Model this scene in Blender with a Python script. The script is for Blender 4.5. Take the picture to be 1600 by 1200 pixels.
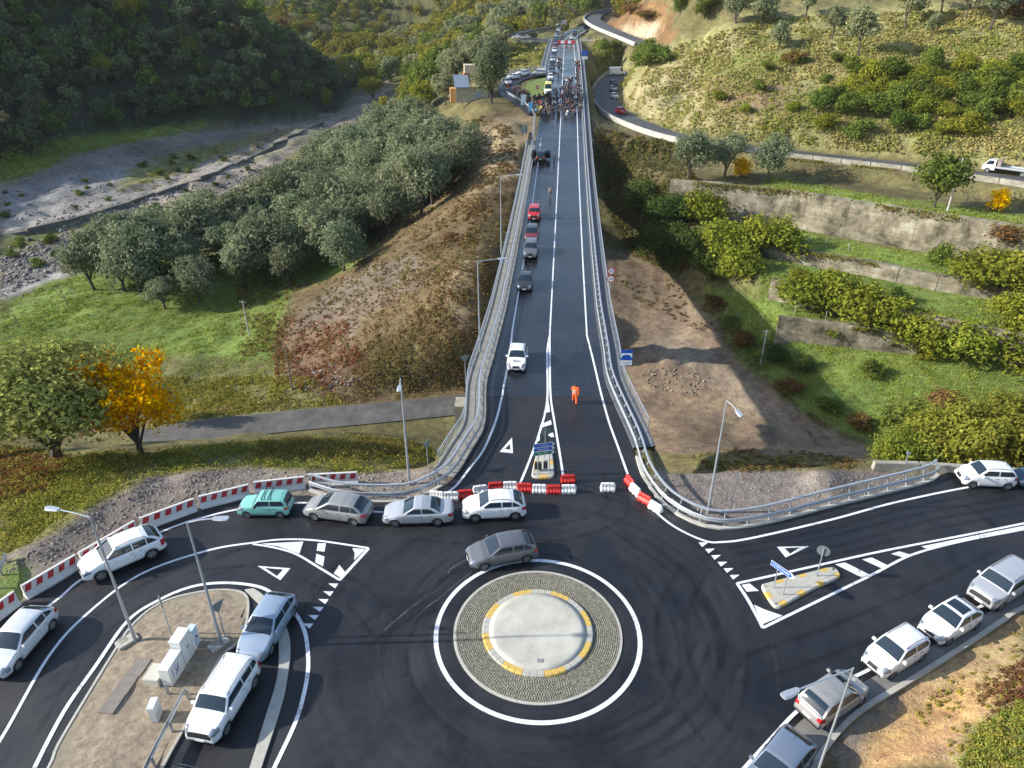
import bpy, bmesh, math, random
import numpy as np
from mathutils import Vector, Matrix
random.seed(7); RNG = np.random.default_rng(7)
SC = bpy.context.scene
for o in list(bpy.data.objects): bpy.data.objects.remove(o)
COL = SC.collection
R = math.radians
# ------------------------------------------------------------------ camera, sky, sun, exposure
H = 30.0; PITCH = R(29.0); FPX = 1109.0
cd = bpy.data.cameras.new('camera'); cam = bpy.data.objects.new('camera', cd); COL.objects.link(cam)
cam.location = (0, 0, H); cam.rotation_euler = (R(90) - PITCH, 0, 0)
cd.sensor_width = 36.0; cd.lens = FPX / 1600 * 36.0; cd.clip_end = 5000; cd.clip_start = 0.5
SC.camera = cam
SUN_EL, SUN_AZ = R(26), R(-92)            # azimuth measured clockwise from +Y: the sun stands to the left
w = bpy.data.worlds.new('World'); SC.world = w; w.use_nodes = True
nt = w.node_tree; nt.nodes.clear()
sky = nt.nodes.new('ShaderNodeTexSky'); sky.sky_type = 'NISHITA'; sky.sun_disc = False
sky.sun_elevation = SUN_EL; sky.sun_rotation = SUN_AZ; sky.altitude = 200; sky.air_density = 1.0; sky.dust_density = 1.2; sky.ozone_density = 1.0
bg = nt.nodes.new('ShaderNodeBackground'); bg.inputs[1].default_value = 0.15
wo = nt.nodes.new('ShaderNodeOutputWorld'); nt.links.new(sky.outputs[0], bg.inputs[0]); nt.links.new(bg.outputs[0], wo.inputs[0])
sl = bpy.data.lights.new('sun', 'SUN'); sun = bpy.data.objects.new('sun', sl); COL.objects.link(sun)
sl.energy = 4.4; sl.angle = R(0.6); sl.color = (1.0, 0.95, 0.87)
sd = Vector((math.sin(SUN_AZ) * math.cos(SUN_EL), math.cos(SUN_AZ) * math.cos(SUN_EL), math.sin(SUN_EL)))
sun.rotation_euler = sd.to_track_quat('Z', 'Y').to_euler(); sun.location = sd * 300
SC.view_settings.view_transform = 'Standard'; SC.view_settings.look = 'None'
SC.view_settings.exposure = 0.85; SC.view_settings.gamma = 1.0; SC.view_settings.use_curve_mapping = False
SC.cycles.max_bounces = 5; SC.cycles.diffuse_bounces = 2; SC.cycles.glossy_bounces = 2; SC.cycles.transmission_bounces = 3; SC.cycles.volume_bounces = 0
SC.cycles.use_denoising = True; SC.cycles.sample_clamp_indirect = 4.0
# ------------------------------------------------------------------ helpers
CP, SP = math.cos(PITCH), math.sin(PITCH)
def ray(px, py):
    a = (px - 800) / FPX; b = (600 - py) / FPX
    return (a, CP + b * SP, -SP + b * CP)
def gp(px, py, z=0.0):
    d = ray(px, py); t = (z - H) / d[2]
    return (d[0] * t, d[1] * t, z)
def gps(pts, z=0.0): return [gp(p[0], p[1], z) for p in pts]
def proj(x, y, z):
    zz = z - H; dep = y * CP - zz * SP; up = y * SP + zz * CP
    dep = np.maximum(dep, 0.1)
    return 800 + FPX * x / dep, 600 - FPX * up / dep, dep
MATS = {}
def sRGB(h):
    h = h.lstrip('#'); c = [int(h[i:i+2], 16) / 255 for i in (0, 2, 4)]
    return tuple(((v + .055) / 1.055) ** 2.4 if v > .04045 else v / 12.92 for v in c)
def mat(name, color, rough=0.6, metal=0.0, noise=0.0, scale=4.0, bump=0.0, coat=0.0, spec=None, attr=None, detail=4.0, emit=None):
    if name in MATS: return MATS[name]
    m = bpy.data.materials.new(name); m.use_nodes = True; MATS[name] = m
    t = m.node_tree; b = t.nodes['Principled BSDF']
    b.inputs['Base Color'].default_value = (*color[:3], 1); b.inputs['Roughness'].default_value = rough; b.inputs['Metallic'].default_value = metal
    if coat: b.inputs['Coat Weight'].default_value = coat; b.inputs['Coat Roughness'].default_value = 0.08
    if spec is not None: b.inputs['Specular IOR Level'].default_value = spec
    src = None
    if attr:
        a = t.nodes.new('ShaderNodeAttribute'); a.attribute_name = attr; src = a.outputs['Color']
        t.links.new(src, b.inputs['Base Color'])
    if noise or bump:
        tc = t.nodes.new('ShaderNodeTexCoord'); n = t.nodes.new('ShaderNodeTexNoise'); n.inputs['Scale'].default_value = scale
        n.inputs['Detail'].default_value = detail; n.inputs['Roughness'].default_value = 0.65
        t.links.new(tc.outputs['Object'], n.inputs['Vector'])
        if noise:
            r = t.nodes.new('ShaderNodeMapRange'); r.inputs[1].default_value = 0.25; r.inputs[2].default_value = 0.75
            r.inputs[3].default_value = 1 - noise; r.inputs[4].default_value = 1 + noise
            t.links.new(n.outputs['Fac'], r.inputs[0])
            mx = t.nodes.new('ShaderNodeVectorMath'); mx.operation = 'SCALE'
            if src is not None: t.links.new(src, mx.inputs[0])
            else: mx.inputs[0].default_value = color[:3]
            t.links.new(r.outputs[0], mx.inputs['Scale']); t.links.new(mx.outputs[0], b.inputs['Base Color'])
        if bump:
            bp = t.nodes.new('ShaderNodeBump'); bp.inputs['Strength'].default_value = bump; bp.inputs['Distance'].default_value = 0.05
            t.links.new(n.outputs['Fac'], bp.inputs['Height']); t.links.new(bp.outputs[0], b.inputs['Normal'])
    if emit: b.inputs['Emission Color'].default_value = (*emit[:3], 1); b.inputs['Emission Strength'].default_value = emit[3]
    return m
def mk(verts, faces, mats=None, smooth=False, midx=None, name='mesh'):
    me = bpy.data.meshes.new(name); me.from_pydata([tuple(v) for v in verts], [], [tuple(f) for f in faces])
    if mats is not None:
        for m in (mats if isinstance(mats, (list, tuple)) else [mats]): me.materials.append(m)
    if midx is not None: me.polygons.foreach_set('material_index', np.array(midx, dtype=np.int32))
    if smooth: me.polygons.foreach_set('use_smooth', np.ones(len(me.polygons), dtype=bool))
    me.update(); return me
def ob(name, me, parent=None, loc=None, rotz=None, label=None, cat=None, group=None, kind=None):
    o = bpy.data.objects.new(name, me); COL.objects.link(o)
    if parent is not None: o.parent = parent
    if loc is not None: o.location = loc
    if rotz is not None: o.rotation_euler = (0, 0, rotz)
    if label: o['label'] = label
    if cat: o['category'] = cat
    if group: o['group'] = group
    if kind: o['kind'] = kind
    return o
def empty(name, loc, rotz=0.0, label=None, cat=None, group=None):
    return ob(name, None, None, loc, rotz, label, cat, group)
def fast_mesh(name, V, F, mats, cols=None, smooth=False, midx=None):
    """V (n,3) float, F (m,k) int: quick numpy mesh; cols per-face rgb -> corner colour attribute 'Col'"""
    V = np.ascontiguousarray(V, dtype=np.float32); F = np.ascontiguousarray(F, dtype=np.int32); m, k = F.shape
    me = bpy.data.meshes.new(name); me.vertices.add(len(V)); me.vertices.foreach_set('co', V.ravel())
    me.loops.add(m * k); me.loops.foreach_set('vertex_index', F.ravel())
    me.polygons.add(m); me.polygons.foreach_set('loop_start', np.arange(0, m * k, k, dtype=np.int32))
    if smooth: me.polygons.foreach_set('use_smooth', np.ones(m, dtype=bool))
    for q in (mats if isinstance(mats, (list, tuple)) else [mats]): me.materials.append(q)
    if midx is not None: me.polygons.foreach_set('material_index', np.ascontiguousarray(midx, dtype=np.int32))
    me.update(calc_edges=True)
    if cols is not None:
        a = me.attributes.new('Col', 'FLOAT_COLOR', 'CORNER')
        c = np.ones((m, k, 4), dtype=np.float32); c[:, :, :3] = np.asarray(cols, dtype=np.float32)[:, None, :]
        a.data.foreach_set('color', c.ravel())
    return me
class MB:
    """collects boxes, tubes and prisms into one mesh"""
    def __init__(s): s.v = []; s.f = []; s.mi = []
    def add(s, v, f, mi=0):
        n = len(s.v); s.v += [tuple(q) for q in v]; s.f += [tuple(i + n for i in q) for q in f]; s.mi += [mi] * len(f); return s
    def box(s, c, d, rz=0.0, mi=0, M=None, top=1.0):
        x, y, z = d[0] / 2, d[1] / 2, d[2] / 2; cs, sn = math.cos(rz), math.sin(rz); v = []
        for sz in (-1, 1):
            k = top if sz > 0 else 1.0
            for sx, sy in ((-1, -1), (1, -1), (1, 1), (-1, 1)):
                p = (sx * x * k, sy * y * k, sz * z)
                if M is not None: q = M @ Vector(p); p = (q.x, q.y, q.z); v.append((c[0] + p[0], c[1] + p[1], c[2] + p[2]))
                else: v.append((c[0] + p[0] * cs - p[1] * sn, c[1] + p[0] * sn + p[1] * cs, c[2] + p[2]))
        return s.add(v, [(0, 3, 2, 1), (4, 5, 6, 7), (0, 1, 5, 4), (1, 2, 6, 5), (2, 3, 7, 6), (3, 0, 4, 7)], mi)
    def tube(s, pts, r, n=6, mi=0, caps=True):
        P = [Vector(p) for p in pts]; rs = r if isinstance(r, (list, tuple)) else [r] * len(P); v = []
        for i, p in enumerate(P):
            d = (P[min(i + 1, len(P) - 1)] - P[max(i - 1, 0)]).normalized()
            a = d.cross(Vector((0, 0, 1))) if abs(d.z) < .95 else d.cross(Vector((1, 0, 0))); a.normalize(); b = d.cross(a)
            for k in range(n):
                t = 2 * math.pi * k / n; v.append(p + (a * math.cos(t) + b * math.sin(t)) * rs[i])
        f = [(i * n + k, (i + 1) * n + k, (i + 1) * n + (k + 1) % n, i * n + (k + 1) % n) for i in range(len(P) - 1) for k in range(n)]
        if caps: f += [tuple(range(n)), tuple(range((len(P) - 1) * n + n - 1, (len(P) - 1) * n - 1, -1))]
        return s.add(v, f, mi)
    def prism(s, poly, z0, z1, mi=0, side=None):
        n = len(poly); v = [(p[0], p[1], z0) for p in poly] + [(p[0], p[1], z1) for p in poly]
        A = sum(poly[i][0] * poly[(i + 1) % n][1] - poly[(i + 1) % n][0] * poly[i][1] for i in range(n))
        o = list(range(n)) if A > 0 else list(range(n - 1, -1, -1))
        s.add(v, [tuple(n + i for i in o)], mi)
        k = len(s.v) - 2 * n
        for a in range(n):
            i, j = o[a], o[(a + 1) % n]; s.f.append((k + i, k + j, k + n + j, k + n + i)); s.mi.append(mi if side is None else side)
        return s
    def mesh(s, mats, smooth=False): return mk(s.v, s.f, mats if mats is not None else [], smooth, s.mi)
    def ob(s, name, mats, parent=None, smooth=False, **k): return ob(name, s.mesh(mats, smooth), parent, **k)
def poly_in(px, py, poly):
    x = np.asarray(px); y = np.asarray(py); ins = np.zeros(x.shape, bool); n = len(poly)
    for i in range(n):
        x1, y1 = poly[i][:2]; x2, y2 = poly[(i + 1) % n][:2]
        c = (y1 > y) != (y2 > y)
        with np.errstate(divide='ignore', invalid='ignore'): xi = (x2 - x1) * (y - y1) / (y2 - y1 + 1e-12) + x1
        ins ^= c & (x < xi)
    return ins
def seg_dist(x, y, line):
    """distance to a polyline and signed side (+ = left of direction of travel)"""
    best = np.full(np.shape(x), 1e9); side = np.zeros(np.shape(x)); par = np.zeros(np.shape(x)); acc = 0.0
    for i in range(len(line) - 1):
        ax, ay = line[i][:2]; bx, by = line[i + 1][:2]; dx, dy = bx - ax, by - ay; L2 = dx * dx + dy * dy + 1e-12
        t = np.clip(((x - ax) * dx + (y - ay) * dy) / L2, 0, 1); ex, ey = x - ax - t * dx, y - ay - t * dy
        d = np.hypot(ex, ey); cr = dx * (y - ay) - dy * (x - ax); m = d < best
        best = np.where(m, d, best); side = np.where(m, np.sign(cr), side); par = np.where(m, acc + t * math.sqrt(L2), par); acc += math.sqrt(L2)
    return best, side, par
def sstep(x, a, b):
    t = np.clip((x - a) / (b - a), 0, 1); return t * t * (3 - 2 * t)
def vnoise(x, y, s, seed=0):
    """smooth value noise in [-1,1]"""
    x = np.asarray(x) / s + seed * 17.3; y = np.asarray(y) / s + seed * 9.1
    xi = np.floor(x); yi = np.floor(y); fx = x - xi; fy = y - yi; fx = fx * fx * (3 - 2 * fx); fy = fy * fy * (3 - 2 * fy)
    def h(a, b):
        q = np.sin(a * 127.1 + b * 311.7 + seed * 74.7) * 43758.5453; return (q - np.floor(q)) * 2 - 1
    return (h(xi, yi) * (1 - fx) + h(xi + 1, yi) * fx) * (1 - fy) + (h(xi, yi + 1) * (1 - fx) + h(xi + 1, yi + 1) * fx) * fy
def fbm(x, y, s, seed=0, o=4):
    a = 0; g = 1.0
    for k in range(o): a = a + g * vnoise(x, y, s, seed + k); s *= .5; g *= .55
    return a
def smooth_line(pts, n=8):
    """Catmull-Rom through pts (any dimension)"""
    P = [np.array(p, float) for p in pts]; out = []
    for i in range(len(P) - 1):
        p0, p1, p2, p3 = P[max(i - 1, 0)], P[i], P[i + 1], P[min(i + 2, len(P) - 1)]
        for k in range(n):
            t = k / n; out.append(.5 * ((2 * p1) + (p2 - p0) * t + (2 * p0 - 5 * p1 + 4 * p2 - p3) * t * t + (3 * p1 - p0 - 3 * p2 + p3) * t ** 3))
    out.append(P[-1]); return [tuple(p) for p in out]
def resample(line, step):
    P = np.array(line, float); d = np.r_[0, np.cumsum(np.linalg.norm(np.diff(P[:, :2], axis=0), axis=1))]
    n = max(1, int(round(d[-1] / step))); t = np.linspace(0, d[-1], n + 1)
    return [tuple(np.interp(q, d, P[:, k]) for k in range(P.shape[1])) for q in t]
def offset(line, d):
    """offset to the left of travel by d (xy), keeps z"""
    P = np.array(line, float); T = np.gradient(P[:, :2], axis=0); T /= np.linalg.norm(T, axis=1)[:, None] + 1e-9
    Q = P.copy(); Q[:, 0] += -T[:, 1] * d; Q[:, 1] += T[:, 0] * d; return [tuple(q) for q in Q]
def ribbon(line, a, b, dz=0.0):
    """quads between offsets a and b (left +) of a 3D line"""
    A = offset(line, a); B = offset(line, b); n = len(A)
    v = [(p[0], p[1], p[2] + dz) for p in A] + [(p[0], p[1], p[2] + dz) for p in B]
    f = [(i, n + i, n + i + 1, i + 1) if a > b else (i, i + 1, n + i + 1, n + i) for i in range(n - 1)]
    return v, f
def profile_sweep(line, prof):
    """sweep a list of (left offset, z) along a 3D line"""
    n = len(line); V = []; F = []; m = len(prof); offs = [offset(line, p[0]) for p in prof]
    for i in range(n):
        for k in range(m): q = offs[k][i]; V.append((q[0], q[1], q[2] + prof[k][1]))
    for i in range(n - 1):
        for k in range(m - 1): F.append((i * m + k, i * m + k + 1, (i + 1) * m + k + 1, (i + 1) * m + k))
    return V, F
def fill_poly(poly, z=0.0):
    from mathutils.geometry import tessellate_polygon
    P = [Vector((p[0], p[1], 0)) for p in poly]; tri = tessellate_polygon([P]); v = [(p[0], p[1], z) for p in poly]; f = []
    for t in tri:
        a, b, c = (P[i] for i in t); f.append(t if (b - a).cross(c - a).z > 0 else t[::-1])
    return v, f
# ------------------------------------------------------------------ the main road: centre line and heights
EY = [(0, 0), (85, 0), (100, .25), (117, .9), (133, 1.9), (147, 3.1), (165, 4.7), (199, 7.6), (233, 9.8), (280, 11.0), (327, 11.5), (400, 13.5), (520, 18)]
def ez(y): return np.interp(y, [q[0] - 0 for q in EY], [q[1] for q in EY])
def cx(y):
    y = np.asarray(y, float); return 3.97 + .0688 * (y - 68) + np.where(y > 320, .0016 * (y - 320) ** 2, 0)
def road_pt(px, py):
    z = 0.0
    for _ in range(30): p = gp(px, py, z); z = z * .4 + float(ez(p[1])) * .6
    return (p[0], p[1], float(ez(p[1])))
ROADC = [(float(cx(y)), float(y), float(ez(y))) for y in list(np.arange(52, 340, 4.0)) + list(np.arange(340, 470, 6.0))]
# upper road along the hillside on the right
UPZ = 3.2
UPPX = [(1760, 312), (1600, 284), (1450, 264), (1300, 247), (1200, 236), (1120, 226), (1060, 215), (1010, 199), (970, 181), (950, 163), (944, 146), (950, 131), (963, 118), (985, 108)]
UPRD = [gp(a, b, UPZ + (0 if b > 150 else (150 - b) * .01)) for a, b in UPPX]
UPRD = resample(smooth_line(UPRD, 6), 3.0)
# road passing under the bridge
LOWPX = [(215, 690, -16.6), (300, 673, -16.5), (450, 657, -16.3), (600, 643, -16.2), (770, 626, -16.2)]
LOW = [gp(a, b, c) for a, b, c in LOWPX]
LOW = resample(smooth_line(LOW, 6), 2.0)
def pr(px, py): return road_pt(px, py)
LOOP = smooth_line([pr(862, 113), pr(840, 117), pr(815, 121), pr(798, 128), pr(793, 138), pr(800, 150), pr(818, 160), pr(840, 178)], 5)
LOOP = [(p[0], p[1], float(ez(p[1])) + .02) for p in LOOP]
SIDE = smooth_line([pr(868, 64), pr(840, 61), pr(812, 58), pr(800, 54), pr(830, 47), pr(865, 42)], 5); SIDE = [(p[0], p[1], float(ez(p[1])) + .03) for p in SIDE]
RAMP = smooth_line([gp(1010, 72, 11.8), gp(985, 62, 12.5), gp(960, 52, 13.8), gp(938, 42, 15.0), gp(925, 30, 16.5), gp(940, 20, 18), gp(975, 14, 19.5)], 5)
# ------------------------------------------------------------------ terrain
CPX = [ # (px, py, z): seen points of the ground and the height they lie at
 (300,480,-17.5),(150,430,-18),(200,520,-17.5),(400,480,-17),(60,480,-18),(330,570,-17),(440,560,-16.6),(30,540,-18),
 (300,670,-16.5),(500,650,-16.3),(700,628,-16.2),(400,625,-16.6),(120,690,-16.8),
 (110,712,-7.5),(230,705,-7.5),(330,712,-7.0),(450,712,-7.2),(600,700,-7.5),(20,725,-7.5),(-60,740,-7.5),(30,790,-3.0),(-80,830,-3.0),(-150,900,-2),
 (560,622,-15.6),(450,600,-16.3),(650,500,-9),(640,580,-13.5),(560,480,-12),(480,450,-15),(600,400,-8),(740,400,-3.2),(720,500,-8),(730,560,-12.5),(690,420,-5),(770,300,0),(780,250,1.6),(770,205,4.0),
 (700,300,-5.5),(620,350,-9.5),(680,360,-5.5),(520,420,-15),
 (450,420,-16.5),(550,350,-14),(600,260,-12),(500,300,-14.5),(650,220,-8),(700,200,-1),(720,165,4.5),(740,158,5),(770,175,5.5),(380,380,-16),(250,420,-16.8),
 (50,400,-18.5),(20,330,-18.5),(150,330,-18.5),(250,300,-18.5),(350,230,-18.5),(450,195,-18),(540,150,-17.5),(200,250,-17.5),(150,228,-15),(230,205,-15),(60,262,-15),(120,360,-18.3),(400,300,-17.5),(460,240,-17.5),
 (600,110,-14),(700,105,-5),(640,80,-11),(650,150,-9),(560,180,-15.5),(620,190,-12),(780,75,9),(820,90,10),(760,110,7),
 (1000,640,-16.6),(1100,600,-16.6),(1200,690,-16.6),(1300,690,-16.4),(1050,450,-13.5),(985,420,-12),(962,350,-8.5),(1000,500,-15),(1040,560,-16.2),(936,300,-4.5),(932,260,-1.5),(1000,364,-9.7),(975,300,-5),(1020,340,-7),(1060,400,-10.5),(1120,470,-13.4),(1180,560,-15.4),
 (1100,290,-.5),(1060,270,1),(1020,250,1.5),(1060,340,-6),(1120,390,-8.5),
 (1320,600,-13.6),(1450,590,-12.8),(1560,600,-12.4),(1400,690,-15.4),(1520,700,-12),(1640,690,-11),
 (1200,716,-12.5),(1080,710,-12),(1300,714,-12),
 (1470,1075,.35),(1560,1010,.5),(1600,960,.4),(1480,1150,1.3),(1560,1120,1.6),(1600,1200,3.2),(1700,1100,3.5),(1400,1190,.7),(1500,1250,2.4)]
CW = [(0,62,-16.3),(8,70,-16.5),(3,85,-15),(5,100,-12),(6,113,-8.5),(8,127,-5.5),(9,140,-2.8),(10,150,.8),(-90,30,-6),(-90,60,-14),(-130,100,-18),(-180,150,-19),(-260,160,-15),(-60,5,-1),(-40,-30,0),(40,-30,2),(80,10,5),(95,40,-4),(110,70,-11),
 (-90,420,-14),(-50,470,-8),(0,480,3),(60,450,15),(-150,560,2),(-30,600,26),(-30,540,12),(60,560,34),(150,560,46),(-300,650,30),(0,800,62),(300,700,66),(-150,800,62),(-60,660,44),(100,700,58),(-400,800,62),
 (24,380,13),(10,380,10),(45,380,14),(16,330,11),(-20,330,3),(-20,400,0),(40,300,11),(60,330,20)]
cpts = np.array([gp(a, b, c) for a, b, c in CPX] + CW)
for y in range(150, 330, 20):
    e = float(ez(y)); c = float(cx(y)); cpts = np.vstack([cpts, [(c - 8, y, e - .5), (c, y, e - .4), (c + 6.5, y, e - .6)]])
# hillside above the upper road
for x, y, z in UPRD[::3]: cpts = np.vstack([cpts, [(x, y, z - .1)]])
def hill_pt(px, d, slope): # point d metres behind the upper road at that column
    i = int(np.argmin([abs(proj(np.array(q[0]), np.array(q[1]), np.array(q[2]))[0] - px) for q in UPRD])); q = UPRD[i]
    L = math.hypot(q[0], q[1]); return (q[0] + q[0] / L * d, q[1] + q[1] / L * d, q[2] + 1.2 + slope * d)
HP = []
for px in (1090, 1200, 1300, 1400, 1500, 1600, 1720):
    for d in (6, 25, 50, 80, 130, 200): HP.append(hill_pt(px, d, .36 if d < 100 else .30))
HP += [gp(1010, 150, 7.4), gp(1003, 120, 10.5), gp(1008, 95, 13.0), gp(1040, 62, 17.5), gp(1060, 100, 13.2), gp(1090, 150, 8), gp(1060, 180, 5.2), gp(1100, 70, 17), gp(1020, 70, 15.5)]
cpts = np.vstack([cpts, HP])
def rbf(P, Z, c=5.0):
    D = np.sqrt(((P[:, None] - P[None]) ** 2).sum(-1) + c * c); n = len(P)
    A = np.zeros((n + 3, n + 3)); A[:n, :n] = D + np.eye(n) * -.4; B = np.c_[np.ones(n), P / 100]; A[:n, n:] = B; A[n:, :n] = B.T
    s = np.linalg.solve(A, np.r_[Z, 0, 0, 0]); return s
RB = rbf(cpts[:, :2], cpts[:, 2])
def base_z(x, y):
    out = np.zeros(len(x))
    for i in range(0, len(x), 20000):
        X = x[i:i+20000]; Y = y[i:i+20000]
        D = np.sqrt((X[:, None] - cpts[None, :, 0]) ** 2 + (Y[:, None] - cpts[None, :, 1]) ** 2 + 25.0)
        n = len(cpts); out[i:i+20000] = D @ RB[:n] + RB[n] + RB[n+1] * X / 100 + RB[n+2] * Y / 100
    return out
FOOT = [gp(-260, 300, -15), gp(-100, 282, -15), gp(50, 262, -15), gp(140, 222, -15), gp(250, 196, -15), gp(400, 186, -15.5), gp(500, 178, -16), gp(548, 150, -16), (-105, 450, -14), (-170, 500, -10), (-300, 540, 0)]
FLAT = gps([(-420,1180),(-420,1000),(-200,990),(0,880),(60,848),(150,788),(250,742),(400,728),(560,736),(660,735),(700,712),(728,660),(748,622),(982,622),(1005,680),(1040,742),(1100,742),(1180,733),(1290,733),(1360,726),(1760,748),(1760,900),(1600,948),(1561,970),(1496,1013),(1405,1070),(1348,1104),(1309,1138),(1263,1200),(1180,1330),(400,1600),(-420,1500)])
FLATP = [(p[0], p[1]) for p in FLAT]
# terrace walls on the right: lines in plan (drawn left to right) with base and top heights
def wall_line(pts, z): return [gp(a, b, z)[:2] for a, b in pts]
WALLS = [(wall_line([(1185,523),(1300,537),(1420,551),(1600,578)], -12.6), -12.6, -9.7),
         (wall_line([(1190,462),(1300,487),(1420,520),(1600,560)], -9.7), -9.7, -6.9),
         (wall_line([(1185,401),(1330,424),(1430,446),(1530,462),(1640,480)], -6.9), -6.9, -4.9),
         (wall_line([(1140,342),(1230,352),(1300,366),(1500,402),(1640,428)], -4.9), -4.9, .9),
         (wall_line([(1225,266),(1300,275),(1450,292),(1640,315)], .9), .9, 3.15)]
def wy(line, x): 
    X = [p[0] for p in line]; Y = [p[1] for p in line]
    s0 = (Y[1] - Y[0]) / (X[1] - X[0]); s1 = (Y[-1] - Y[-2]) / (X[-1] - X[-2])
    return np.where(x < X[0], Y[0] + (x - X[0]) * s0, np.where(x > X[-1], Y[-1] + (x - X[-1]) * s1, np.interp(x, X, Y)))
def terrain(x, y):
    z = base_z(x, y)
    # terraces
    t = np.full(x.shape, -12.6); 
    for ln, a, b in WALLS: t = t + (b - a) * sstep(y - wy(ln, x), .15, .75)
    d, s, _ = seg_dist(x, y, UPRD)
    wl = WALLS[0][0]; inside = sstep(y - wy(wl, x), -6, 0) * sstep(x - (27 + (118 - y) * .28), 0, 5)
    back = sstep(y - wy(WALLS[4][0], x), 3, 7); inside = inside * (1 - back)
    z = z * (1 - inside) + t * inside
    # wooded hill on the left
    d, s, _ = seg_dist(x, y, FOOT); hh = np.where(s > 0, d, -d)
    hz = -15.5 + .80 * np.maximum(hh, 0) ** 1.0; cap = 46 - 40 * sstep(y, 295, 420); hz = np.where(hz > cap, cap + 14 * (1 - np.exp(-(hz - cap) / 40)), hz) + sstep(hh, 4, 30) * fbm(x, y, 34, 3, 3) * 3.2
    z = np.where(hh > 0, np.maximum(z * 0 + hz, np.minimum(z, -13)), z)
    nz = fbm(x, y, 9, 1, 4) * .35 + fbm(x, y, 2.2, 5, 2) * .10
    far = sstep(np.hypot(x, y), 60, 300)
    z = z + nz * (1 + 2.2 * far) * (1 - inside * .75)
    rb = (1 - sstep(z, -16.8, -15.2)) * sstep(y, 110, 140) * (x < -20); z = z + rb * (fbm(x, y, 7, 81, 4) * .55 + fbm(x, y, 2.5, 85, 2) * .2)
    # upper road bench
    d, s, par = seg_dist(x, y, UPRD); uz = np.interp(par, np.linspace(0, par.max(), 40), np.interp(np.linspace(0, len(UPRD) - 1, 40), range(len(UPRD)), [q[2] for q in UPRD])) - .12
    wgt = 1 - sstep(d, 4.6, 7.0); z = z * (1 - wgt) + uz * wgt
    # bed of the road under the bridge
    d, s, par = seg_dist(x, y, LOW); lz = np.interp(x, [q[0] for q in LOW], [q[2] for q in LOW]) - .1; wgt = 1 - sstep(d, 4.0, 7.0); z = z * (1 - wgt) + lz * wgt
    # main road embankment behind the bridge
    e = ez(y) - .35; dx = np.abs(x - cx(y)); wgt = (1 - sstep(dx, 7.0, 9.5)) * sstep(y, 150, 156); z = z * (1 - wgt) + e * wgt
    for ln, r0, r1, dz in ((LOOP, 7.0, 11.0, .22), (SIDE, 4.2, 7.5, .25)):
        d, s, _ = seg_dist(x, y, ln); wgt = (1 - sstep(d, r0, r1)) * sstep(y, 150, 158); z = z * (1 - wgt) + (ez(y) - dz) * wgt
    d, s, par = seg_dist(x, y, RAMP); L_ = np.r_[0, np.cumsum([math.dist(RAMP[i][:2], RAMP[i+1][:2]) for i in range(len(RAMP)-1)])]; rz = np.interp(par, L_, [q[2] for q in RAMP]) - .05; wgt = 1 - sstep(d, 5.2, 10.0); z = z * (1 - wgt) + rz * wgt
    e = ez(y) - .35; wgt = (1 - sstep(dx, 7.0, 8.0)) * sstep(y, 150, 156); z = z * (1 - wgt) + e * wgt
    # under the deck the ground never comes up through it
    under = (dx < 7.6) & (y > 54) & (y <= 150); z = np.where(under, np.minimum(z, e - 1.6), z)
    # roundabout platform
    ins = poly_in(x, y, FLATP); dd, _, _ = seg_dist(x, y, FLATP + FLATP[:1]); dd = np.where(ins, 0, dd); wgt = 1 - sstep(dd, 0.2, 3.2)
    z = z * (1 - wgt) + (-.09) * wgt
    g = np.exp(-(((x - MND[0]) / 5.5) ** 2 + ((y - MND[1]) / 3.2) ** 2)); z = z + 1.5 * g * (1 + .35 * fbm(x, y, 1.6, 11, 3))
    for (mx, my, mh, mr) in SMALLM: z = z + mh * np.exp(-(((x - mx) ** 2 + (y - my) ** 2) / mr ** 2)) * (1 + .4 * fbm(x, y, .8, 13, 2))
    return np.minimum(z, 68.0)
MND = gp(1040, 562, -16.0)
SMALLM = [(*gp(1300, 752)[:2], .7, 1.3), (*gp(1270, 756)[:2], .4, 1.2), (*gp(120, 815)[:2], .55, 1.6), (*gp(210, 765)[:2], .6, 1.5), (*gp(60, 862)[:2], .5, 1.5), (*gp(300, 745)[:2], .45, 1.3), (*gp(480, 745)[:2], .35, 1.5), (*gp(668, 745)[:2], .6, .9), (*gp(1190, 640, -13)[:2], 1.2, 2.2), (*gp(1255, 645, -13)[:2], 1.4, 2.0)]
def axis(segs):
    a = [segs[0][0]]
    for s, e, st in segs:
        n = int(round((e - s) / st)); a += list(s + (e - s) * (np.arange(1, n + 1) / n))
    return np.array(a)
GX = axis([(-620, -330, 12), (-330, -130, 3.0), (-130, -66, 1.3), (-66, 88, .62), (88, 140, 1.6), (140, 420, 10)])
GY = axis([(-60, 8, 4), (8, 30, .9), (30, 142, .62), (142, 260, 1.5), (260, 420, 3), (420, 900, 9)])
XX, YY = np.meshgrid(GX, GY); ZZ = terrain(XX.ravel(), YY.ravel()).reshape(XX.shape)
def tz(x, y):
    x = np.asarray(x, float); y = np.asarray(y, float)
    i = np.clip(np.searchsorted(GX, x) - 1, 0, len(GX) - 2); j = np.clip(np.searchsorted(GY, y) - 1, 0, len(GY) - 2)
    u = np.clip((x - GX[i]) / (GX[i+1] - GX[i]), 0, 1); v = np.clip((y - GY[j]) / (GY[j+1] - GY[j]), 0, 1)
    return (ZZ[j, i] * (1 - u) + ZZ[j, i+1] * u) * (1 - v) + (ZZ[j+1, i] * (1 - u) + ZZ[j+1, i+1] * u) * v
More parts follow.
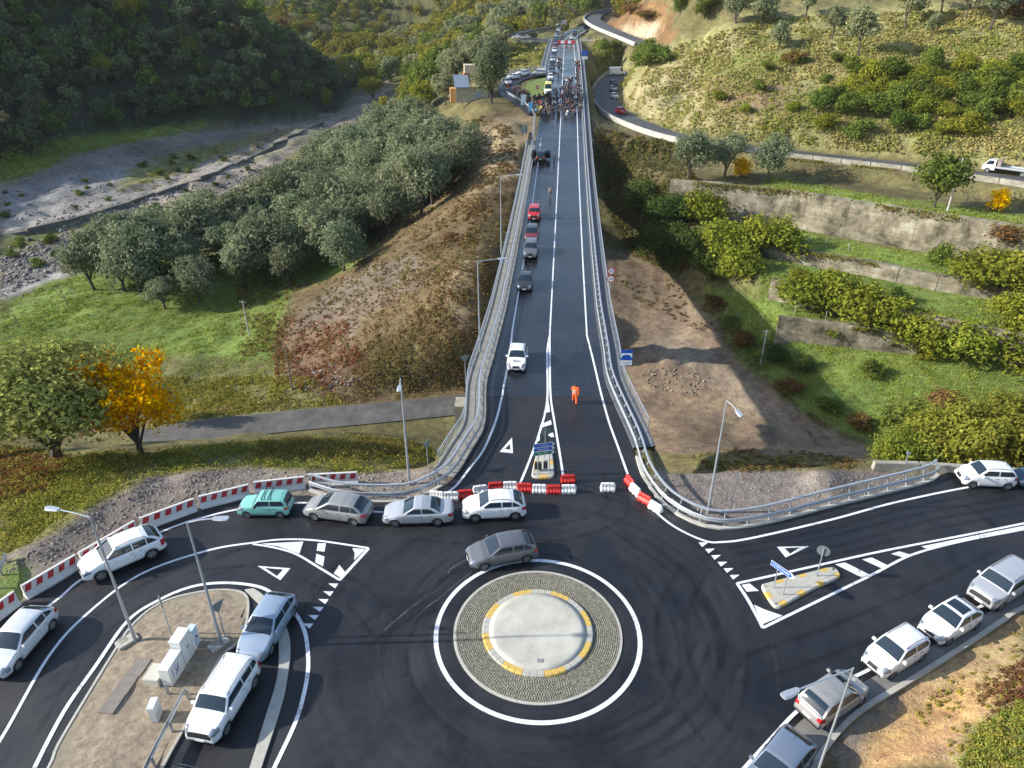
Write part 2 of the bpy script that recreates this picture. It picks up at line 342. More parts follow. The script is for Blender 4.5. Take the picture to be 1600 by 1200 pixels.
def gt(px, py, t0=15.0):
    """where the sight line through a pixel of the photograph meets the ground"""
    d = np.array(ray(px, py)); t = np.arange(t0, 900, .5); X = d[0] * t; Y = d[1] * t; Z = H + d[2] * t
    below = Z < tz(X, Y)
    k = int(np.argmax(below)) if below.any() else len(t) - 1
    lo, hi = t[max(k - 1, 0)], t[k]
    for _ in range(12):
        m = (lo + hi) / 2
        if H + d[2] * m < tz(d[0] * m, d[1] * m): hi = m
        else: lo = m
    x, y = d[0] * hi, d[1] * hi; return (float(x), float(y), float(tz(x, y)))
# ---- what covers the ground: colour by ground cover, kept as a colour of each spot
C_GRASS = (.145, .195, .045); C_LGRASS = (.13, .17, .035); C_OLIVE = (.13, .125, .045); C_DIRT = (.185, .145, .105); C_LOT = (.215, .158, .105)
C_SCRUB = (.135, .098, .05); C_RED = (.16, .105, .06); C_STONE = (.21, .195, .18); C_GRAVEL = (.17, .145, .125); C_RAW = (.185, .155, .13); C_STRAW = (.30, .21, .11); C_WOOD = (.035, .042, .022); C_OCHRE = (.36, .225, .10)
COVER = [ # (polygon in photo pixels, colour, soft edge as noise px, min depth, max depth)
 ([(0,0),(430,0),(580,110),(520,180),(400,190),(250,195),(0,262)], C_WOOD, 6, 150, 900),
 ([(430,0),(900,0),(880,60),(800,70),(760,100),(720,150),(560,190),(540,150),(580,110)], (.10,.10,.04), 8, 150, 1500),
 ([(0,230),(120,215),(260,195),(330,190),(300,212),(190,225),(120,240),(60,270),(0,285)], C_LGRASS, 5, 100, 500),
 ([(0,285),(60,270),(120,240),(190,225),(300,205),(430,190),(520,178),(600,120),(620,150),(560,190),(470,230),(440,260),(380,300),(340,330),(260,360),(120,400),(60,450),(0,480)], (.155,.14,.12), 7, 100, 600),
 ([(0,300),(90,275),(200,255),(240,262),(150,300),(0,335)], (.20,.195,.19), 6, 100, 400),
 ([(60,372),(200,330),(300,300),(250,330),(160,372),(60,410)], (.155,.14,.12), 7, 100, 400),
 ([(0,372),(60,358),(140,338),(110,362),(30,392),(0,400)], (.12,.13,.05), 7, 100, 400),
 ([(330,262),(430,212),(500,190),(520,196),(440,232),(380,262)], (.16,.16,.07), 7, 100, 500),
 ([(200,262),(300,232),(420,205),(400,222),(330,250),(250,280),(180,300)], (.15,.155,.06), 8, 100, 500),
 ([(0,335),(130,310),(260,275),(410,225),(520,185),(525,192),(420,235),(280,292),(150,335),(0,365)], (.25,.232,.205), 5, 100, 600),
 ([(235,300),(320,268),(430,252),(425,262),(330,285),(290,310),(265,350),(228,338)], (.30,.25,.20), 4, 100, 500),
 ([(0,450),(90,425),(130,425),(60,445),(0,470)], (.30,.28,.26), 2, 90, 400),
 ([(0,470),(90,440),(240,400),(420,400),(560,370),(600,380),(540,420),(460,450),(440,500),(470,560),(420,600),(330,640),(250,600),(0,560)], C_GRASS, 8, 70, 400),
 ([(240,560),(470,560),(540,590),(560,640),(430,660),(240,660)], (.16,.15,.06), 10, 60, 200),
 ([(540,420),(600,350),(680,260),(740,180),(800,165),(835,180),(830,240),(790,420),(750,600),(700,640),(520,640),(430,560),(440,500),(470,450)], C_SCRUB, 8, 50, 260),
 ([(740,190),(830,175),(835,230),(810,300),(770,300),(720,310),(740,250)], (.23,.175,.10), 8, 90, 260),
 ([(470,480),(560,420),(640,400),(690,420),(620,470),(560,510),(540,560),(490,560),(450,540)], C_DIRT, 7, 60, 200),
 ([(430,520),(520,500),(560,560),(520,610),(440,590)], C_RED, 10, 60, 200),
 ([(700,440),(740,400),(770,380),(765,440),(745,520),(720,520)], (.22,.165,.10), 8, 60, 200),
 ([(0,690),(110,700),(260,700),(420,690),(560,680),(720,650),(700,720),(560,745),(420,735),(250,750),(100,830),(0,880)], (.17,.15,.06), 8, 30, 75),
 ([(0,690),(100,720),(60,770),(0,790)], C_RED, 8, 30, 75),
 ([(400,700),(560,690),(720,655),(690,725),(560,735),(420,725)], (.13,.115,.05), 8, 30, 75),
 ([(0,1000),(0,870),(60,845),(150,790),(250,742),(400,728),(560,738),(670,735),(700,715),(720,745),(640,790),(480,790),(300,810),(120,920)], C_RAW, 4, 20, 60),
 ([(0,890),(25,870),(45,905),(20,945),(0,960)], C_GRASS, 5, 20, 60),
 ([(925,190),(1060,215),(1100,290),(1070,330),(1100,400),(1060,420),(990,400),(950,330),(925,250)], (.12,.10,.05), 8, 80, 260),
 ([(935,380),(990,400),(1060,440),(1110,500),(1150,560),(1250,640),(1350,700),(1340,735),(1180,720),(1040,740),(990,640),(960,520)], C_LOT, 5, 50, 200),
 ([(985,560),(1040,520),(1100,540),(1170,600),(1270,680),(1240,690),(1140,620),(1060,570)], (.245,.19,.135), 5, 50, 200),
 ([(1020,690),(1130,675),(1240,690),(1340,720),(1340,745),(1180,735),(1030,735)], (.15,.13,.055), 7, 30, 75),
 ([(1020,735),(1290,735),(1470,735),(1470,760),(1300,810),(1100,840),(1030,790)], C_GRAVEL, 2, 20, 60),
 ([(1100,440),(1190,470),(1420,530),(1600,560),(1600,740),(1400,740),(1350,690),(1260,640),(1150,560)], C_GRASS, 6, 50, 200),
 ([(1180,340),(1300,370),(1520,410),(1600,430),(1600,600),(1400,560),(1190,510)], (.145,.195,.045), 5, 60, 200),
 ([(1200,275),(1400,310),(1600,335),(1600,360),(1400,330),(1190,300)], (.16,.205,.05), 5, 80, 220),
 ([(925,60),(1000,100),(1060,60),(1200,20),(1600,0),(1600,260),(1400,240),(1200,220),(1060,205),(980,185),(960,130)], (.235,.22,.095), 10, 100, 900),
 ([(975,160),(1010,110),(1060,75),(1150,60),(1260,130),(1180,200),(1060,205)], (.26,.22,.115), 10, 100, 900),
 ([(1100,110),(1200,100),(1230,140),(1180,180),(1110,170)], (.24,.165,.095), 14, 100, 400),
 ([(1260,130),(1600,90),(1600,250),(1380,225),(1200,205)], (.17,.165,.065), 10, 100, 400),
 ([(1460,60),(1560,55),(1580,80),(1470,85)], C_LGRASS, 5, 100, 400),
 ([(1060,100),(1180,70),(1300,90),(1250,110),(1120,125)], (.17,.19,.055), 14, 100, 400),
 ([(940,0),(1040,0),(1060,60),(1000,80),(950,40)], (.19,.11,.05), 8, 200, 900),
 ([(970,40),(1030,35),(1020,65),(985,62)], (.34,.28,.19), 6, 150, 900),
 ([(1263,1200),(1309,1138),(1405,1070),(1496,1013),(1600,948),(1600,1200)], C_STRAW, 3, 15, 60),
 ([(1380,1130),(1500,1060),(1580,1070),(1520,1130),(1430,1200),(1340,1200)], C_OCHRE, 6, 15, 60),
 ([(1290,1180),(1340,1120),(1420,1075),(1400,1110),(1340,1160),(1320,1210)], C_GRAVEL, 4, 15, 60),
 ([(1500,1150),(1600,1080),(1600,1200),(1490,1200)], (.10,.11,.035), 6, 15, 60)]
def cover_color(x, y, z):
    px, py, dep = proj(x, y, z); C = np.empty((len(x), 3)); C[:] = (.13, .115, .05)
    n1 = fbm(x, y, 6, 21, 4); n2 = fbm(x, y, 6, 31, 4); kk = 1109 / np.maximum(dep, 20) 
    for poly, col, soft, d0, d1 in COVER:
        xs = [p[0] for p in poly]; ys = [p[1] for p in poly]; ok = (dep > d0) & (dep < d1) & (px > min(xs) - 60) & (px < max(xs) + 60) & (py > min(ys) - 60) & (py < max(ys) + 60); ii = np.nonzero(ok)[0]
        if not len(ii): continue
        s = soft * 1.1; a = np.zeros(len(ii))
        for k in range(8):
            A = k * 2.4; rr = soft * (.25 + .16 * k); a += poly_in(px[ii] + n1[ii] * s + math.cos(A) * rr, py[ii] + n2[ii] * s * .6 + math.sin(A) * rr * .6, poly)
        a = (a / 8)[:, None]; C[ii] = C[ii] * (1 - a) + np.array(col) * a
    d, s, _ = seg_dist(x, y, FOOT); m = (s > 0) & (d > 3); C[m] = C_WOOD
    g = 1 + .22 * fbm(x, y, 14, 41, 4); C *= g[:, None]
    return C
# ------------------------------------------------------------------ ground materials
def ground_mat():
    m = bpy.data.materials.new('ground_cover'); m.use_nodes = True; t = m.node_tree; b = t.nodes['Principled BSDF']; b.inputs['Roughness'].default_value = .95
    b.inputs['Specular IOR Level'].default_value = .15
    a = t.nodes.new('ShaderNodeAttribute'); a.attribute_name = 'Col'; tc = t.nodes.new('ShaderNodeTexCoord')
    def nz(sc, de=6):
        n = t.nodes.new('ShaderNodeTexNoise'); n.inputs['Scale'].default_value = sc; n.inputs['Detail'].default_value = de; n.inputs['Roughness'].default_value = .7
        t.links.new(tc.outputs['Object'], n.inputs['Vector']); return n
    n1 = nz(.9); n2 = nz(.16, 4); n3 = nz(5.0, 3)
    def rng(n, lo, hi, a_=.3, b_=.7):
        r = t.nodes.new('ShaderNodeMapRange'); r.inputs[1].default_value = a_; r.inputs[2].default_value = b_; r.inputs[3].default_value = lo; r.inputs[4].default_value = hi; t.links.new(n.outputs['Fac'], r.inputs[0]); return r
    r1 = rng(n1, .62, 1.35); r2 = rng(n2, .75, 1.25); r3 = rng(n3, .72, 1.28)
    mu = t.nodes.new('ShaderNodeMath'); mu.operation = 'MULTIPLY'; t.links.new(r1.outputs[0], mu.inputs[0]); t.links.new(r2.outputs[0], mu.inputs[1])
    mu2 = t.nodes.new('ShaderNodeMath'); mu2.operation = 'MULTIPLY'; t.links.new(mu.outputs[0], mu2.inputs[0]); t.links.new(r3.outputs[0], mu2.inputs[1])
    sc = t.nodes.new('ShaderNodeVectorMath'); sc.operation = 'SCALE'; t.links.new(a.outputs['Color'], sc.inputs[0]); t.links.new(mu2.outputs[0], sc.inputs['Scale'])
    hs = t.nodes.new('ShaderNodeHueSaturation'); t.links.new(sc.outputs[0], hs.inputs['Color']); rh = rng(nz(.45, 5), .475, .525); t.links.new(rh.outputs[0], hs.inputs['Hue'])
    t.links.new(hs.outputs[0], b.inputs['Base Color'])
    bp = t.nodes.new('ShaderNodeBump'); bp.inputs['Strength'].default_value = .7; bp.inputs['Distance'].default_value = .25
    ad = t.nodes.new('ShaderNodeMath'); ad.operation = 'ADD'; t.links.new(n1.outputs['Fac'], ad.inputs[0]); s3 = t.nodes.new('ShaderNodeMath'); s3.operation = 'MULTIPLY'; s3.inputs[1].default_value = .4; t.links.new(n3.outputs['Fac'], s3.inputs[0]); t.links.new(s3.outputs[0], ad.inputs[1])
    t.links.new(ad.outputs[0], bp.inputs['Height']); t.links.new(bp.outputs[0], b.inputs['Normal']); return m
def asphalt_mat(name, col, r_lo, r_hi, patch, sc=.16, bump=.35, polar=False):
    m = bpy.data.materials.new(name); m.use_nodes = True; t = m.node_tree; b = t.nodes['Principled BSDF']; tc = t.nodes.new('ShaderNodeTexCoord')
    def nz(s, de, rough=.6, dist=0.0, vec=None):
        n = t.nodes.new('ShaderNodeTexNoise'); n.inputs['Scale'].default_value = s; n.inputs['Detail'].default_value = de; n.inputs['Roughness'].default_value = rough; n.inputs['Distortion'].default_value = dist
        t.links.new(vec or tc.outputs['Object'], n.inputs['Vector']); return n
    def rng(n, a_, b_, lo, hi):
        r = t.nodes.new('ShaderNodeMapRange'); r.inputs[1].default_value = a_; r.inputs[2].default_value = b_; r.inputs[3].default_value = lo; r.inputs[4].default_value = hi; t.links.new(n.outputs['Fac'], r.inputs[0]); return r
    mp = t.nodes.new('ShaderNodeMapping'); mp.inputs['Scale'].default_value = (1, .3, 1); mp.inputs['Rotation'].default_value = (0, 0, .5); t.links.new(tc.outputs['Object'], mp.inputs[0])
    big = nz(sc, 6, .62, .6); mid = nz(.9, 5, .7, 1.2); streak = nz(1.1, 4, .6, 0, mp.outputs[0]); fine = nz(26, 3, .7)
    f1 = rng(big, .36, .66, 1 - patch, 1 + patch); f2 = rng(mid, .3, .72, .78, 1.25); f3 = rng(fine, .3, .7, .7, 1.3); f4 = rng(streak, .35, .68, .86, 1.18)
    prev = f1.outputs[0]; fs = [f2, f3, f4]
    if polar:   # tyre polish laid down in arcs round the island
        sb = t.nodes.new('ShaderNodeVectorMath'); sb.operation = 'SUBTRACT'; sb.inputs[1].default_value = (1.37, 26.8, 0); t.links.new(tc.outputs['Object'], sb.inputs[0])
        ln = t.nodes.new('ShaderNodeVectorMath'); ln.operation = 'LENGTH'; t.links.new(sb.outputs[0], ln.inputs[0]); sx = t.nodes.new('ShaderNodeSeparateXYZ'); t.links.new(sb.outputs[0], sx.inputs[0])
        at = t.nodes.new('ShaderNodeMath'); at.operation = 'ARCTAN2'; t.links.new(sx.outputs[1], at.inputs[0]); t.links.new(sx.outputs[0], at.inputs[1])
        ab = t.nodes.new('ShaderNodeMath'); ab.operation = 'ABSOLUTE'; t.links.new(at.outputs[0], ab.inputs[0])
        cb = t.nodes.new('ShaderNodeCombineXYZ'); m1 = t.nodes.new('ShaderNodeMath'); m1.operation = 'MULTIPLY'; m1.inputs[1].default_value = 2.6; t.links.new(ln.outputs['Value'], m1.inputs[0]); t.links.new(m1.outputs[0], cb.inputs[0]); m2 = t.nodes.new('ShaderNodeMath'); m2.operation = 'MULTIPLY'; m2.inputs[1].default_value = .9; t.links.new(ab.outputs[0], m2.inputs[0]); t.links.new(m2.outputs[0], cb.inputs[1])
        arc = nz(1.0, 5, .6, .35, cb.outputs[0]); far_ = t.nodes.new('ShaderNodeMapRange'); far_.inputs[1].default_value = 7; far_.inputs[2].default_value = 17; far_.inputs[3].default_value = .42; far_.inputs[4].default_value = .05; t.links.new(ln.outputs['Value'], far_.inputs[0])
        ce = t.nodes.new('ShaderNodeMapRange'); ce.inputs[1].default_value = .32; ce.inputs[2].default_value = .68; ce.inputs[3].default_value = -1; ce.inputs[4].default_value = 1; t.links.new(arc.outputs['Fac'], ce.inputs[0])
        mm = t.nodes.new('ShaderNodeMath'); mm.operation = 'MULTIPLY_ADD'; mm.inputs[2].default_value = 1.0; t.links.new(ce.outputs[0], mm.inputs[0]); t.links.new(far_.outputs[0], mm.inputs[1]); fs.append(mm)
    for q in fs:
        mu = t.nodes.new('ShaderNodeMath'); mu.operation = 'MULTIPLY'; t.links.new(prev, mu.inputs[0]); t.links.new(q.outputs[0], mu.inputs[1]); prev = mu.outputs[0]
    s = t.nodes.new('ShaderNodeVectorMath'); s.operation = 'SCALE'; s.inputs[0].default_value = col; t.links.new(prev, s.inputs['Scale']); t.links.new(s.outputs[0], b.inputs['Base Color'])
    rr = rng(big, .38, .64, r_lo, r_hi); rm = rng(mid, .3, .7, -.06, .06); ad = t.nodes.new('ShaderNodeMath'); t.links.new(rr.outputs[0], ad.inputs[0]); t.links.new(rm.outputs[0], ad.inputs[1]); t.links.new(ad.outputs[0], b.inputs['Roughness'])
    bp = t.nodes.new('ShaderNodeBump'); bp.inputs['Strength'].default_value = bump; bp.inputs['Distance'].default_value = .01; t.links.new(fine.outputs['Fac'], bp.inputs['Height']); t.links.new(bp.outputs[0], b.inputs['Normal'])
    MATS[name] = m; return m
M_GROUND = ground_mat()
M_ASPH = asphalt_mat('asphalt', (.0120, .0128, .0155), .42, .70, .34, polar=True)
M_WET = asphalt_mat('damp_asphalt', (.016, .018, .022), .12, .38, .40, .13, .18)
M_OLD = asphalt_mat('worn_asphalt', (.088, .083, .076), .75, .9, .25, .3, .6)
def paint_wear():
    m = mat('road_paint', (.70, .72, .74), .6); t = m.node_tree; b = t.nodes['Principled BSDF']; g = t.nodes.new('ShaderNodeNewGeometry')
    def nz(s, d): n = t.nodes.new('ShaderNodeTexNoise'); n.inputs['Scale'].default_value = s; n.inputs['Detail'].default_value = d; n.inputs['Roughness'].default_value = .75; t.links.new(g.outputs['Position'], n.inputs['Vector']); return n
    a, c = nz(7.0, 8), nz(.7, 4); ad = t.nodes.new('ShaderNodeMath'); ad.operation = 'ADD'; t.links.new(a.outputs['Fac'], ad.inputs[0]); t.links.new(c.outputs['Fac'], ad.inputs[1])
    r = t.nodes.new('ShaderNodeValToRGB'); e = r.color_ramp.elements; e[0].position, e[0].color = .37, (.10, .10, .105, 1); e[1].position, e[1].color = .43, (.56, .57, .58, 1); q = e.new(.50); q.color = (.72, .74, .76, 1)
    hf = t.nodes.new('ShaderNodeMath'); hf.operation = 'MULTIPLY'; hf.inputs[1].default_value = .5; t.links.new(ad.outputs[0], hf.inputs[0]); t.links.new(hf.outputs[0], r.inputs[0]); t.links.new(r.outputs[0], b.inputs['Base Color']); return m
M_PAINT = paint_wear()
M_CONC = mat('concrete', (.40, .385, .335), .85, noise=.16, scale=2.2, bump=.25)
M_CONCD = mat('weathered_concrete', (.30, .28, .225), .9, noise=.45, scale=.9, bump=.6)
M_YEL = mat('yellow_paint', (.56, .38, .09), .7, noise=.35, scale=9, bump=.1)
M_GALV = mat('galvanised_steel', (.50, .53, .56), .42, .55, noise=.10, scale=5)
M_GALVD = mat('dull_galvanised_steel', (.33, .36, .385), .5, .45, noise=.12, scale=5)
M_DARK = mat('dark_metal', (.03, .033, .036), .5)
M_BLACK = mat('black_rubber', (.012, .012, .013), .7)
# ------------------------------------------------------------------ ground sheet
def build_ground():
    ny, nx = XX.shape; V = np.c_[XX.ravel(), YY.ravel(), ZZ.ravel()]
    i = np.arange(ny * nx).reshape(ny, nx); F = np.stack([i[:-1, :-1], i[:-1, 1:], i[1:, 1:], i[1:, :-1]], -1).reshape(-1, 4)
    me = fast_mesh('ground', V, F, M_GROUND, smooth=True)
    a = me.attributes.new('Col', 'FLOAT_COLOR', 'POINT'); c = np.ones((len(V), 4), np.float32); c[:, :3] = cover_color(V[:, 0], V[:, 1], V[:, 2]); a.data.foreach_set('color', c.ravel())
    return ob('ground', me, kind='structure', label='dirt, grass and scrub covering valley, embankments and hillsides')
build_ground()
# ------------------------------------------------------------------ roads
def hw(y): return 4.75 + .5 * np.clip((70 - y) / 18, 0, 1)
ASPX = [(-330,1480),(-330,1190),(-160,1075),(-50,996),(0,966),(37,940),(87,914),(155,870),(225,826),(312,795),(400,775),(482,774),(535,785),(610,787),(650,782),(690,763),(714,742),(736,706),(758,664),(766,628)]
ASPX2 = [(961,622),(985,690),(1000,740),(1025,780),(1055,805),(1090,822),(1125,829),(1175,825),(1237,811),(1300,794),(1444,758),(1469,744),(1490,733),(1760,752),(1760,892),(1600,946),(1561,969),(1496,1012),(1405,1069),(1348,1103),(1309,1137),(1263,1199),(1150,1400),(300,1600)]
YJ = 52.0
top_l = (float(cx(YJ) - hw(YJ)), YJ, 0); top_r = (float(cx(YJ) + hw(YJ)), YJ, 0)
v, f = fill_poly(gps(ASPX) + [top_l, top_r] + gps(ASPX2), 0.0)
ROAD = ob('road', mk(v, f, M_ASPH), kind='structure', label='dark asphalt of the roundabout and its arms')
def deck_line(y0, y1, st=3.0): return [(float(cx(y)), float(y), float(ez(y))) for y in np.linspace(y0, y1, max(2, int((y1 - y0) / st)))]
L = deck_line(YJ, 470)
V = []; F = []
for p in L: V += [(p[0] - float(hw(p[1])), p[1], p[2]), (p[0] + float(hw(p[1])), p[1], p[2])]
F = [(2*i, 2*i+1, 2*i+3, 2*i+2) for i in range(len(L) - 1)]
BRD = ob('bridge_road', mk(V, F, M_WET), kind='structure', label='damp two lane asphalt running over the viaduct')
for q in ([(925,604),(972,604),(1004,690),(930,690)], [(742,660),(752,608),(800,608),(800,680)]):
    v, f = fill_poly(gps(q), -.012); ob('asphalt_edge', mk(v, f, M_ASPH), ROAD)
# paint
PZ = [.005]
def nz_():
    PZ[0] += .0007; return PZ[0]
def paint(name, pts, z=.006, parent=None, m=None):
    v, f = fill_poly(pts, nz_()); return ob(name, mk(v, f, m or M_PAINT), parent or ROAD)
def ppx(name, pxs, z=.006, off=(0, 0), s=1.0): return paint(name, gps([(off[0] + a / s, off[1] + b / s) for a, b in pxs]), z)
def pline(pxs, w=.16, z=.006, n=6, name='painted_line', parent=None, world=None):
    P = world or smooth_line(gps(pxs), n); v, f = ribbon(P, w / 2, -w / 2, nz_()); return ob(name, mk(v, f, M_PAINT), parent or ROAD)
RC = (1.37, 26.8)
def circ(r, n=96, c=RC): return [(c[0] + r * math.cos(2 * math.pi * i / n), c[1] + r * math.sin(2 * math.pi * i / n), 0) for i in range(n + 1)]
def annulus(r0, r1, z, n=96):
    a = circ(r0, n); b = circ(r1, n); return [(p[0], p[1], z) for p in a] + [(p[0], p[1], z) for p in b], [(i, n + 1 + i, n + 2 + i, i + 1) for i in range(n)]
v, f = annulus(5.30, 5.54, .006); ob('painted_ring', mk(v, f, M_PAINT), ROAD)
pline([(-120,1090),(-40,1027),(85,940),(132,902),(252,831),(360,798),(457,786),(520,789),(579,799),(640,797),(704,766),(732,734),(757,700),(777,650),(788,600)], .17)
pline([(-60,1235),(0,1157),(75,1027),(135,960),(220,897),(325,860),(395,848)], .16)
pline([(395,848),(440,843),(494,844.5),(576,856.5)], .15); pline([(395,850),(430,856),(463,866),(497,886),(530,906)], .15)
pline([(530,907),(576,857)], .2, n=2)
z4 = dict(off=(360, 700), s=3.2)
ppx('hatching_wedge', [(150,479),(365,468),(345,528),(240,492)], **z4); ppx('hatching_block', [(437,477),(478,477),(470,519),(431,514)], **z4); ppx('hatching_block', [(430,529),(471,544),(463,592),(424,572)], **z4)
ppx('hatching_corner', [(610,501),(676,506),(618,561),(622,530)], **z4); ppx('hatching_corner', [(545,585),(573,620),(550,648),(517,628)], **z4)
def tri_mark(o, h, off, s):
    """hollow give-way triangle: three bars"""
    O = gps([(off[0] + a / s, off[1] + b / s) for a, b in o]); I = gps([(off[0] + a / s, off[1] + b / s) for a, b in h])
    zz_ = nz_(); V = [(p[0], p[1], zz_) for p in O + I]; ob('give_way_triangle', mk(V, [(0, 1, 4, 3), (1, 2, 5, 4), (2, 0, 3, 5)], M_PAINT), ROAD)
tri_mark([(135,590),(300,602),(250,662)], [(172,600),(264,608),(233,641)], (360, 700), 3.2)
tri_mark([(365,495),(525,492),(408,548)], [(402,501),(480,497),(430,530)], (1100, 700), 3.2)
tri_mark([(1280,1068),(1285,1147),(1218,1140)], [(1271,1100),(1271,1130),(1243,1125)], (400, 350), 3.2)
for a, b, w_ in ((515,688,25), (490,727,26), (466,766,26), (440,805,27), (415,846,27), (388,888,28)):
    ppx('give_way_tooth', [(a - w_, b - 10), (a + w_, b - 9), (a + 8, b + 15)], **z4)
for a, b in ((1099,851),(1109,861),(1118.5,871),(1128.5,881.5),(1138,891.5),(1147.5,902)):
    ppx('give_way_tooth', [(a - 7.5, b - 3), (a + 8, b - 3.5), (a - 2, b + 4)])
pline([(54,1200),(100,1112),(150,1040),(200,970),(250,937),(300,917),(350,911),(400,916),(428,929),(460,957),(476,987),(481,1019),(481,1051),(473,1093),(460,1133),(431,1195),(400,1260)], .2)
pline([(982,745),(1000,773),(1030,805),(1060,827),(1100,845),(1125,847.5),(1175,841),(1300,812),(1400,785),(1522,760),(1600,752),(1700,742)], .17)
z7 = dict(off=(1100, 700), s=3.2)
def pl7(q, **k): return pline([(1100 + a / 3.2, 700 + b / 3.2) for a, b in q], **k)
pl7([(165,678),(360,635),(560,590),(900,515),(1350,428),(1600,378),(1900,318)], w=.16); pl7([(295,900),(500,800),(830,640),(1040,535),(1300,465),(1600,408),(1900,350)], w=.16); pl7([(165,678),(225,770),(295,902)], w=.2)
for q in ([(188,686),(228,679),(274,716),(214,720)], [(250,785),(300,808),(392,840),(290,884)], [(655,583),(705,574),(828,635),(788,649)], [(790,559),(838,549),(922,590),(885,602)], [(935,531),(975,518),(1044,538),(1010,553)], [(1085,494),(1350,440),(1600,390),(1600,404),(1350,455),(1120,508)]):
    ppx('hatching_stripe', q, **z7)
pline([(1150,1215),(1207,1152),(1245,1112),(1285,1084),(1328,1061),(1357,1047),(1440,1003),(1520,955),(1600,912),(1700,870)], .17)
# bridge lines
def bl(off, y0, y1, w=.16, st=3.0): 
    P = [(q[0] + (off(q[1]) if callable(off) else off), q[1], q[2]) for q in deck_line(y0, y1, st)]; v, f = ribbon(P, w / 2, -w / 2, .008); ob('painted_line', mk([(a, b, c + min(.035, max(0, (b - 85) * .002))) for a, b, c in v], f, M_PAINT), BRD)
bl(-3.75, 66, 152); bl(-3.75, 215, 460); bl(3.75, 64, 460); bl(.05, 64, 460, .15)
P = smooth_line([gp(788, 600), gp(795, 560), (float(cx(66)) - 3.75, 66, 0)], 6); pline(None, world=P, w=.17)
pline([(982,745),(966,700),(950,655),(937,607)], .17); P = smooth_line([gp(937, 607), gp(926, 560), (float(cx(64)) + 3.75, 64, 0)], 6); pline(None, world=P, w=.17)
P = smooth_line([gp(812, 757), gp(825, 726), gp(843, 676), gp(855, 625), (float(cx(60)) - .1, 60, 0), (float(cx(64)) + .05, 64, 0)], 6); pline(None, world=P, w=.17)
P = smooth_line([gp(880, 747), gp(876, 718), gp(866, 658), gp(860, 615), (float(cx(60)) + .15, 60, 0), (float(cx(64)) + .05, 64, 0)], 6); pline(None, world=P, w=.17)
z6 = dict(off=(400, 350), s=3.2)
for q in ([(1438,950),(1460,870),(1471,940)], [(1422,1005),(1474,982),(1479,1004),(1418,1023)], [(1455,1055),(1484,1044),(1491,1066),(1478,1068)], [(1410,1072),(1420,1062),(1418,1086),(1404,1088)]): ppx('hatching_stripe', q, **z6)
# expansion joints across the deck
for y in (52.0, 53.4, 104, 150):
    p = (float(cx(y)), y, float(ez(y))); mb = MB(); mb.box((p[0], p[1], p[2] + .008), (2 * float(hw(y)) - .1, .12, .012)); mb.ob('expansion_joint', M_DARK, BRD)
# lower road, upper road
v, f = ribbon([(p[0], p[1], p[2] + .02) for p in LOW], 2.3, -2.6); ob('lane_under_bridge', mk(v, f, M_OLD), kind='structure', label='narrow grey worn lane passing under the viaduct')
v, f = ribbon(UPRD, 3.4, -3.4, .03); ob('hillside_road', mk(v, f, asphalt_mat('grey_asphalt', (.07, .07, .072), .6, .8, .2)), kind='structure', label='grey asphalt road winding along the hillside')
# loop road beside the stone hut and forecourt, far side road
v, f = ribbon(LOOP, 2.6, -2.6); ob('loop_road', mk(v, f, M_ASPH), kind='structure', label='short asphalt loop beside the crowd')
v, f = fill_poly([(q[0], q[1]) for q in [pr(819, 140), pr(824, 130), pr(840, 124), pr(853, 122), pr(851, 150), pr(832, 154)]], 0)
v = [(a, b, float(ez(b)) + .09) for a, b, c in v]; ob('grass_verge', mk(v, f, mat('verge_grass', (.12, .17, .03), .95, noise=.3, scale=3, bump=.4)), kind='structure', label='bright green grass triangle beside the crowd')
v, f = ribbon(SIDE, 2.8, -2.8); ob('side_road', mk(v, f, M_ASPH), kind='structure', label='far asphalt slip road curving off to the left')
v, f = ribbon(RAMP, 4.5, -4.5, .4); ob('ramp_road', mk(v, f, MATS['grey_asphalt']), kind='structure', label='grey road bending uphill beside the far end of viaduct')
# ------------------------------------------------------------------ roundabout island
ri = empty('roundabout_island', (RC[0], RC[1], 0), label='round island with cobbled apron and pale concrete disc in the middle of the junction', cat='traffic island')
mb = MB(); n = 96
prof = [(4.50, .0), (4.50, .045), (4.36, .05), (4.36, .02)]
def lathe(prof, n=96, m=None, smooth=False):
    V = [(r * math.cos(2 * math.pi * i / n), r * math.sin(2 * math.pi * i / n), z) for i in range(n) for r, z in prof]; k = len(prof)
    F = [(i * k + j, ((i + 1) % n) * k + j, ((i + 1) % n) * k + j + 1, i * k + j + 1) for i in range(n) for j in range(k - 1)]
    return mk(V, F, m, smooth)
ob('edging_ring', lathe(prof, 96, M_CONC), ri)
ob('apron_bed', lathe([(4.40, .012), (2.7, .012)], 96, mat('mortar', (.115, .108, .085), .95, noise=.3, scale=6)), ri)
V = []; Fq = []; Cc = []
r = 4.30
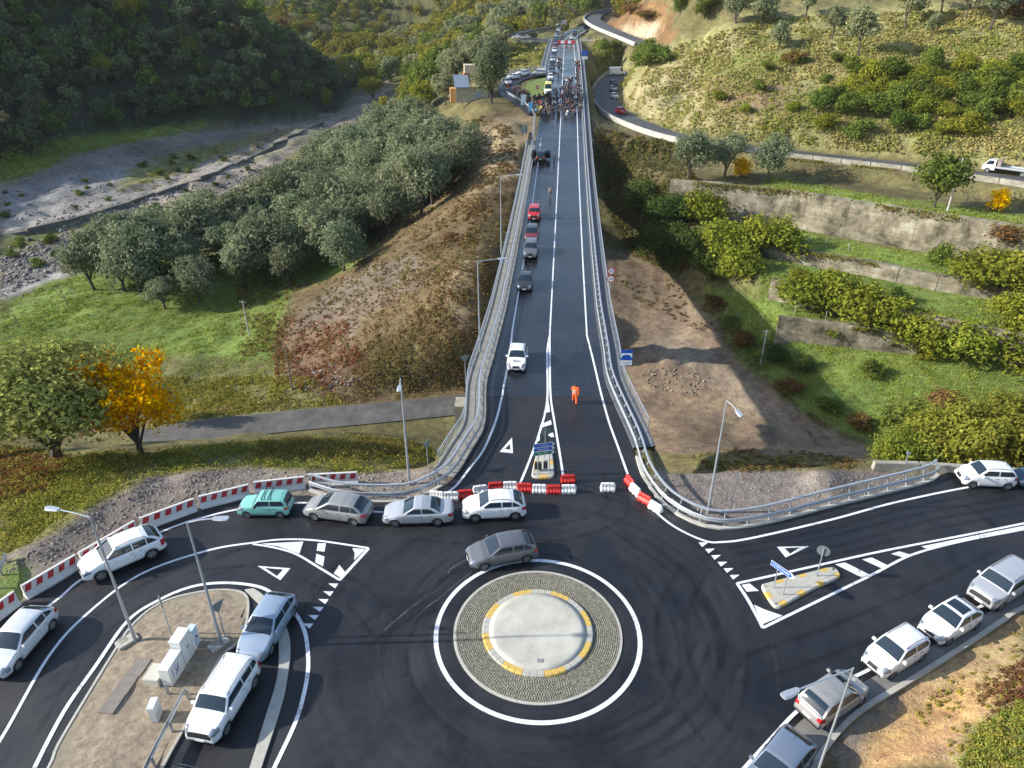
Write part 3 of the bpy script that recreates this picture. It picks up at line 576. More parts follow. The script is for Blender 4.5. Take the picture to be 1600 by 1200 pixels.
while r > 3.0:
    nn = int(2 * math.pi * r / .125); ph = random.random()
    for i in range(nn):
        a0 = 2 * math.pi * (i + ph) / nn; da = 2 * math.pi / nn * .40; rr = r + random.uniform(-.008, .008); h = .05 + random.uniform(-.008, .008); dr = .043
        for zz, k in ((.0, 1.0), (h - .012, 1.0), (h, .8)):
            for sa, sr in ((-1, -1), (1, -1), (1, 1), (-1, 1)):
                A = a0 + sa * da * k; RR = rr + sr * dr * k; V.append((RR * math.cos(A), RR * math.sin(A), zz))
        b = len(V) - 12
        fs = [(b+8, b+9, b+10, b+11)[::-1]] 
        for q in (0, 4): fs += [(b+q+k, b+q+(k+1)%4, b+q+4+(k+1)%4, b+q+4+k)[::-1] for k in range(4)]
        Fq += fs; c = random.uniform(.75, 1.25); g = random.random(); cc = (.215 * c, (.20 + .01 * g) * c, .155 * c); Cc += [cc] * len(fs)
    r -= .108
o = ob('cobble_apron', fast_mesh('cobbles', np.array(V), np.array(Fq), mat('cobble', (.2, .2, .16), .9, attr='Col', noise=.25, scale=7, bump=.2), cols=Cc), ri, kind='stuff')
ob('concrete_disc', lathe([(2.62, .02), (2.62, .165), (2.3, .185), (1.5, .20), (.01, .21)], 72, mat('disc_concrete', (.43, .415, .355), .85, noise=.28, scale=.8, bump=.3, detail=9), True), ri)
kv = MB(); A = 2 * math.pi / 48
def kerb_piece(r0, r1, a, h0, h1):
    q = a * .475; V = []
    for r_, h in ((r1, 0), (r1, h0), (r1 - .05, h1), (r0, h1), (r0, 0)):
        for s in (-1, 0, 1): V.append((r_ * math.cos(s * q), r_ * math.sin(s * q), h))
    F = [(i * 3 + j, i * 3 + j + 1, i * 3 + j + 4, i * 3 + j + 3) for i in range(4) for j in range(2)] + [(0, 3, 6, 9, 12), (14, 11, 8, 5, 2)]
    return V, F
v, f = kerb_piece(2.635, 2.96, A, .11, .16); kg = mk(v, f, M_CONC); ky = mk(v, f, M_YEL)
for i in range(48): ob('kerb_stone', ky if (i // 3) % 2 == 0 else kg, ri, rotz=(i + .5) * A + .09)
mb = MB(); mb.box((.05, -2.05, .20), (.3, .22, .03)); mb.ob('drain_cover', mat('drain_iron', (.22, .22, .21), .8), ri)
# ------------------------------------------------------------------ small raised splitter islands
def splitter(name, pxs, label, z=.16, kerbs=True, every=.5, yel=lambda i: i % 3 == 1):
    P = [(p[0], p[1]) for p in resample(smooth_line(gps(pxs) + gps(pxs[:1]), 5), .08)][:-1]
    c = (sum(p[0] for p in P) / len(P), sum(p[1] for p in P) / len(P)); e = empty(name, (c[0], c[1], 0), label=label, cat='traffic island')
    P = [(p[0] - c[0], p[1] - c[1]) for p in P]
    Ar = sum(P[i][0] * P[(i + 1) % len(P)][1] - P[(i + 1) % len(P)][0] * P[i][1] for i in range(len(P)))
    if Ar < 0: P = P[::-1]
    loop = resample([(*p, 0) for p in P + P[:1]], every); n = len(loop) - 1
    fine = P + P[:1]; inner = [q for q in offset([(*p, 0) for p in fine], .30)[:-1] if min(math.dist(q[:2], p) for p in P) > .285]
    v, f = fill_poly([(p[0], p[1]) for p in inner], z + .004); ob('pavement', mk(v, f, M_CONC), e)
    d = np.r_[0, np.cumsum([math.dist(fine[i], fine[i + 1]) for i in range(len(fine) - 1)])]; A3 = np.array([(*p, 0) for p in fine])
    for i in range(n):
        s0, s1 = d[-1] * i / n + .006, d[-1] * (i + 1) / n - .006; ts = np.linspace(s0, s1, 5)
        ln = [tuple(np.interp(t, d, A3[:, k]) for k in range(3)) for t in ts]
        v, f = profile_sweep(ln, [(0.0, 0), (0.015, z * .7), (.07, z), (.29, z), (.29, 0)]); k = 5
        f = [q[::-1] for q in f] + [tuple(range(k)), tuple(range(len(v) - 1, len(v) - k - 1, -1))]
        ob('kerb_stone', mk(v, f, M_YEL if yel(i) else M_CONC), e)
    return e
splitter('splitter_island', [(1189,916),(1200,912),(1275,893),(1290,889),(1303,889),(1311,897),(1309,905),(1270,923),(1225,948),(1215,951.5),(1206,947),(1192,925)], 'concrete splitter island with yellow kerb blocks and blue arrow sign, on the right arm')
splitter('splitter_island', [(839,706),(861,706),(866,738),(864,747),(855,748.5),(841,748.5),(832,746),(831,738)], 'narrow concrete splitter island at the foot of the viaduct', every=.6, yel=lambda i: i % 4 == 2)
# ------------------------------------------------------------------ viaduct
def near_then(pxs, side, y0, y1, st):
    return resample(smooth_line(gps(pxs) + [(float(cx(y) + side * hw(y)), y, float(ez(y))) for y in (YJ + 2, YJ + 8, YJ + 16)], 6), 1.0)[:-1] + [(float(cx(y) + side * hw(y)), float(y), float(ez(y))) for y in np.arange(YJ + 16, y1, st)]
KL = near_then([(482,768),(535,783),(610,786),(650,781),(690,762),(714,742),(736,706),(758,664)], -1, YJ, 148, 3.0)
KR = near_then([(1469,744),(1444,757),(1300,793),(1237,810),(1175,824),(1125,828),(1090,821),(1055,804),(1025,779),(1000,739),(985,690)], 1, YJ, 330, 3.0)
KL2 = [(float(cx(y) - hw(y)), float(y), float(ez(y))) for y in np.arange(226, 332, 4.0)]
def cut(line, f): return [p for p in line if f(p)]
via = empty('viaduct', (float(cx(YJ)), YJ, -1), label='long concrete road viaduct rising away from the roundabout', cat='bridge')
def vp(name, v, f, m, smooth=False): return ob(name, mk([(a[0] - float(cx(YJ)), a[1] - YJ, a[2] + 1) for a in v], f, m, smooth), via)
v, f = profile_sweep(deck_line(YJ + .5, 157), [(6.45, .14), (6.45, -.45), (4.8, -.75), (4.2, -1.5), (-4.2, -1.5), (-4.8, -.75), (-6.4, -.45), (-6.4, .14)]); vp('deck', v, f, M_CONCD)
for y, zb in ((90, -15.2), (126, -7.5)):
    c = float(cx(y)); e = float(ez(y)); mb = MB(); mb.box((c, y, (e - 1.5 + zb) / 2 - 1), (5.5, 4.6, e - 1.5 - zb + 2), .0); mb.box((c, y, e - 2.1), (8.6, 3.4, 1.2)); vp('pier', mb.v, mb.f, M_CONCD)
mb = MB(); mb.box((float(cx(YJ)), YJ + .6, -8.6), (15.5, 1.6, 15.4)); vp('abutment', mb.v, mb.f, M_CONCD)
mb = MB(); mb.box((float(cx(153)), 153.5, float(ez(153)) - 4), (14, 3.0, 7.0)); vp('abutment', mb.v, mb.f, M_CONCD)
SWL = cut(KL, lambda p: p[1] > gp(700, 752)[1])
M_SWL = mat('footway_concrete', (.22, .215, .19), .9, noise=.22, scale=1.2, bump=.2); M_SWR = mat('footway_asphalt', (.085, .095, .11), .7, noise=.25, scale=1.5, bump=.2)
v, f = profile_sweep(SWL, [(.0, -.02), (.0, .17), (.35, .18), (1.45, .2), (1.58, .3), (1.72, .3), (1.72, -.3)]); vp('footway', v, f, M_SWL)
v, f = profile_sweep(cut(KR, lambda p: p[1] > 44.0), [(.0, -.02), (.0, .17), (-.35, .18), (-1.4, .2), (-1.5, .3), (-1.65, .3), (-1.65, -.3)]); vp('footway', v, [q[::-1] for q in f], M_SWR)
v, f = profile_sweep(KL2, [(.0, -.02), (.0, .17), (.35, .18), (1.45, .2), (1.58, .3), (1.72, .3), (1.72, -.3)]); vp('footway', v, f, M_SWR)
# kerbs round the flares
def kerb_run(name, line, s, label):
    v, f = profile_sweep(line, [(0, -.02), (0, .10), (s * .03, .12), (s * .25, .12), (s * .25, -.05)]); return ob(name, mk(v, f if s > 0 else [q[::-1] for q in f], M_CONC), kind='structure', label=label)
kerb_run('kerb', cut(KL, lambda p: p[1] <= gp(700, 752)[1]), 1, 'concrete kerb under the guardrail at the left foot of the viaduct')
kerb_run('kerb', cut(KR, lambda p: p[1] <= 44.0), -1, 'concrete kerb under the guardrail at the right foot of the viaduct')
WB = [(.0, .43), (-.045, .48), (-.045, .54), (.0, .59), (-.045, .64), (-.045, .70), (0, .76)]
def guardrail(name, line, s, label, step=1.6, top=True, z0=0.0, group=None):
    """W-beam with a raised rear rail on posts; s = +1 when the outside is to the left of travel"""
    o = line[0]; e = empty(name, o, label=label, cat='guardrail', group=group); L = [(p[0] - o[0], p[1] - o[1], p[2] - o[2] + z0) for p in line]
    G = offset(L, s * .18); v, f = profile_sweep(G, [(s * a, b) for a, b in WB]); ob('beam', mk(v, f if s > 0 else [q[::-1] for q in f], M_GALV, True), e)
    if top:
        T = offset(L, s * .55); v, f = profile_sweep(T, [(-.06, 1.02), (-.06, 1.14), (.06, 1.14), (.06, 1.02), (-.06, 1.02)]); ob('top_rail', mk(v, f, M_GALV), e)
        v, f = profile_sweep(offset(L, s * .42), [(-.03, .60), (-.03, .70), (.03, .70), (.03, .60), (-.03, .60)])
    pts = resample(G, step)
    mb = MB(); mb.box((0, s * .10, .35), (.10, .08, .72)); 
    if top: mb.tube([(0, s * .12, .1), (0, s * .30, .75), (0, s * .37, 1.04)], .045, 5)
    me = mb.mesh(M_GALVD)
    for i in range(len(pts)):
        a, b = pts[max(i - 1, 0)], pts[min(i + 1, len(pts) - 1)]; ob('post', me, e, loc=pts[i], rotz=math.atan2(b[1] - a[1], b[0] - a[0]))
    return e
def parapet(name, line, s, label, d=1.62, step=1.9, z0=.3, rails=(.25, .55, .82, 1.1)):
    L = offset(line, s * d); o = L[0]; e = empty(name, o, label=label, cat='fence'); L = [(p[0] - o[0], p[1] - o[1], p[2] - o[2] + z0) for p in L]
    for h in rails:
        r = .03 if h > 1 else .014; v, f = profile_sweep(L, [(-r, h - r), (-r, h + r), (r, h + r), (r, h - r), (-r, h - r)]); ob('rail', mk(v, f, M_GALV), e)
    mb = MB(); mb.box((0, 0, .55), (.05, .05, 1.1)); me = mb.mesh(M_GALVD); pts = resample(L, step)
    for i in range(len(pts)):
        a, b = pts[max(i - 1, 0)], pts[min(i + 1, len(pts) - 1)]; ob('post', me, e, loc=pts[i], rotz=math.atan2(b[1] - a[1], b[0] - a[0]))
    return e
guardrail('guardrail', KL, 1, 'galvanised steel guardrail curving from the parked cars onto the left edge of the viaduct')
guardrail('guardrail', KR, -1, 'galvanised steel guardrail along the right edge of the viaduct, curving round to right arm')
guardrail('guardrail', KL2, 1, 'far steel guardrail beside the queue of parked cars beyond the crowd', step=2.5)
parapet('parapet_railing', cut(KL, lambda p: p[1] > gp(700, 740)[1]), 1, 'steel footway railing on the outer left edge of the viaduct')
parapet('parapet_railing', cut(KR, lambda p: p[1] > 45.5), -1, 'steel footway railing on the outer right edge of the viaduct', d=1.56, step=1.9)
parapet('parapet_railing', KL2, 1, 'far pale railing left of the queue of parked cars', step=3)
# curved white railing at the forecourt left of the crowd
CW_ = smooth_line([(float(cx(148) - 4.8), 148.0, float(ez(148))), pr(838, 186), pr(833, 176), pr(822, 166), pr(806, 156), pr(795, 150)], 5); CW_ = [(p[0], p[1], float(ez(p[1]))) for p in CW_]
guardrail('guardrail', CW_, 1, 'short pale guardrail curving away left in front of the crowd', step=2)
LG = smooth_line([pr(852, 112), pr(835, 111), pr(815, 113), pr(800, 118), pr(790, 126), pr(786, 136)], 5); LG = [(p[0], p[1], float(ez(p[1]))) for p in LG]
guardrail('guardrail', LG, -1, 'pale guardrail behind the cars parked on the loop road', step=2.5)
XG = [pr(802, 66), pr(820, 66.5), pr(840, 66), pr(862, 65.5)]; XG = [(p[0], p[1], float(ez(p[1]))) for p in XG]
guardrail('guardrail', XG, 1, 'far guardrail crossing left of the queue of parked cars', step=3)
XG = [gp(905, 65, 11.4), gp(940, 66.5, 11.2), gp(975, 68, 11), gp(1010, 70, 11)]
guardrail('guardrail', XG, 1, 'far guardrail running right from the end of viaduct', step=3)
RG = [(p[0], p[1], p[2] + .4) for p in offset(RAMP, 4.3)]
v, f = profile_sweep(RG, [(-.25, -.6), (-.2, .9), (.2, .9), (.25, -.6)]); ob('concrete_barrier_wall', mk(v, f, M_CONC), label='long pale concrete barrier along the ramp bending uphill', cat='barrier')
# pale parapet wall of the hillside road
PW = offset(UPRD, 3.7)
i0 = 0; blk = cut(PW, lambda p: True)
def block_wall(name, line, w, h, step, label, cat='wall', m=None):
    e = empty(name, line[0], label=label, cat=cat); P = resample(line, step)
    for a, b in zip(P[:-1], P[1:]):
        L_ = math.dist(a[:2], b[:2]); c = [(a[k] + b[k]) / 2 - line[0][k] for k in range(3)]; mb = MB(); mb.box((0, 0, h / 2 - .3), (L_ - .04, w, h + .6), top=.97); ob('block', mb.mesh(m or M_CONC), e, loc=c, rotz=math.atan2(b[1] - a[1], b[0] - a[0]))
    return e
pj = [proj(np.array(p[0]), np.array(p[1]), np.array(p[2])) for p in PW]
seg1 = [p for p, q in zip(PW, pj) if q[0] < 1075]
block_wall('parapet_wall', seg1, .35, .95, 4.0, 'pale concrete parapet along the bend of the hillside road')
seg2 = [p for p, q in zip(PW, pj) if 1215 < q[0] < 1700]
block_wall('parapet_wall', seg2, .4, .75, 5.0, 'low weathered parapet of the hillside road below the flatbed truck', m=M_CONCD)
# ------------------------------------------------------------------ terrace retaining walls
def wall_mat():
    m = bpy.data.materials.new('old_masonry'); m.use_nodes = True; t = m.node_tree; b = t.nodes['Principled BSDF']; b.inputs['Roughness'].default_value = .95; tc = t.nodes.new('ShaderNodeTexCoord'); geo = t.nodes.new('ShaderNodeNewGeometry')
    def nz(s, de, sc3=None):
        n = t.nodes.new('ShaderNodeTexNoise'); n.inputs['Scale'].default_value = s; n.inputs['Detail'].default_value = de; n.inputs['Roughness'].default_value = .7
        mp = t.nodes.new('ShaderNodeMapping'); mp.inputs['Scale'].default_value = sc3 or (1, 1, 1); t.links.new(geo.outputs['Position'], mp.inputs[0]); t.links.new(mp.outputs[0], n.inputs['Vector']); return n
    def ramp(n, pts):
        r = t.nodes.new('ShaderNodeValToRGB'); e = r.color_ramp.elements; e[0].position, e[0].color = pts[0][0], (*pts[0][1], 1); e[1].position, e[1].color = pts[-1][0], (*pts[-1][1], 1)
        for p, c in pts[1:-1]: q = e.new(p); q.color = (*c, 1)
        t.links.new(n.outputs['Fac'], r.inputs[0]); return r
    base = ramp(nz(.35, 8), [(.36, (.055, .05, .03)), (.45, (.15, .13, .088)), (.56, (.26, .23, .165)), (.68, (.42, .39, .31))])
    st = ramp(nz(.55, 8, (1.3, 1.3, .22)), [(.30, (.50, .45, .37)), (.46, (1, 1, 1)), (1, (1, 1, 1))]); lay = ramp(nz(1.0, 3, (.12, .12, 3.0)), [(.35, (.75, .73, .68)), (.55, (1.05, 1.05, 1.05))])
    m1 = t.nodes.new('ShaderNodeMixRGB'); m1.blend_type = 'MULTIPLY'; m1.inputs[0].default_value = .85; t.links.new(base.outputs[0], m1.inputs[1]); t.links.new(st.outputs[0], m1.inputs[2])
    m2 = t.nodes.new('ShaderNodeMixRGB'); m2.blend_type = 'MULTIPLY'; m2.inputs[0].default_value = .8; t.links.new(m1.outputs[0], m2.inputs[1]); t.links.new(lay.outputs[0], m2.inputs[2]); t.links.new(m2.outputs[0], b.inputs['Base Color'])
    bp = t.nodes.new('ShaderNodeBump'); bp.inputs['Strength'].default_value = .8; bp.inputs['Distance'].default_value = .12; t.links.new(nz(2.0, 8).outputs['Fac'], bp.inputs['Height']); t.links.new(bp.outputs[0], b.inputs['Normal']); return m
M_WALL = wall_mat()
names = ['lowest terrace retaining wall, grey and stained, above the shaded grass', 'terrace wall half hidden behind the yellow-green vine hedge', 'low pale terrace wall above the vine hedge', 'tall weathered concrete terrace wall with dark stains', 'retaining wall holding up the hillside road']
for k, (ln, a, b) in enumerate(WALLS):
    x0 = (37, 38, 39, 28, 48)[k]; xs = np.linspace(x0, 108, 40); L3 = [(float(x), float(wy(ln, x)), 0.0) for x in xs]
    e = empty('terrace_wall', (L3[0][0], L3[0][1], a), label=names[k], cat='retaining wall', group='terrace walls on the right hillside')
    step = 5.0; P = resample(L3, step); 
    for i in range(len(P) - 1):
        p, q = P[i], P[i + 1]; mb = MB(); ll = math.dist(p[:2], q[:2]); h = b - a + random.uniform(.05, .22)
        n = 5; V = []; F = []
        for s in range(n):
            u = -ll / 2 + .012 + (ll - .024) * s / (n - 1); jt = random.uniform(-.05, .05)
            for (oy, zz) in ((-.72, -.8), (-.66 + jt * .4, .4 * h), (-.5, h + jt), (.62, h + jt * .6), (.62, -.8)): V.append((u, oy, zz))
        for s in range(n - 1): F += [(s*5+r, (s+1)*5+r, (s+1)*5+r+1, s*5+r+1) for r in range(4)]
        F += [tuple(range(5)), tuple(range((n-1)*5+4, (n-1)*5-1, -1))]
        ob('wall_panel', mk(V, F, M_WALL), e, loc=((p[0]+q[0])/2 - L3[0][0], (p[1]+q[1])/2 - L3[0][1], 0), rotz=math.atan2(q[1]-p[1], q[0]-p[0]))
# roadside wall behind the white car, right
RW = gps([(1362, 731), (1420, 732), (1500, 737), (1600, 744), (1740, 753)])
block_wall('roadside_wall', RW, .4, .55, 3.0, 'low grey roadside wall behind the white car on the right arm', m=M_CONCD)
# ------------------------------------------------------------------ pavements and left island
LIs = [(20,1290),(75,1200),(90,1164),(140,1080),(180,1015),(202,982),(235,952),(270,935),(320,924),(357,922),(382,927),(390,942),(387,975),(375,1005),(350,1025),(325,1070),(295,1130),(270,1175),(257,1200),(210,1290)]
LI = resample(smooth_line(gps(LIs), 4), .4); xs_ = [(p[0], p[1]) for p in LI]
li = empty('earth_island', (*LI[0][:2], 0), label='kerbed earth island with utility cabinets, lower left', cat='traffic island')
def rel(v, o): return [(a[0] - o[0], a[1] - o[1], a[2]) for a in v]
gx = np.arange(min(p[0] for p in xs_), max(p[0] for p in xs_), .28); gy = np.arange(min(p[1] for p in xs_), max(p[1] for p in xs_), .28); A_, B_ = np.meshgrid(gx, gy)
inn = poly_in(A_, B_, xs_); dd, _, _ = seg_dist(A_.ravel(), B_.ravel(), xs_ + xs_[:1]); dd = dd.reshape(A_.shape)
Zi = .09 + sstep(dd, .2, 2) * .10 + fbm(A_, B_, 1.1, 51, 4) * .055; idx = -np.ones(A_.shape, int); idx[inn & (dd > .1)] = np.arange((inn & (dd > .1)).sum())
V = [(a - LI[0][0], b - LI[0][1], z) for a, b, z, q in zip(A_.ravel(), B_.ravel(), Zi.ravel(), idx.ravel()) if q >= 0]
F = [(idx[j, i], idx[j, i+1], idx[j+1, i+1], idx[j+1, i]) for j in range(A_.shape[0] - 1) for i in range(A_.shape[1] - 1) if min(idx[j, i], idx[j, i+1], idx[j+1, i+1], idx[j+1, i]) >= 0]
ob('soil', mk(V, F, mat('island_soil', (.25, .20, .14), .95, noise=.55, scale=3.4, bump=1.0, detail=9), True), li)
Ls = LI + LI[:1]; v, f = fill_poly(xs_, .085); ob('soil_edge', mk(rel(v, LI[0]), f, mat('island_soil2', (.25, .21, .145), .95, noise=.25, scale=3, bump=.6)), li)
sgn = 1 if sum(xs_[i][0] * xs_[(i+1) % len(xs_)][1] - xs_[(i+1) % len(xs_)][0] * xs_[i][1] for i in range(len(xs_))) > 0 else -1
v, f = profile_sweep(LI, [(0, 0), (0, .11), (sgn * .13, .115), (sgn * .13, .02)]); ob('kerb', mk(rel(v, LI[0]), f, M_CONC), li)
CS = [((383,923),(396,921)),((398,938),(410,930)),((420,960),(435,955)),((433,985),(451,990)),((436,1015),(454,1018)),((435,1050),(452,1042)),((428,1082),(446,1080)),((420,1107),(439,1107)),((405,1155),(424,1155)),((391,1200),(410,1197)),((372,1260),(392,1255))]
V = [gp(*q[0], .0) for q in CS] + [gp(*q[1], .0) for q in CS]; n = len(CS); A3 = smooth_line(V[:n], 4); B3 = smooth_line(V[n:], 4); n = len(A3)
V = [(p[0], p[1], .10) for p in A3 + B3] + [(p[0], p[1], -.02) for p in A3 + B3]; F = [(i, n+i, n+i+1, i+1) for i in range(n-1)] + [(2*n+i, i, i+1, 2*n+i+1) for i in range(n-1)] + [(n+i, 3*n+i, 3*n+i+1, n+i+1) for i in range(n-1)]
ob('concrete_strip', mk(V, F, M_CONC), kind='structure', label='flat concrete kerb strip beside the pale blue hatchback')
PVo = [(1207,1156),(1245,1116),(1285,1088),(1328,1065),(1357,1051),(1440,1007),(1520,959),(1600,916),(1720,868)]
PVi = [(1263,1199),(1309,1137),(1348,1103),(1405,1069),(1496,1012),(1561,969),(1600,946),(1760,885)]
a = smooth_line(gps([(1170, 1230)] + PVo), 4); b = smooth_line(gps([(1225, 1265)] + PVi), 4)
M_PAVE = mat('pavement', (.17, .165, .15), .9, noise=.22, scale=1.4, bump=.3)
K2 = smooth_line(gps([(1225, 1265)] + PVi), 5)
A2 = resample(smooth_line(gps([(1170+22, 1230)] + [(q[0] + 14, q[1] + 4) for q in PVo]), 4), 1.0); n = 60
A2 = [tuple(np.array(A2)[int(i * (len(A2) - 1) / (n - 1))]) for i in range(n)]; K3 = resample(K2, .2); K3 = [tuple(np.array(K3)[int(i * (len(K3) - 1) / (n - 1))]) for i in range(n)]
V = [(p[0], p[1], .03) for p in A2] + [(p[0], p[1], .03) for p in K3]; F = [(i, n+i, n+i+1, i+1)[::-1] for i in range(n-1)]
ob('pavement', mk(V, F, M_PAVE), kind='structure', label='concrete footway under the cars parked on the right')
kerb_run('kerb', K2, -1, 'long concrete kerb between the parked cars and the earth bank on the right')
# ------------------------------------------------------------------ concrete barriers with red stripes
M_BARR = mat('barrier_concrete', (.58, .56, .52), .85, noise=.14, scale=1.6, bump=.25); M_RED = mat('red_paint', (.42, .022, .03), .6, noise=.2, scale=5)
BARS = [((-50, 1008), (36, 944)), ((44, 938), (129, 887)), ((133, 885), (220, 833)), ((224, 831), (310, 799)), ((314, 797), (393, 777)), ((398, 774), (478, 765)), ((482, 762), (560, 758))]
who = ['at the left edge of the picture', 'beside the silver hatchback at the left edge', 'behind the white estate car', 'just right of the white estate car', 'left of the turquoise car', 'behind the turquoise car', 'last on the right, behind the guardrail end']
def barrier(a, b, lab):
    A3, B3 = gp(*a), gp(*b); L_ = math.dist(A3, B3); dx, dy = (B3[0] - A3[0]) / L_, (B3[1] - A3[1]) / L_
    e = empty('concrete_barrier', ((A3[0] + B3[0]) / 2 - dy * .30, (A3[1] + B3[1]) / 2 + dx * .30, 0), math.atan2(dy, dx), 'white concrete barrier with slanted red stripes, ' + lab, 'barrier', 'striped concrete barriers along the left bend')
    pr_ = [(-.29, -.05), (-.29, .08), (-.12, .30), (-.075, .92), (.075, .92), (.12, .30), (.29, .08), (.29, -.05)]; h = L_ / 2 - .03
    V = [(-h, p[0], p[1]) for p in pr_] + [(h, p[0], p[1]) for p in pr_]; k = 8; F = [(i, i + k, (i + 1) % k + k, (i + 1) % k) for i in range(k)] + [tuple(range(k)), tuple(range(2 * k - 1, k - 1, -1))]
    ob('body', mk(V, F, M_BARR), e); ns = max(3, int(round(L_ / .66)))
    def fp(u, t): # on the sloped road face
        return (u, -.12 + .045 * t - .004, .30 + .62 * t)
    sw = L_ / ns * .27
    me = mk([fp(-sw - .07, .22), fp(sw - .07, .22), fp(sw + .07, .90), fp(-sw + .07, .90)], [(0, 1, 2, 3)], M_RED)
    for i in range(ns): ob('red_stripe', me, e, loc=(-L_ / 2 + (i + .5) * L_ / ns, 0, 0))
for (a, b), q in zip(BARS, who): barrier(a, b, q)
# ------------------------------------------------------------------ red and white plastic barriers
M_PR = mat('red_plastic', (.55, .028, .02), .42, noise=.08, scale=3); M_PW = mat('white_plastic', (.72, .71, .68), .45, noise=.08, scale=3)
def plastic_mesh(m):
    mb = MB(); L_, H_ = 1.0, .62
    prof = [(-.24, .06), (-.24, .20), (-.12, .34), (-.09, H_ - .03), (-.06, H_), (.06, H_), (.09, H_ - .03), (.12, .34), (.24, .20), (.24, .06)]
    xs = [-.5, -.44, -.36, -.33, -.25, -.22, -.14, -.11, -.03, 0.03, .11, .14, .22, .25, .33, .36, .44, .5]; k = len(prof); V = []; F = []
    for i, x in enumerate(xs):
        g = .86 if (i % 4 in (3, 0) and 1 < i < len(xs) - 2) else 1.0; t = 1.0 if abs(x) < .45 else .92
        for y, z in prof: V.append((x * (1 - .10 * z / H_), y * g * t, z * (.97 if t < 1 else 1)))
    for i in range(len(xs) - 1): F += [(i*k+j, i*k+(j+1)%k, (i+1)*k+(j+1)%k, (i+1)*k+j)[::-1] for j in range(k)]
    F += [tuple(range(k)), tuple(range(len(V) - 1, len(V) - k - 1, -1))]; mb.add(V, F)
    for x in (-.36, .0, .36): mb.box((x, 0, .03), (.2, .44, .07))
    mb.tube([(.49, 0, .1), (.49, 0, .5)], .06, 6); mb.tube([(0, 0, H_ - .01), (0, 0, H_ + .03)], .06, 8)
    return mb.mesh(m)
PMR, PMW = plastic_mesh(M_PR), plastic_mesh(M_PW)
PB = [(683,779,'w',-.2,'leftmost, behind the silver saloon'), (705,780,'w',.05,'second from the left end of the row'), (727,777,'r',.12,'first red one from the left end'), (750,770,'w',.22,'behind the bonnet of the white crossover'), (774,765,'r',.1,'behind the roof of the white crossover'), (797,764,'w',.05,'third white one behind the white crossover'), (819.5,766.5,'r',-.03,'third red one, left of the narrow island'), (842.5,768.5,'w',-.03,'in front of the narrow splitter island'), (865,769.5,'r',0,'fourth red one, right of the narrow island'), (888,769,'w',.02,'right end of the row, under a red one'), (887,753,'r',.05,'standing behind the right end of the row'), (949,766,'w',0,'standing alone in the right lane'), (984,757,'r',-1.2,'top of the short slanting row on the right'), (992.5,770,'w',-1.1,'second in the short slanting row'), (1007,784,'r',-.8,'third in the short slanting row'), (1024,797,'w',-.85,'lower end of the short slanting row')]
for a, b, c, rz, lab in PB:
    o = ob('plastic_barrier', PMR if c == 'r' else PMW, None, gp(a, b), rz, ('red' if c == 'r' else 'white') + ' plastic barrier, ' + lab, 'barrier', 'plastic barriers closing off the viaduct')
for i, (a, c) in enumerate(((873.5, 'r'), (879, 'w'), (884.5, 'r'), (890, 'w'), (895.5, 'r'))):
    wh_ = ['left end', 'second from left', 'middle', 'second from right', 'right end'][i]
    p = pr(a, 68.5); o = ob('plastic_barrier', PMR if c == 'r' else PMW, None, p, 0, ('red' if c == 'r' else 'white') + ' plastic barrier, ' + wh_ + ' of the far row across the road', 'barrier', 'far row of barriers across the road'); o.scale = (1.7, 1.7, 1.9)

# low flood wall in the riverbed
FWp = [gt(*q) for q in ((-30, 382), (60, 362), (150, 338), (215, 316), (280, 295), (350, 266), (420, 236), (470, 210), (505, 192))]; FWp = resample(smooth_line(FWp, 4), 6.0); FWp = [(p[0], p[1], float(tz(p[0], p[1]))) for p in FWp]
block_wall('flood_wall', FWp, .8, .8, 9.0, 'long low dark flood wall running along the riverbed', m=mat('flood_wall', (.13, .12, .10), .95, noise=.4, scale=.5, bump=.6))
# ------------------------------------------------------------------ vehicles
def paint_mat(name, c, metal=.0, rough=.32): return mat('paint_' + name, c, rough, metal, coat=.6)
PAINTS = dict(white=paint_mat('white', (.74, .75, .75)), pearl=paint_mat('pearl', (.60, .62, .64), .15), silver=paint_mat('silver', (.50, .515, .53), .4, .3), grey=paint_mat('grey', (.15, .155, .165), .4), darkgrey=paint_mat('darkgrey', (.06, .063, .07), .5), black=paint_mat('black', (.012, .012, .014)), red=paint_mat('red', (.45, .02, .018)), darkred=paint_mat('darkred', (.22, .03, .025), .3), blue=paint_mat('blue', (.34, .42, .52), .4), teal=paint_mat('teal', (.20, .50, .43)), beige=paint_mat('beige', (.33, .325, .31), .35), navy=paint_mat('navy', (.05, .09, .12), .4), yellow=paint_mat('yellow', (.72, .62, .05)), bluegrey=paint_mat('bluegrey', (.28, .33, .40), .6), orange=paint_mat('orange', (.6, .12, .03)))
M_GLASS = mat('car_glass', (.016, .028, .040), .05, spec=.65); M_TRIM = mat('black_trim', (.018, .018, .02), .55); M_TYRE = M_BLACK; M_RIM = mat('alloy', (.45, .46, .47), .35, .7)
M_HEAD = mat('headlight_lens', (.22, .25, .29), .12, .3, coat=.6); M_TAIL = mat('tail_lens', (.40, .012, .015), .15, coat=.5); M_PLATE = mat('number_plate', (.75, .75, .73), .5); M_SEAM = mat('seam', (.02, .02, .022), .8); M_CHROME = mat('chrome', (.6, .61, .62), .2, .9); M_SEAT = mat('seat', (.05, .05, .055), .9)
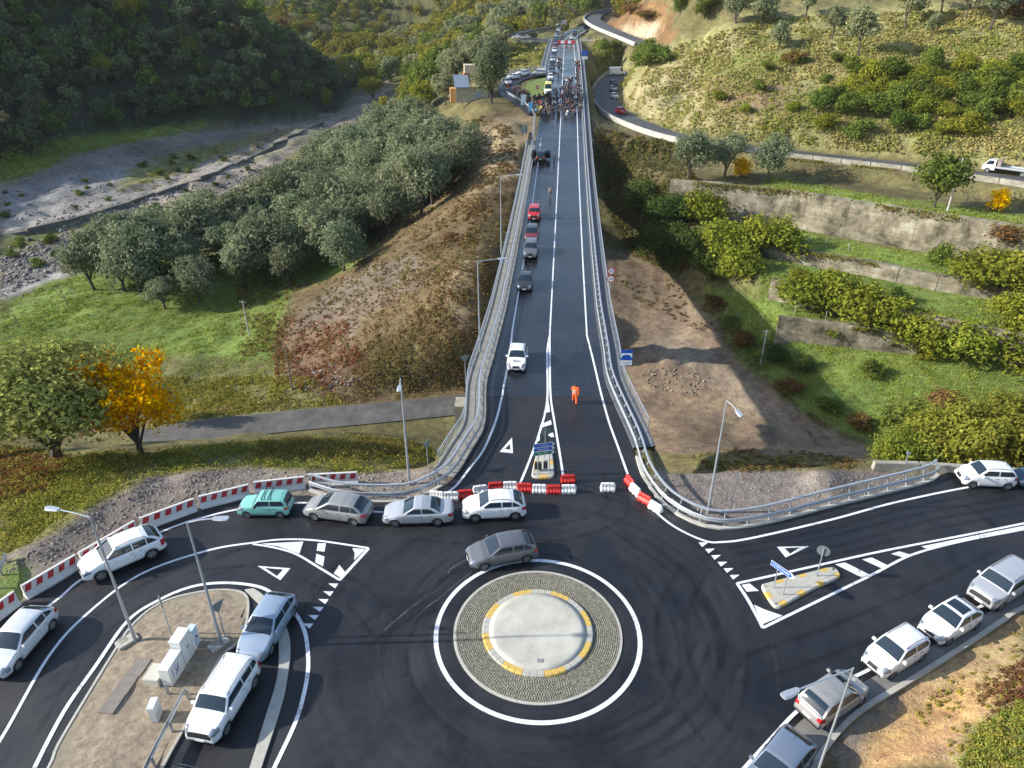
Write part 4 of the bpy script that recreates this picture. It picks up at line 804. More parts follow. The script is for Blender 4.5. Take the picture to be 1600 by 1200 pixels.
CT = dict(
 hatch=dict(L=4.2, W=1.76, H=1.48, wb=2.58, fo=.86, r=.315, zf=.70, zc=.97, xc=1.12, xw=1.88, xr=.78, xg=.14, zt=1.0, tum=.40),
 wagon=dict(L=4.42, W=1.77, H=1.50, wb=2.69, fo=.88, r=.315, zf=.72, zc=.98, xc=1.0, xw=1.85, xr=.85, xg=.22, zt=1.0, tum=.40),
 sedan=dict(L=4.53, W=1.74, H=1.42, wb=2.72, fo=.80, r=.315, zf=.70, zc=.95, xc=1.28, xw=2.02, xr=1.45, xg=.78, zt=.98, tum=.38),
 suv=dict(L=4.62, W=1.86, H=1.66, wb=2.80, fo=.88, r=.365, zf=.88, zc=1.12, xc=1.12, xw=1.88, xr=.85, xg=.14, zt=1.12, tum=.36, rails=1),
 box=dict(L=4.24, W=1.80, H=1.68, wb=2.57, fo=.84, r=.35, zf=1.0, zc=1.14, xc=1.0, xw=1.52, xr=.36, xg=.07, zt=1.14, tum=.22, rails=1, grille='slots'),
 oldsmall=dict(L=3.38, W=1.47, H=1.43, wb=2.16, fo=.60, r=.27, zf=.80, zc=.93, xc=.98, xw=1.36, xr=.30, xg=.05, zt=.93, tum=.20, rack=1, sq=1),
 small=dict(L=3.56, W=1.60, H=1.54, wb=2.30, fo=.68, r=.29, zf=.82, zc=1.04, xc=.82, xw=1.40, xr=.42, xg=.07, zt=1.05, tum=.30, rails=1),
 tiny=dict(L=3.55, W=1.63, H=1.49, wb=2.30, fo=.70, r=.29, zf=.72, zc=1.00, xc=.92, xw=1.55, xr=.78, xg=.16, zt=1.0, tum=.36, sunroof=1),
 super=dict(L=3.84, W=1.66, H=1.48, wb=2.46, fo=.75, r=.295, zf=.70, zc=.98, xc=.95, xw=1.62, xr=.66, xg=.16, zt=1.0, tum=.36),
 cross=dict(L=4.14, W=1.76, H=1.52, wb=2.58, fo=.83, r=.335, zf=.80, zc=1.03, xc=1.08, xw=1.75, xr=.80, xg=.16, zt=1.06, tum=.38, rails=1),
 pickup=dict(L=4.9, W=1.84, H=1.72, wb=2.9, fo=.92, r=.38, zf=.98, zc=1.14, xc=1.25, xw=1.9, xr=.7, xg=.2, zt=1.14, tum=.28, rails=1),
 van=dict(L=5.4, W=1.98, H=2.45, wb=3.4, fo=.95, r=.35, zf=1.05, zc=1.32, xc=.75, xw=1.45, xr=.16, xg=.04, zt=1.35, tum=.12, van=1),
 camper=dict(L=5.8, W=2.1, H=2.7, wb=3.5, fo=.95, r=.35, zf=1.05, zc=1.32, xc=.75, xw=1.45, xr=.16, xg=.04, zt=1.35, tum=.06, van=1))
def interp(pts, x): return np.interp(x, [p[0] for p in pts], [p[1] for p in pts])
WHEELS = {}
def wheel_meshes(r):
    k = round(r, 3)
    if k in WHEELS: return WHEELS[k]
    n = 20; w_ = .11
    prof = [(r * .66, -w_ * .8), (r * .70, -w_), (r * .93, -w_), (r, -w_ * .72), (r, w_ * .72), (r * .93, w_), (r * .70, w_), (r * .66, w_ * .8)]
    def lat(prof, m, sm):
        V = [(q[0] * math.cos(2*math.pi*i/n), q[1], q[0] * math.sin(2*math.pi*i/n)) for i in range(n) for q in prof]; kk = len(prof)
        return mk(V, [(i*kk+j, i*kk+j+1, ((i+1)%n)*kk+j+1, ((i+1)%n)*kk+j) for i in range(n) for j in range(kk-1)], m, sm)
    tyre = lat(prof, M_TYRE, True); mb = MB()
    V = [(r * .67 * math.cos(2*math.pi*i/n), .055, r * .67 * math.sin(2*math.pi*i/n)) for i in range(n)]; mb.add(V, [tuple(range(n))[::-1]], 1)
    for i in range(n):   # outer lip
        pass
    for i in range(6):
        a = 2 * math.pi * i / 6; M = Matrix.Rotation(-a, 3, 'Y'); c = M @ Vector((r * .36, .072, 0)); mb.box(c, (r * .62, .03, r * .2), M=M)
    V = []; 
    for i in range(n):
        for q in ((r * .68, .085), (r * .58, .078)): V.append((q[0] * math.cos(2*math.pi*i/n), q[1], q[0] * math.sin(2*math.pi*i/n)))
    mb.add(V, [(2*i, 2*i+1, 2*((i+1)%n)+1, 2*((i+1)%n)) for i in range(n)])
    rim = mb.mesh([M_RIM, M_TRIM]); WHEELS[k] = (tyre, rim); return WHEELS[k]
GEO = {}
def car_geo(kind):
    if kind in GEO: return GEO[kind]
    p = CT[kind]; L, W, Hh, r = p['L'], p['W'], p['H'], p['r']; hL = L / 2; G = {}; van = p.get('van'); sq = p.get('sq')
    xf = hL - p['fo']; xrw = xf - p['wb']; xA = hL - p['xc']; xB = hL - p['xw']; xC = -hL + p['xr']; xD = -hL + p['xg']; zb0 = .22 if Hh < 1.6 else .30
    sed = p['xg'] > .5
    topp = [(-hL, .52), (-hL + .015, .66), (-hL + .04, .80 if not van else 1.0), (-hL + .07, p['zt'] - .10), (-hL + .12, p['zt'] - .03), (-hL + .30, p['zt']), (xD if sed else -hL + .5, p['zt']), (0, p['zc'] + (p['zt'] - p['zc']) * .4), (xA, p['zc']), (xA + .25, p['zc'] - .035), (hL - .35, p['zf'] + .05), (hL - .18, p['zf']), (hL - .08, p['zf'] - .07), (hL - .03, p['zf'] - .16), (hL - .01, .56), (hL, .48)]
    botp = [(-hL, .50), (-hL + .01, .38), (-hL + .05, zb0 + .05), (-hL + .2, zb0), (hL - .2, zb0), (hL - .06, zb0 + .03), (hL - .012, .34), (hL, .46)]
    ra = r * 1.13
    def zt(x): return interp(topp, x)
    def zb(x):
        z = interp(botp, x)
        for xw_ in (xf, xrw):
            d = ra * ra - (x - xw_) ** 2
            if d > 0: z = max(z, r + math.sqrt(d) * .98)
        return z
    def hwid(x):
        t = max(0, (x - (hL - .9)) / .9); u = max(0, (-(x) - (hL - .7)) / .7); k = .10 if sq else .25
        return W / 2 * (1 - k * t ** 2.2 - (.17 if not sq else .06) * u ** 2.2)
    prof = [(0, .90), (.06, .955), (.2, .985), (.45, 1.0), (.68, .99), (.84, .965), (.93, .94), (.98, .90), (1.0, .85)]
    def side_y(x, z):
        a, b = zb(x), zt(x); b0 = interp(botp, x); t = (z - b0) / max(.05, b - b0); return hwid(x) * interp(prof, min(max(t, 0), 1))
    st = sorted(set([round(v, 4) for v in list(np.linspace(-hL + .2, hL - .2, 34)) + [hL - d for d in (0, .004, .012, .03, .06, .10, .15)] + [-hL + d for d in (0, .004, .012, .03, .06, .10, .15)] + [xw_ + ra * math.cos(a) for xw_ in (xf, xrw) for a in np.linspace(0, math.pi, 13)]]))
    st = [x for i, x in enumerate(st) if i == 0 or x - st[i-1] > .0025]
    ks = [.86, .72, .45, .2, 0]
    rows = []
    for x in st:
        a, b = zb(x), zt(x); b0 = interp(botp, x); hwd = hwid(x); row = [(x, 0, a), (x, hwd * .6, a)]
        for t, q in prof:
            z = b0 + t * (b - b0); z = max(z, a); row.append((x, hwd * q, z))
        for k in ks: row.append((x, hwd * k * .98, b + .03 * (1 - (k / .86) ** 2) * (1 if x > xA - .1 else .5)))
        full = row + [(q[0], -q[1], q[2]) for q in row[-2:0:-1]]; rows.append(full)
    k = len(rows[0]); V = [q for rr in rows for q in rr]
    F = [(i*k+j, (i+1)*k+j, (i+1)*k+(j+1)%k, i*k+(j+1)%k) for i in range(len(rows)-1) for j in range(k)]
    me = mk(V, F, M_TRIM, True); G['body'] = me
    # surface patches lifted off the body
    Va = np.array(V); nrm = np.zeros((len(V), 3)); me.calc_loop_triangles() if False else None
    for v_ in me.vertices: nrm[v_.index] = v_.normal
    Fc = np.array([Va[list(f_)].mean(0) for f_ in F])
    if (nrm * (Va - np.array([0, 0, .5])) * np.array([0, 1, 0])).sum() < 0: nrm = -nrm; F = [q[::-1] for q in F]; me = mk(V, F, M_TRIM, True); G['body'] = me
    def patch(cond, m, eps=.007):
        sel = [F[i] for i in range(len(F)) if cond(*Fc[i])]
        if not sel: return None
        used = sorted({j for f_ in sel for j in f_}); mp = {j: n_ for n_, j in enumerate(used)}
        return mk([tuple(Va[j] + nrm[j] * eps) for j in used], [tuple(mp[j] for j in f_) for f_ in sel], m, True)
    zl0, zl1 = p['zf'] - .20, p['zf'] + .0; hy = W / 2 * .50
    for s, nm in ((1, 'l'), (-1, 'r')):
        G['headlight', nm] = patch(lambda x, y, z: x > hL - .42 and s * y > hy and zl0 < z < zl1 + .03, M_HEAD)
        tz0, tz1 = (.72, p['zt'] - .06) if not van else (.8, 1.3)
        G['taillight', nm] = patch(lambda x, y, z: x < -hL + .28 and s * y > W / 2 * .66 and tz0 < z < tz1 and x > -hL - 1, M_TAIL)
    G['grille'] = patch(lambda x, y, z: x > hL - .16 and abs(y) < W * (.30 if p.get('grille') else .19) and (.50 if not p.get('grille') else .70) < z < p['zf'] - .10, M_TRIM)
    G['lower_grille'] = patch(lambda x, y, z: x > hL - .2 and abs(y) < W * .34 and .26 < z < .40, M_TRIM)
    G['rear_bumper_trim'] = patch(lambda x, y, z: x < -hL + .12 and .28 < z < .42, M_TRIM)
    mb = MB(); mb.box((hL + .004, 0, .46), (.02, .42, .10)); G['number_plate'] = mb.mesh(M_PLATE)
    mb = MB(); mb.box((-hL - .004, 0, .60), (.02, .42, .10)); G['rear_number_plate'] = mb.mesh(M_PLATE)
    # sill trim and wheel wells
    # cabin
    gp_ = [(xD, zt(xD) - .05), (xD + (xC - xD) * .5, zt(xD) + (Hh - zt(xD)) * .52), (xC - .02, Hh - .11), (xC + .25, Hh - .05), ((xB + xC) / 2, Hh), (xB - .12, Hh - .025), (xB, Hh - .06), (xA, zt(xA) - .02)]
    if kind == 'tiny': gp_ = [(xD, zt(xD) - .05), (xD + .25, zt(xD) + .22), (xC - .1, Hh - .16), (xC + .15, Hh - .05), ((xB + xC) / 2, Hh), (xB - .12, Hh - .025), (xB, Hh - .06), (xA, zt(xA) - .02)]
    gx = sorted(set([round(v, 3) for v in list(np.linspace(xD, xA, 34)) + [q[0] for q in gp_]]))
    tum = p['tum']
    def gz(x): return interp(gp_, x)
    def gy(x, z):
        zz = z - (zt(x) - .05); base = hwid(x) * .93; pl = 1.0
        return base - tum * max(zz, 0) * (.6 + .5 * max(zz, 0))
    def gw(x): return max(.05, gy(x, gz(x)) - .02)
    def gtop(x, k): return gz(x) + .035 * (1 - k * k) - .03 * abs(k) ** 8
    rows = []
    for x in gx:
        b = zt(x) - .06; t = gz(x); row = []
        if t < b + .02: t = b + .02
        for q in (0, .33, .66, .92): z = b + q * (t - b); row.append((x, gy(x, z), z))
        for kk in (1.0, .93, .8, .5, .2, 0): row.append((x, gw(x) * kk, gtop(x, kk)))
        rows.append(row + [(q[0], -q[1], q[2]) for q in row[-2::-1]])
    k = len(rows[0]); V = [q for rr in rows for q in rr]; F = [(i*k+j, (i+1)*k+j, (i+1)*k+j+1, i*k+j+1) for i in range(len(rows)-1) for j in range(k-1)]
    G['cabin'] = mk(V, F, M_TRIM, True)
    def glass_top(x0, x1, kmax, eps=.012, n=9, m=None):
        V = []; nx = 8
        for i in range(nx + 1):
            x = x0 + (x1 - x0) * i / nx
            for j in range(n):
                kk = -kmax + 2 * kmax * j / (n - 1); V.append((x + (eps if x0 > 0 else -eps) * .6, gw(x) * kk, gtop(x, kk) + eps))
        return mk(V, [(i*n+j, (i+1)*n+j, (i+1)*n+j+1, i*n+j+1) for i in range(nx) for j in range(n-1)], m or M_GLASS, True)
    G['windscreen'] = glass_top(xA - (.06 if not sq else .03), xB + .02, .93)
    G['rear_window'] = glass_top(xD + (.06 if sed else .10 * max(.3, (xC - xD))), xC - .02, .88) if not van else None
    if p.get('sunroof'): G['sunroof'] = glass_top(xB - .12, xC + .35, .82)
    # side windows: polygons on the side planes between pillar lines
    def xpil(z, front): # pillar position at height z
        xs = np.linspace(xA, xB, 20) if front else np.linspace(xD, xC, 20); zz = [gz(q) for q in xs]
        return float(np.interp(z, zz, xs))
    zlo = max(zt(0), p['zc']) + .035; zhi = Hh - .125
    fr = lambda z: xpil(z, True) - .13; rr_ = lambda z: xpil(z, False) + (.16 if not sed else .22)
    span0, span1 = rr_((zlo + zhi) / 2), fr((zlo + zhi) / 2)
    bps = [.50] if not p.get('two') else []
    xb = span0 + (span1 - span0) * .50; gap = .045
    rng_ = [(None, xb + gap), (xb - gap, None)]
    if p['L'] > 4.0 and not sed and not van: xc_ = span0 + (span1 - span0) * .17; rng_ = [(None, xb + gap), (xb - gap, xc_ + .03), (xc_ - .03, None)]
    if van: rng_ = [(None, xB - .55)]
    wi = 0
    for (f_, b_) in rng_:
        nz = 5
        for s in (1, -1):
            V = []
            for i in range(nz + 1):
                z = zlo + (zhi - zlo) * i / nz; x1 = fr(z) if f_ is None else f_; x0 = rr_(z) if b_ is None else b_
                if x0 > x1 - .02: x0 = x1 - .02
                for j in range(4): x = x0 + (x1 - x0) * j / 3; V.append((x, s * (gy(x, z) + .012), z))
            F = [(i*4+j, i*4+j+1, (i+1)*4+j+1, (i+1)*4+j) for i in range(nz) for j in range(3)]
            G['side_window', wi] = mk(V, F if s < 0 else [q[::-1] for q in F], M_GLASS); wi += 1
    # door seams, handles
    xs1 = xA - .08 if not van else xA - .1; seams = [xs1, xb, max(xrw + ra * .75, span0 + .15)]
    for s in (1, -1):
        mb = MB()
        for xs_ in seams:
            V = []
            for i in range(8):
                z = zb0 + .10 + (zt(xs_) - .03 - zb0 - .10) * i / 7; xx = xs_ - (.0 if xs_ != seams[2] else -.28 * max(0, (.62 - z)))
                if z < zb(xx): z = zb(xx) + .01
                y = side_y(xx, z) + .004
                V += [(xx - .007, s * y, z), (xx + .007, s * y, z)]
            F = [(2*i, 2*i+1, 2*i+3, 2*i+2) for i in range(7)]; mb.add(V, F if s < 0 else [q[::-1] for q in F])
        V = []; xs2 = np.linspace(xrw + ra + .02, xf - ra - .02, 10)
        for x in xs2:
            for z in (zb0 + .02, zb0 + .13): V.append((x, s * (side_y(x, z) + .006), z))
        F = [(2*i, 2*i+2, 2*i+3, 2*i+1) for i in range(9)]; G['sill', s] = mk(V, F if s < 0 else [q[::-1] for q in F], M_TRIM)
        G['door_seam', s] = mb.mesh(M_SEAM)
        for j, xh in enumerate((xb + .14, seams[2] + .16)):
            z = p['zc'] - .14; mb = MB(); mb.box((xh, s * (side_y(xh, z) + .01), z), (.17, .03, .03)); G['door_handle', s, j] = mb.mesh(M_TRIM if sq else M_CHROME)
        mb = MB(); xm = xA - .28; mb.box((xm, s * (hwid(xm) * .95 + .10), p['zc'] + .06), (.11, .20, .14), top=.8); G['mirror', s] = mb.mesh(M_TRIM)
        if p.get('rails'):
            P_ = [(x, s * (gw(x) * .92), gtop(x, .92) + (.05 if 0 < i < 6 else 0)) for i, x in enumerate(np.linspace(xB - .1, xC + .1, 7))]; mb = MB(); mb.tube(P_, .017, 5); G['roof_rail', s] = mb.mesh(M_TRIM)
    if p.get('rack'):
        for j, x in enumerate((xB - .35, xB - .75)):
            mb = MB(); mb.box((x, 0, Hh + .07), (.05, gw(x) * 2.02, .035)); [mb.box((x, s * gw(x) * .97, Hh + .03), (.05, .05, .12)) for s in (1, -1)]; G['roof_bar', j] = mb.mesh(M_TRIM)
    mb = MB(); mb.tube([(xC + .25, 0, Hh + .02), (xC + .12, 0, Hh + .16)], [.012, .005], 4); G['aerial'] = mb.mesh(M_TRIM)
    GEO[kind] = (p, G, xf, xrw); return GEO[kind]
PAINTED = {'body', 'cabin', 'mirror'}
def place_car(kind, paint, loc, heading, label, cat='car', name='parked_car', group=None, detail=2, roof=None, skip=()):
    p, G, xf, xrw = car_geo(kind); e = empty(name, loc, heading, label, cat, group)
    for key, me in G.items():
        if me is None: continue
        nm = key if isinstance(key, str) else key[0]
        if nm in skip: continue
        if detail < 2 and nm in ('door_seam', 'sill', 'door_handle', 'aerial', 'roof_rail', 'rear_bumper_trim', 'lower_grille'): continue
        o = ob(nm, me, e)
        if nm in PAINTED: o.material_slots[0].link = 'OBJECT'; o.material_slots[0].material = PAINTS[(roof if roof and nm == 'cabin' else paint)] if not (nm == 'mirror' and kind == 'oldsmall') else M_TRIM
    ty, rm = wheel_meshes(p['r'])
    for x in (xf, xrw):
        for s in (1, -1):
            w_ = ob('wheel', ty, e, loc=(x, s * (p['W'] / 2 - .135), p['r']), rotz=0 if s > 0 else math.pi)
            if detail > 0: ob('rim', rm, w_)
    return e
def car_by_wheels(kind, paint, fpx, rpx, side, label, z=0.0, **k):
    """place a car so that its two wheels on one side stand at these pixels of the ground"""
    p = CT[kind]; A, B = gp(*fpx, z), gp(*rpx, z); d = np.array(A[:2]) - np.array(B[:2]); d /= np.linalg.norm(d); left = np.array([-d[1], d[0]])
    M = (np.array(A[:2]) + np.array(B[:2])) / 2 - side * left * (p['W'] / 2 - .10); mid = p['L'] / 2 - p['fo'] - p['wb'] / 2; O = M - d * mid
    return place_car(kind, paint, (O[0], O[1], z), math.atan2(d[1], d[0]), label, **k)
def car_facing(kind, paint, cpx, label, toward=True, off=0.0, **k):
    """car on the viaduct whose near end stands at this pixel, in line with the road"""
    q = road_pt(*cpx); p = CT[kind]; sl_ = (float(ez(q[1] + 3)) - float(ez(q[1] - 1))) / 4; y = q[1] + p['L'] / 2; x = q[0] + .0688 * p['L'] / 2
    e = place_car(kind, paint, (x, y, float(ez(y)) + .01), math.atan2(-1, -.0688) + off if toward else math.atan2(1, .0688) + off, label, **k)
    e.rotation_euler = (0, (math.atan(sl_) if toward else -math.atan(sl_)), e.rotation_euler[2]); return e
GL = 'cars parked round the junction'
car_by_wheels('suv', 'white', (161,906), (239,872), 1, 'white estate-style off-roader parked along the striped concrete barriers, left bend', group=GL)
car_by_wheels('hatch', 'pearl', (30,1046), (84,982), 1, 'pale silver-white hatchback at the left edge by the striped barriers', group=GL)
car_by_wheels('oldsmall', 'teal', (387.5,809), (439,809), 1, 'old boxy turquoise small car with roof bars', group=GL)
car_by_wheels('wagon', 'beige', (494,813), (552,821), 1, 'grey-beige family car between turquoise car and silver saloon', group=GL)
car_by_wheels('sedan', 'silver', (619,823), (683,821), 1, 'silver saloon with dark sunroof in front of the guardrail', group=GL)
car_by_wheels('cross', 'white', (744,815), (804,812), 1, 'white crossover in front of the red and white plastic barriers', group=GL)
car_by_wheels('hatch', 'grey', (757.5,891), (822.5,879), 1, 'dark grey hatchback driving round the roundabout', name='car', group=GL)
car_by_wheels('hatch', 'blue', (425,1021), (459,963), 1, 'pale blue hatchback parked by the earth island', group=GL)
car_by_wheels('box', 'white', (356,1146), (399,1073), 1, 'boxy white off-roader with ribbed roof parked by the earth island', group=GL)
car_by_wheels('hatch', 'darkgrey', (268,1332), (312,1262), 1, 'dark car roof cut off by the lower edge, in front of boxy white off-roader', group=GL)
car_by_wheels('small', 'white', (1517,762.5), (1572,765), 1, 'white small car with roof bars on the far right arm', group=GL)
car_by_wheels('hatch', 'navy', (1615,767), (1672,771), 1, 'dark car cut off at the right edge behind the white small car', group=GL)
car_by_wheels('box', 'silver', (1556,957), (1607,925), 1, 'boxy silver off-roader at the right edge, top of the parked row', z=.04, group=GL)
car_by_wheels('tiny', 'white', (1478,1009), (1524,982), 1, 'rounded white mini car with black glass roof in the parked row', z=.04, group=GL)
car_by_wheels('small', 'white', (1391,1061), (1438,1032), 1, 'white small tall car in the middle of the row parked on the right', z=.04, group=GL)
car_by_wheels('super', 'beige', (1343,1101), (1290,1139), -1, 'grey-beige hatchback facing away, with tall red rear lights, under the street lamp', z=.04, group=GL)
car_by_wheels('hatch', 'bluegrey', (1216,1262), (1260,1203), 1, 'blue-grey car cut off by the lower edge on the right', z=.04, group=GL)
GB = 'cars stopped on the viaduct'
c3 = car_facing('cross', 'white', (806,584), 'white car with dark lettering on the bonnet, alone on the viaduct', group=GB)
car_facing('cross', 'darkgrey', (819,458), 'dark grey crossover behind the lettered white car', group=GB)
car_facing('pickup', 'grey', (828,407), 'grey off-roader with chrome grille on the viaduct', group=GB)
car_facing('pickup', 'darkred', (829.5,382), 'dark red car with grey roof behind the grey off-roader', roof='darkgrey', group=GB)
car_facing('box', 'red', (834,347), 'bright red boxy off-roader on the viaduct', group=GB)
bc = car_facing('suv', 'black', (844.5,254), 'black car with all its doors open on the viaduct', group=GB, toward=False)
for s in (1, -1):
    for xh, a in ((.55, 1.05), (-.45, 1.05)):
        mb = MB(); mb.box((-.5, 0, .68), (1.0, .06, .72)); mb.box((-.52, 0, 1.25), (.80, .03, .42), mi=1); o = mb.ob('door', [PAINTS['black'], M_GLASS], bc); o.location = (xh, s * .93, .05); o.rotation_euler = (0, 0, -s * a)
# lettering on the white car's bonnet
def text_mesh(txt, size, m, align='CENTER', ext=.0, shear=0.0):
    c = bpy.data.curves.new('t', 'FONT'); c.body = txt; c.size = size; c.align_x = align; c.align_y = 'CENTER'; c.extrude = ext; c.shear = shear; c.resolution_u = 3
    o = bpy.data.objects.new('t', c); COL.objects.link(o); dg = bpy.context.evaluated_depsgraph_get(); me = bpy.data.meshes.new_from_object(o.evaluated_get(dg)); bpy.data.objects.remove(o); bpy.data.curves.remove(c)
    me.materials.clear(); me.materials.append(m); return me
M_INK = mat('dark_ink', (.01, .012, .05), .5)
o = ob('bonnet_lettering', text_mesh('Rtv', .5, M_INK, shear=.25), c3, loc=(1.48, 0, .975)); o.rotation_euler = (R(13.5), 0, R(90))
# far queue
FQ = [('van','yellow','white',(856,149),'yellow and white van in the crowd'),('small','white',None,(860,126),'white car just behind the yellow and white van'),('hatch','grey',None,(861,115.5),'grey car third in the far queue'),('suv','darkgrey',None,(862.5,106),'dark off-roader fourth in the far queue'),('hatch','silver',None,(864,97),'silver car fifth in the far queue'),('sedan','darkgrey',None,(865,89.5),'dark saloon sixth in the far queue'),('hatch','white',None,(866.3,82.5),'white car seventh in the far queue'),('small','darkred',None,(867.3,76.5),'dark red car eighth in the far queue'),('hatch','grey',None,(868,70),'grey car at the far end of viaduct'),('suv','navy',None,(868.5,64),'dark blue car just past the far plastic barriers'),('hatch','silver',None,(869.5,59),'silver car past the far plastic barriers'),('suv','darkgrey',None,(870.6,54.5),'dark car near the far end of the queue'),('hatch','white',None,(872,50.5),'white car second last in the far queue'),('hatch','grey',None,(874.5,46.5),'grey car last in the far queue')]
for kd, pt, rf, px_, lab in FQ: car_facing(kd, pt if not rf else rf, px_, lab, detail=1, group='queue of cars beyond the crowd', roof=pt if rf else None, cat='van' if kd == 'van' else 'car')
def car_at(kd, pt, px_, head, lab, detail=1, z=None, **k):
    q = gt(*px_) if z is None else (gp(*px_, z) if z != 'road' else road_pt(*px_))
    return place_car(kd, pt, (q[0], q[1], q[2] + .03), head, lab, detail=detail, **k)
for kd, pt, px_, hd, lab in (('hatch','silver',(793,132),R(-75),'silver car at the lower end of loop road'),('hatch','white',(801,124),R(-140),'white car second on the loop road'),('wagon','white',(817,118),R(-155),'long white car on the loop road'),('hatch','silver',(842,117.5),R(180),'pale car at the mouth of loop road'),('hatch','white',(807,60.5),R(180),'white car on the far slip road'),('hatch','silver',(822,61),R(180),'silver car on the far slip road'),('hatch','white',(893.5,61.5),R(85),'white car on the right lane past the far barriers'),('suv','darkgrey',(898,54),R(80),'dark car on the right lane past the far barriers')):
    car_at(kd, pt, px_, hd, lab, z='road', group='cars on the far side roads')
car_at('van', 'white', (877, 40), R(200), 'white van at the very end of the queue', z='road', cat='van', name='van')
GU = 'vehicles on the hillside road'
car_at('camper', 'white', (964, 117.5), R(10), 'white camper van on the hillside road', z=UPZ + .3, cat='van', name='camper_van', group=GU)
car_at('hatch', 'darkgrey', (958.5, 133), R(-80), 'dark grey car parked on the hillside road', z=UPZ + .15, group=GU)
car_at('hatch', 'silver', (957.5, 142), R(-80), 'silver car between the dark and the white car on hillside road', z=UPZ + .1, group=GU)
car_at('small', 'white', (960, 154), R(-80), 'white car parked on the hillside road', z=UPZ, group=GU)
car_at('small', 'red', (970, 178), R(-65), 'red car with open door on the hillside road', z=UPZ, group=GU)
car_at('suv', 'white', (706, 153), R(-100), 'white car beside the stone hut', name='parked_car')
# flatbed truck
q = gp(1577, 273, UPZ); i = int(np.argmin([math.hypot(u[0] - q[0], u[1] - q[1]) for u in UPRD])); hd = math.atan2(UPRD[i + 1][1] - UPRD[i - 1][1], UPRD[i + 1][0] - UPRD[i - 1][0])
ft = empty('flatbed_truck', (q[0], q[1], UPZ + .03), hd, 'white flatbed truck on the hillside road at the right edge', 'truck')
mb = MB(); mb.add([(2.2,-.95,.5),(4.1,-.95,.5),(4.1,.95,.5),(2.2,.95,.5),(2.2,-.95,1.35),(4.05,-.95,1.2),(4.05,.95,1.2),(2.2,.95,1.35),(2.3,-.82,2.1),(3.3,-.82,2.1),(3.3,.82,2.1),(2.3,.82,2.1)],[(0,3,2,1),(0,1,5,4),(1,2,6,5),(2,3,7,6),(3,0,4,7),(4,5,9,8),(5,6,10,9),(6,7,11,10),(7,4,8,11),(8,9,10,11)]); mb.ob('cab', PAINTS['white'], ft)
mb = MB(); mb.add([(4.0,-.8,1.27),(4.0,.8,1.27),(3.36,.74,2.04),(3.36,-.74,2.04)],[(0,1,2,3)]); mb.ob('windscreen', M_GLASS, ft)
for s in (1, -1): mb = MB(); mb.add([(2.5,s*.945,1.38),(3.75,s*.945,1.32),(3.25,s*.84,2.0),(2.5,s*.845,2.0)],[(0,1,2,3)]); mb.ob('side_window', M_GLASS, ft)
mb = MB(); mb.box((-.7, 0, .95), (5.6, 2.1, .14)); [mb.box((-.7, s * 1.04, 1.06), (5.6, .05, .25)) for s in (1, -1)]; mb.ob('bed', M_GALV, ft)
mb = MB(); mb.box((0, 0, .68), (7.0, .8, .3)); mb.ob('chassis', M_TRIM, ft)
mb = MB(); mb.box((1.75, 0, 1.5), (.5, 1.5, .9)); mb.tube([(1.75, 0, 1.8), (1.6, .2, 2.5), (.9, .1, 2.7)], .12, 6); mb.ob('crane', mat('truck_crane', (.28, .22, .20), .6), ft)
ty, rm = wheel_meshes(.42)
for x in (3.2, -1.9):
    for s in (1, -1): w_ = ob('wheel', ty, ft, loc=(x, s * .9, .42), rotz=0 if s > 0 else math.pi); ob('rim', rm, w_)
# ------------------------------------------------------------------ vegetation
def leaf_mat(name, gain, tr, vary=True):
    m = bpy.data.materials.new(name); m.use_nodes = True; t = m.node_tree; t.nodes.clear(); o = t.nodes.new('ShaderNodeOutputMaterial'); a = t.nodes.new('ShaderNodeAttribute'); a.attribute_name = 'Col'
    s = t.nodes.new('ShaderNodeHueSaturation'); oi = t.nodes.new('ShaderNodeObjectInfo'); r1 = t.nodes.new('ShaderNodeMapRange'); r1.inputs[3].default_value = gain * (.80 if vary else 1); r1.inputs[4].default_value = gain * (1.22 if vary else 1); t.links.new(oi.outputs['Random'], r1.inputs[0]); t.links.new(r1.outputs[0], s.inputs['Value'])
    m7 = t.nodes.new('ShaderNodeMath'); m7.operation = 'MULTIPLY'; m7.inputs[1].default_value = 7.3; t.links.new(oi.outputs['Random'], m7.inputs[0]); fr = t.nodes.new('ShaderNodeMath'); fr.operation = 'FRACT'; t.links.new(m7.outputs[0], fr.inputs[0]); r2 = t.nodes.new('ShaderNodeMapRange'); r2.inputs[3].default_value = .482; r2.inputs[4].default_value = .518; t.links.new(fr.outputs[0], r2.inputs[0]); t.links.new(r2.outputs[0], s.inputs['Hue']); s.inputs['Saturation'].default_value = 1.12; t.links.new(a.outputs['Color'], s.inputs['Color'])
    d = t.nodes.new('ShaderNodeBsdfDiffuse'); l = t.nodes.new('ShaderNodeBsdfTranslucent'); mx = t.nodes.new('ShaderNodeMixShader'); mx.inputs[0].default_value = tr
    t.links.new(s.outputs[0], d.inputs[0]); t.links.new(s.outputs[0], l.inputs[0]); t.links.new(d.outputs[0], mx.inputs[1]); t.links.new(l.outputs[0], mx.inputs[2]); t.links.new(mx.outputs[0], o.inputs[0]); return m
M_LEAF = leaf_mat('foliage', 1.75, .42); M_TUFT = leaf_mat('undergrowth', 1.55, .40, False); M_BARK = mat('bark', (.075, .06, .045), .95, noise=.35, scale=3, bump=.6)
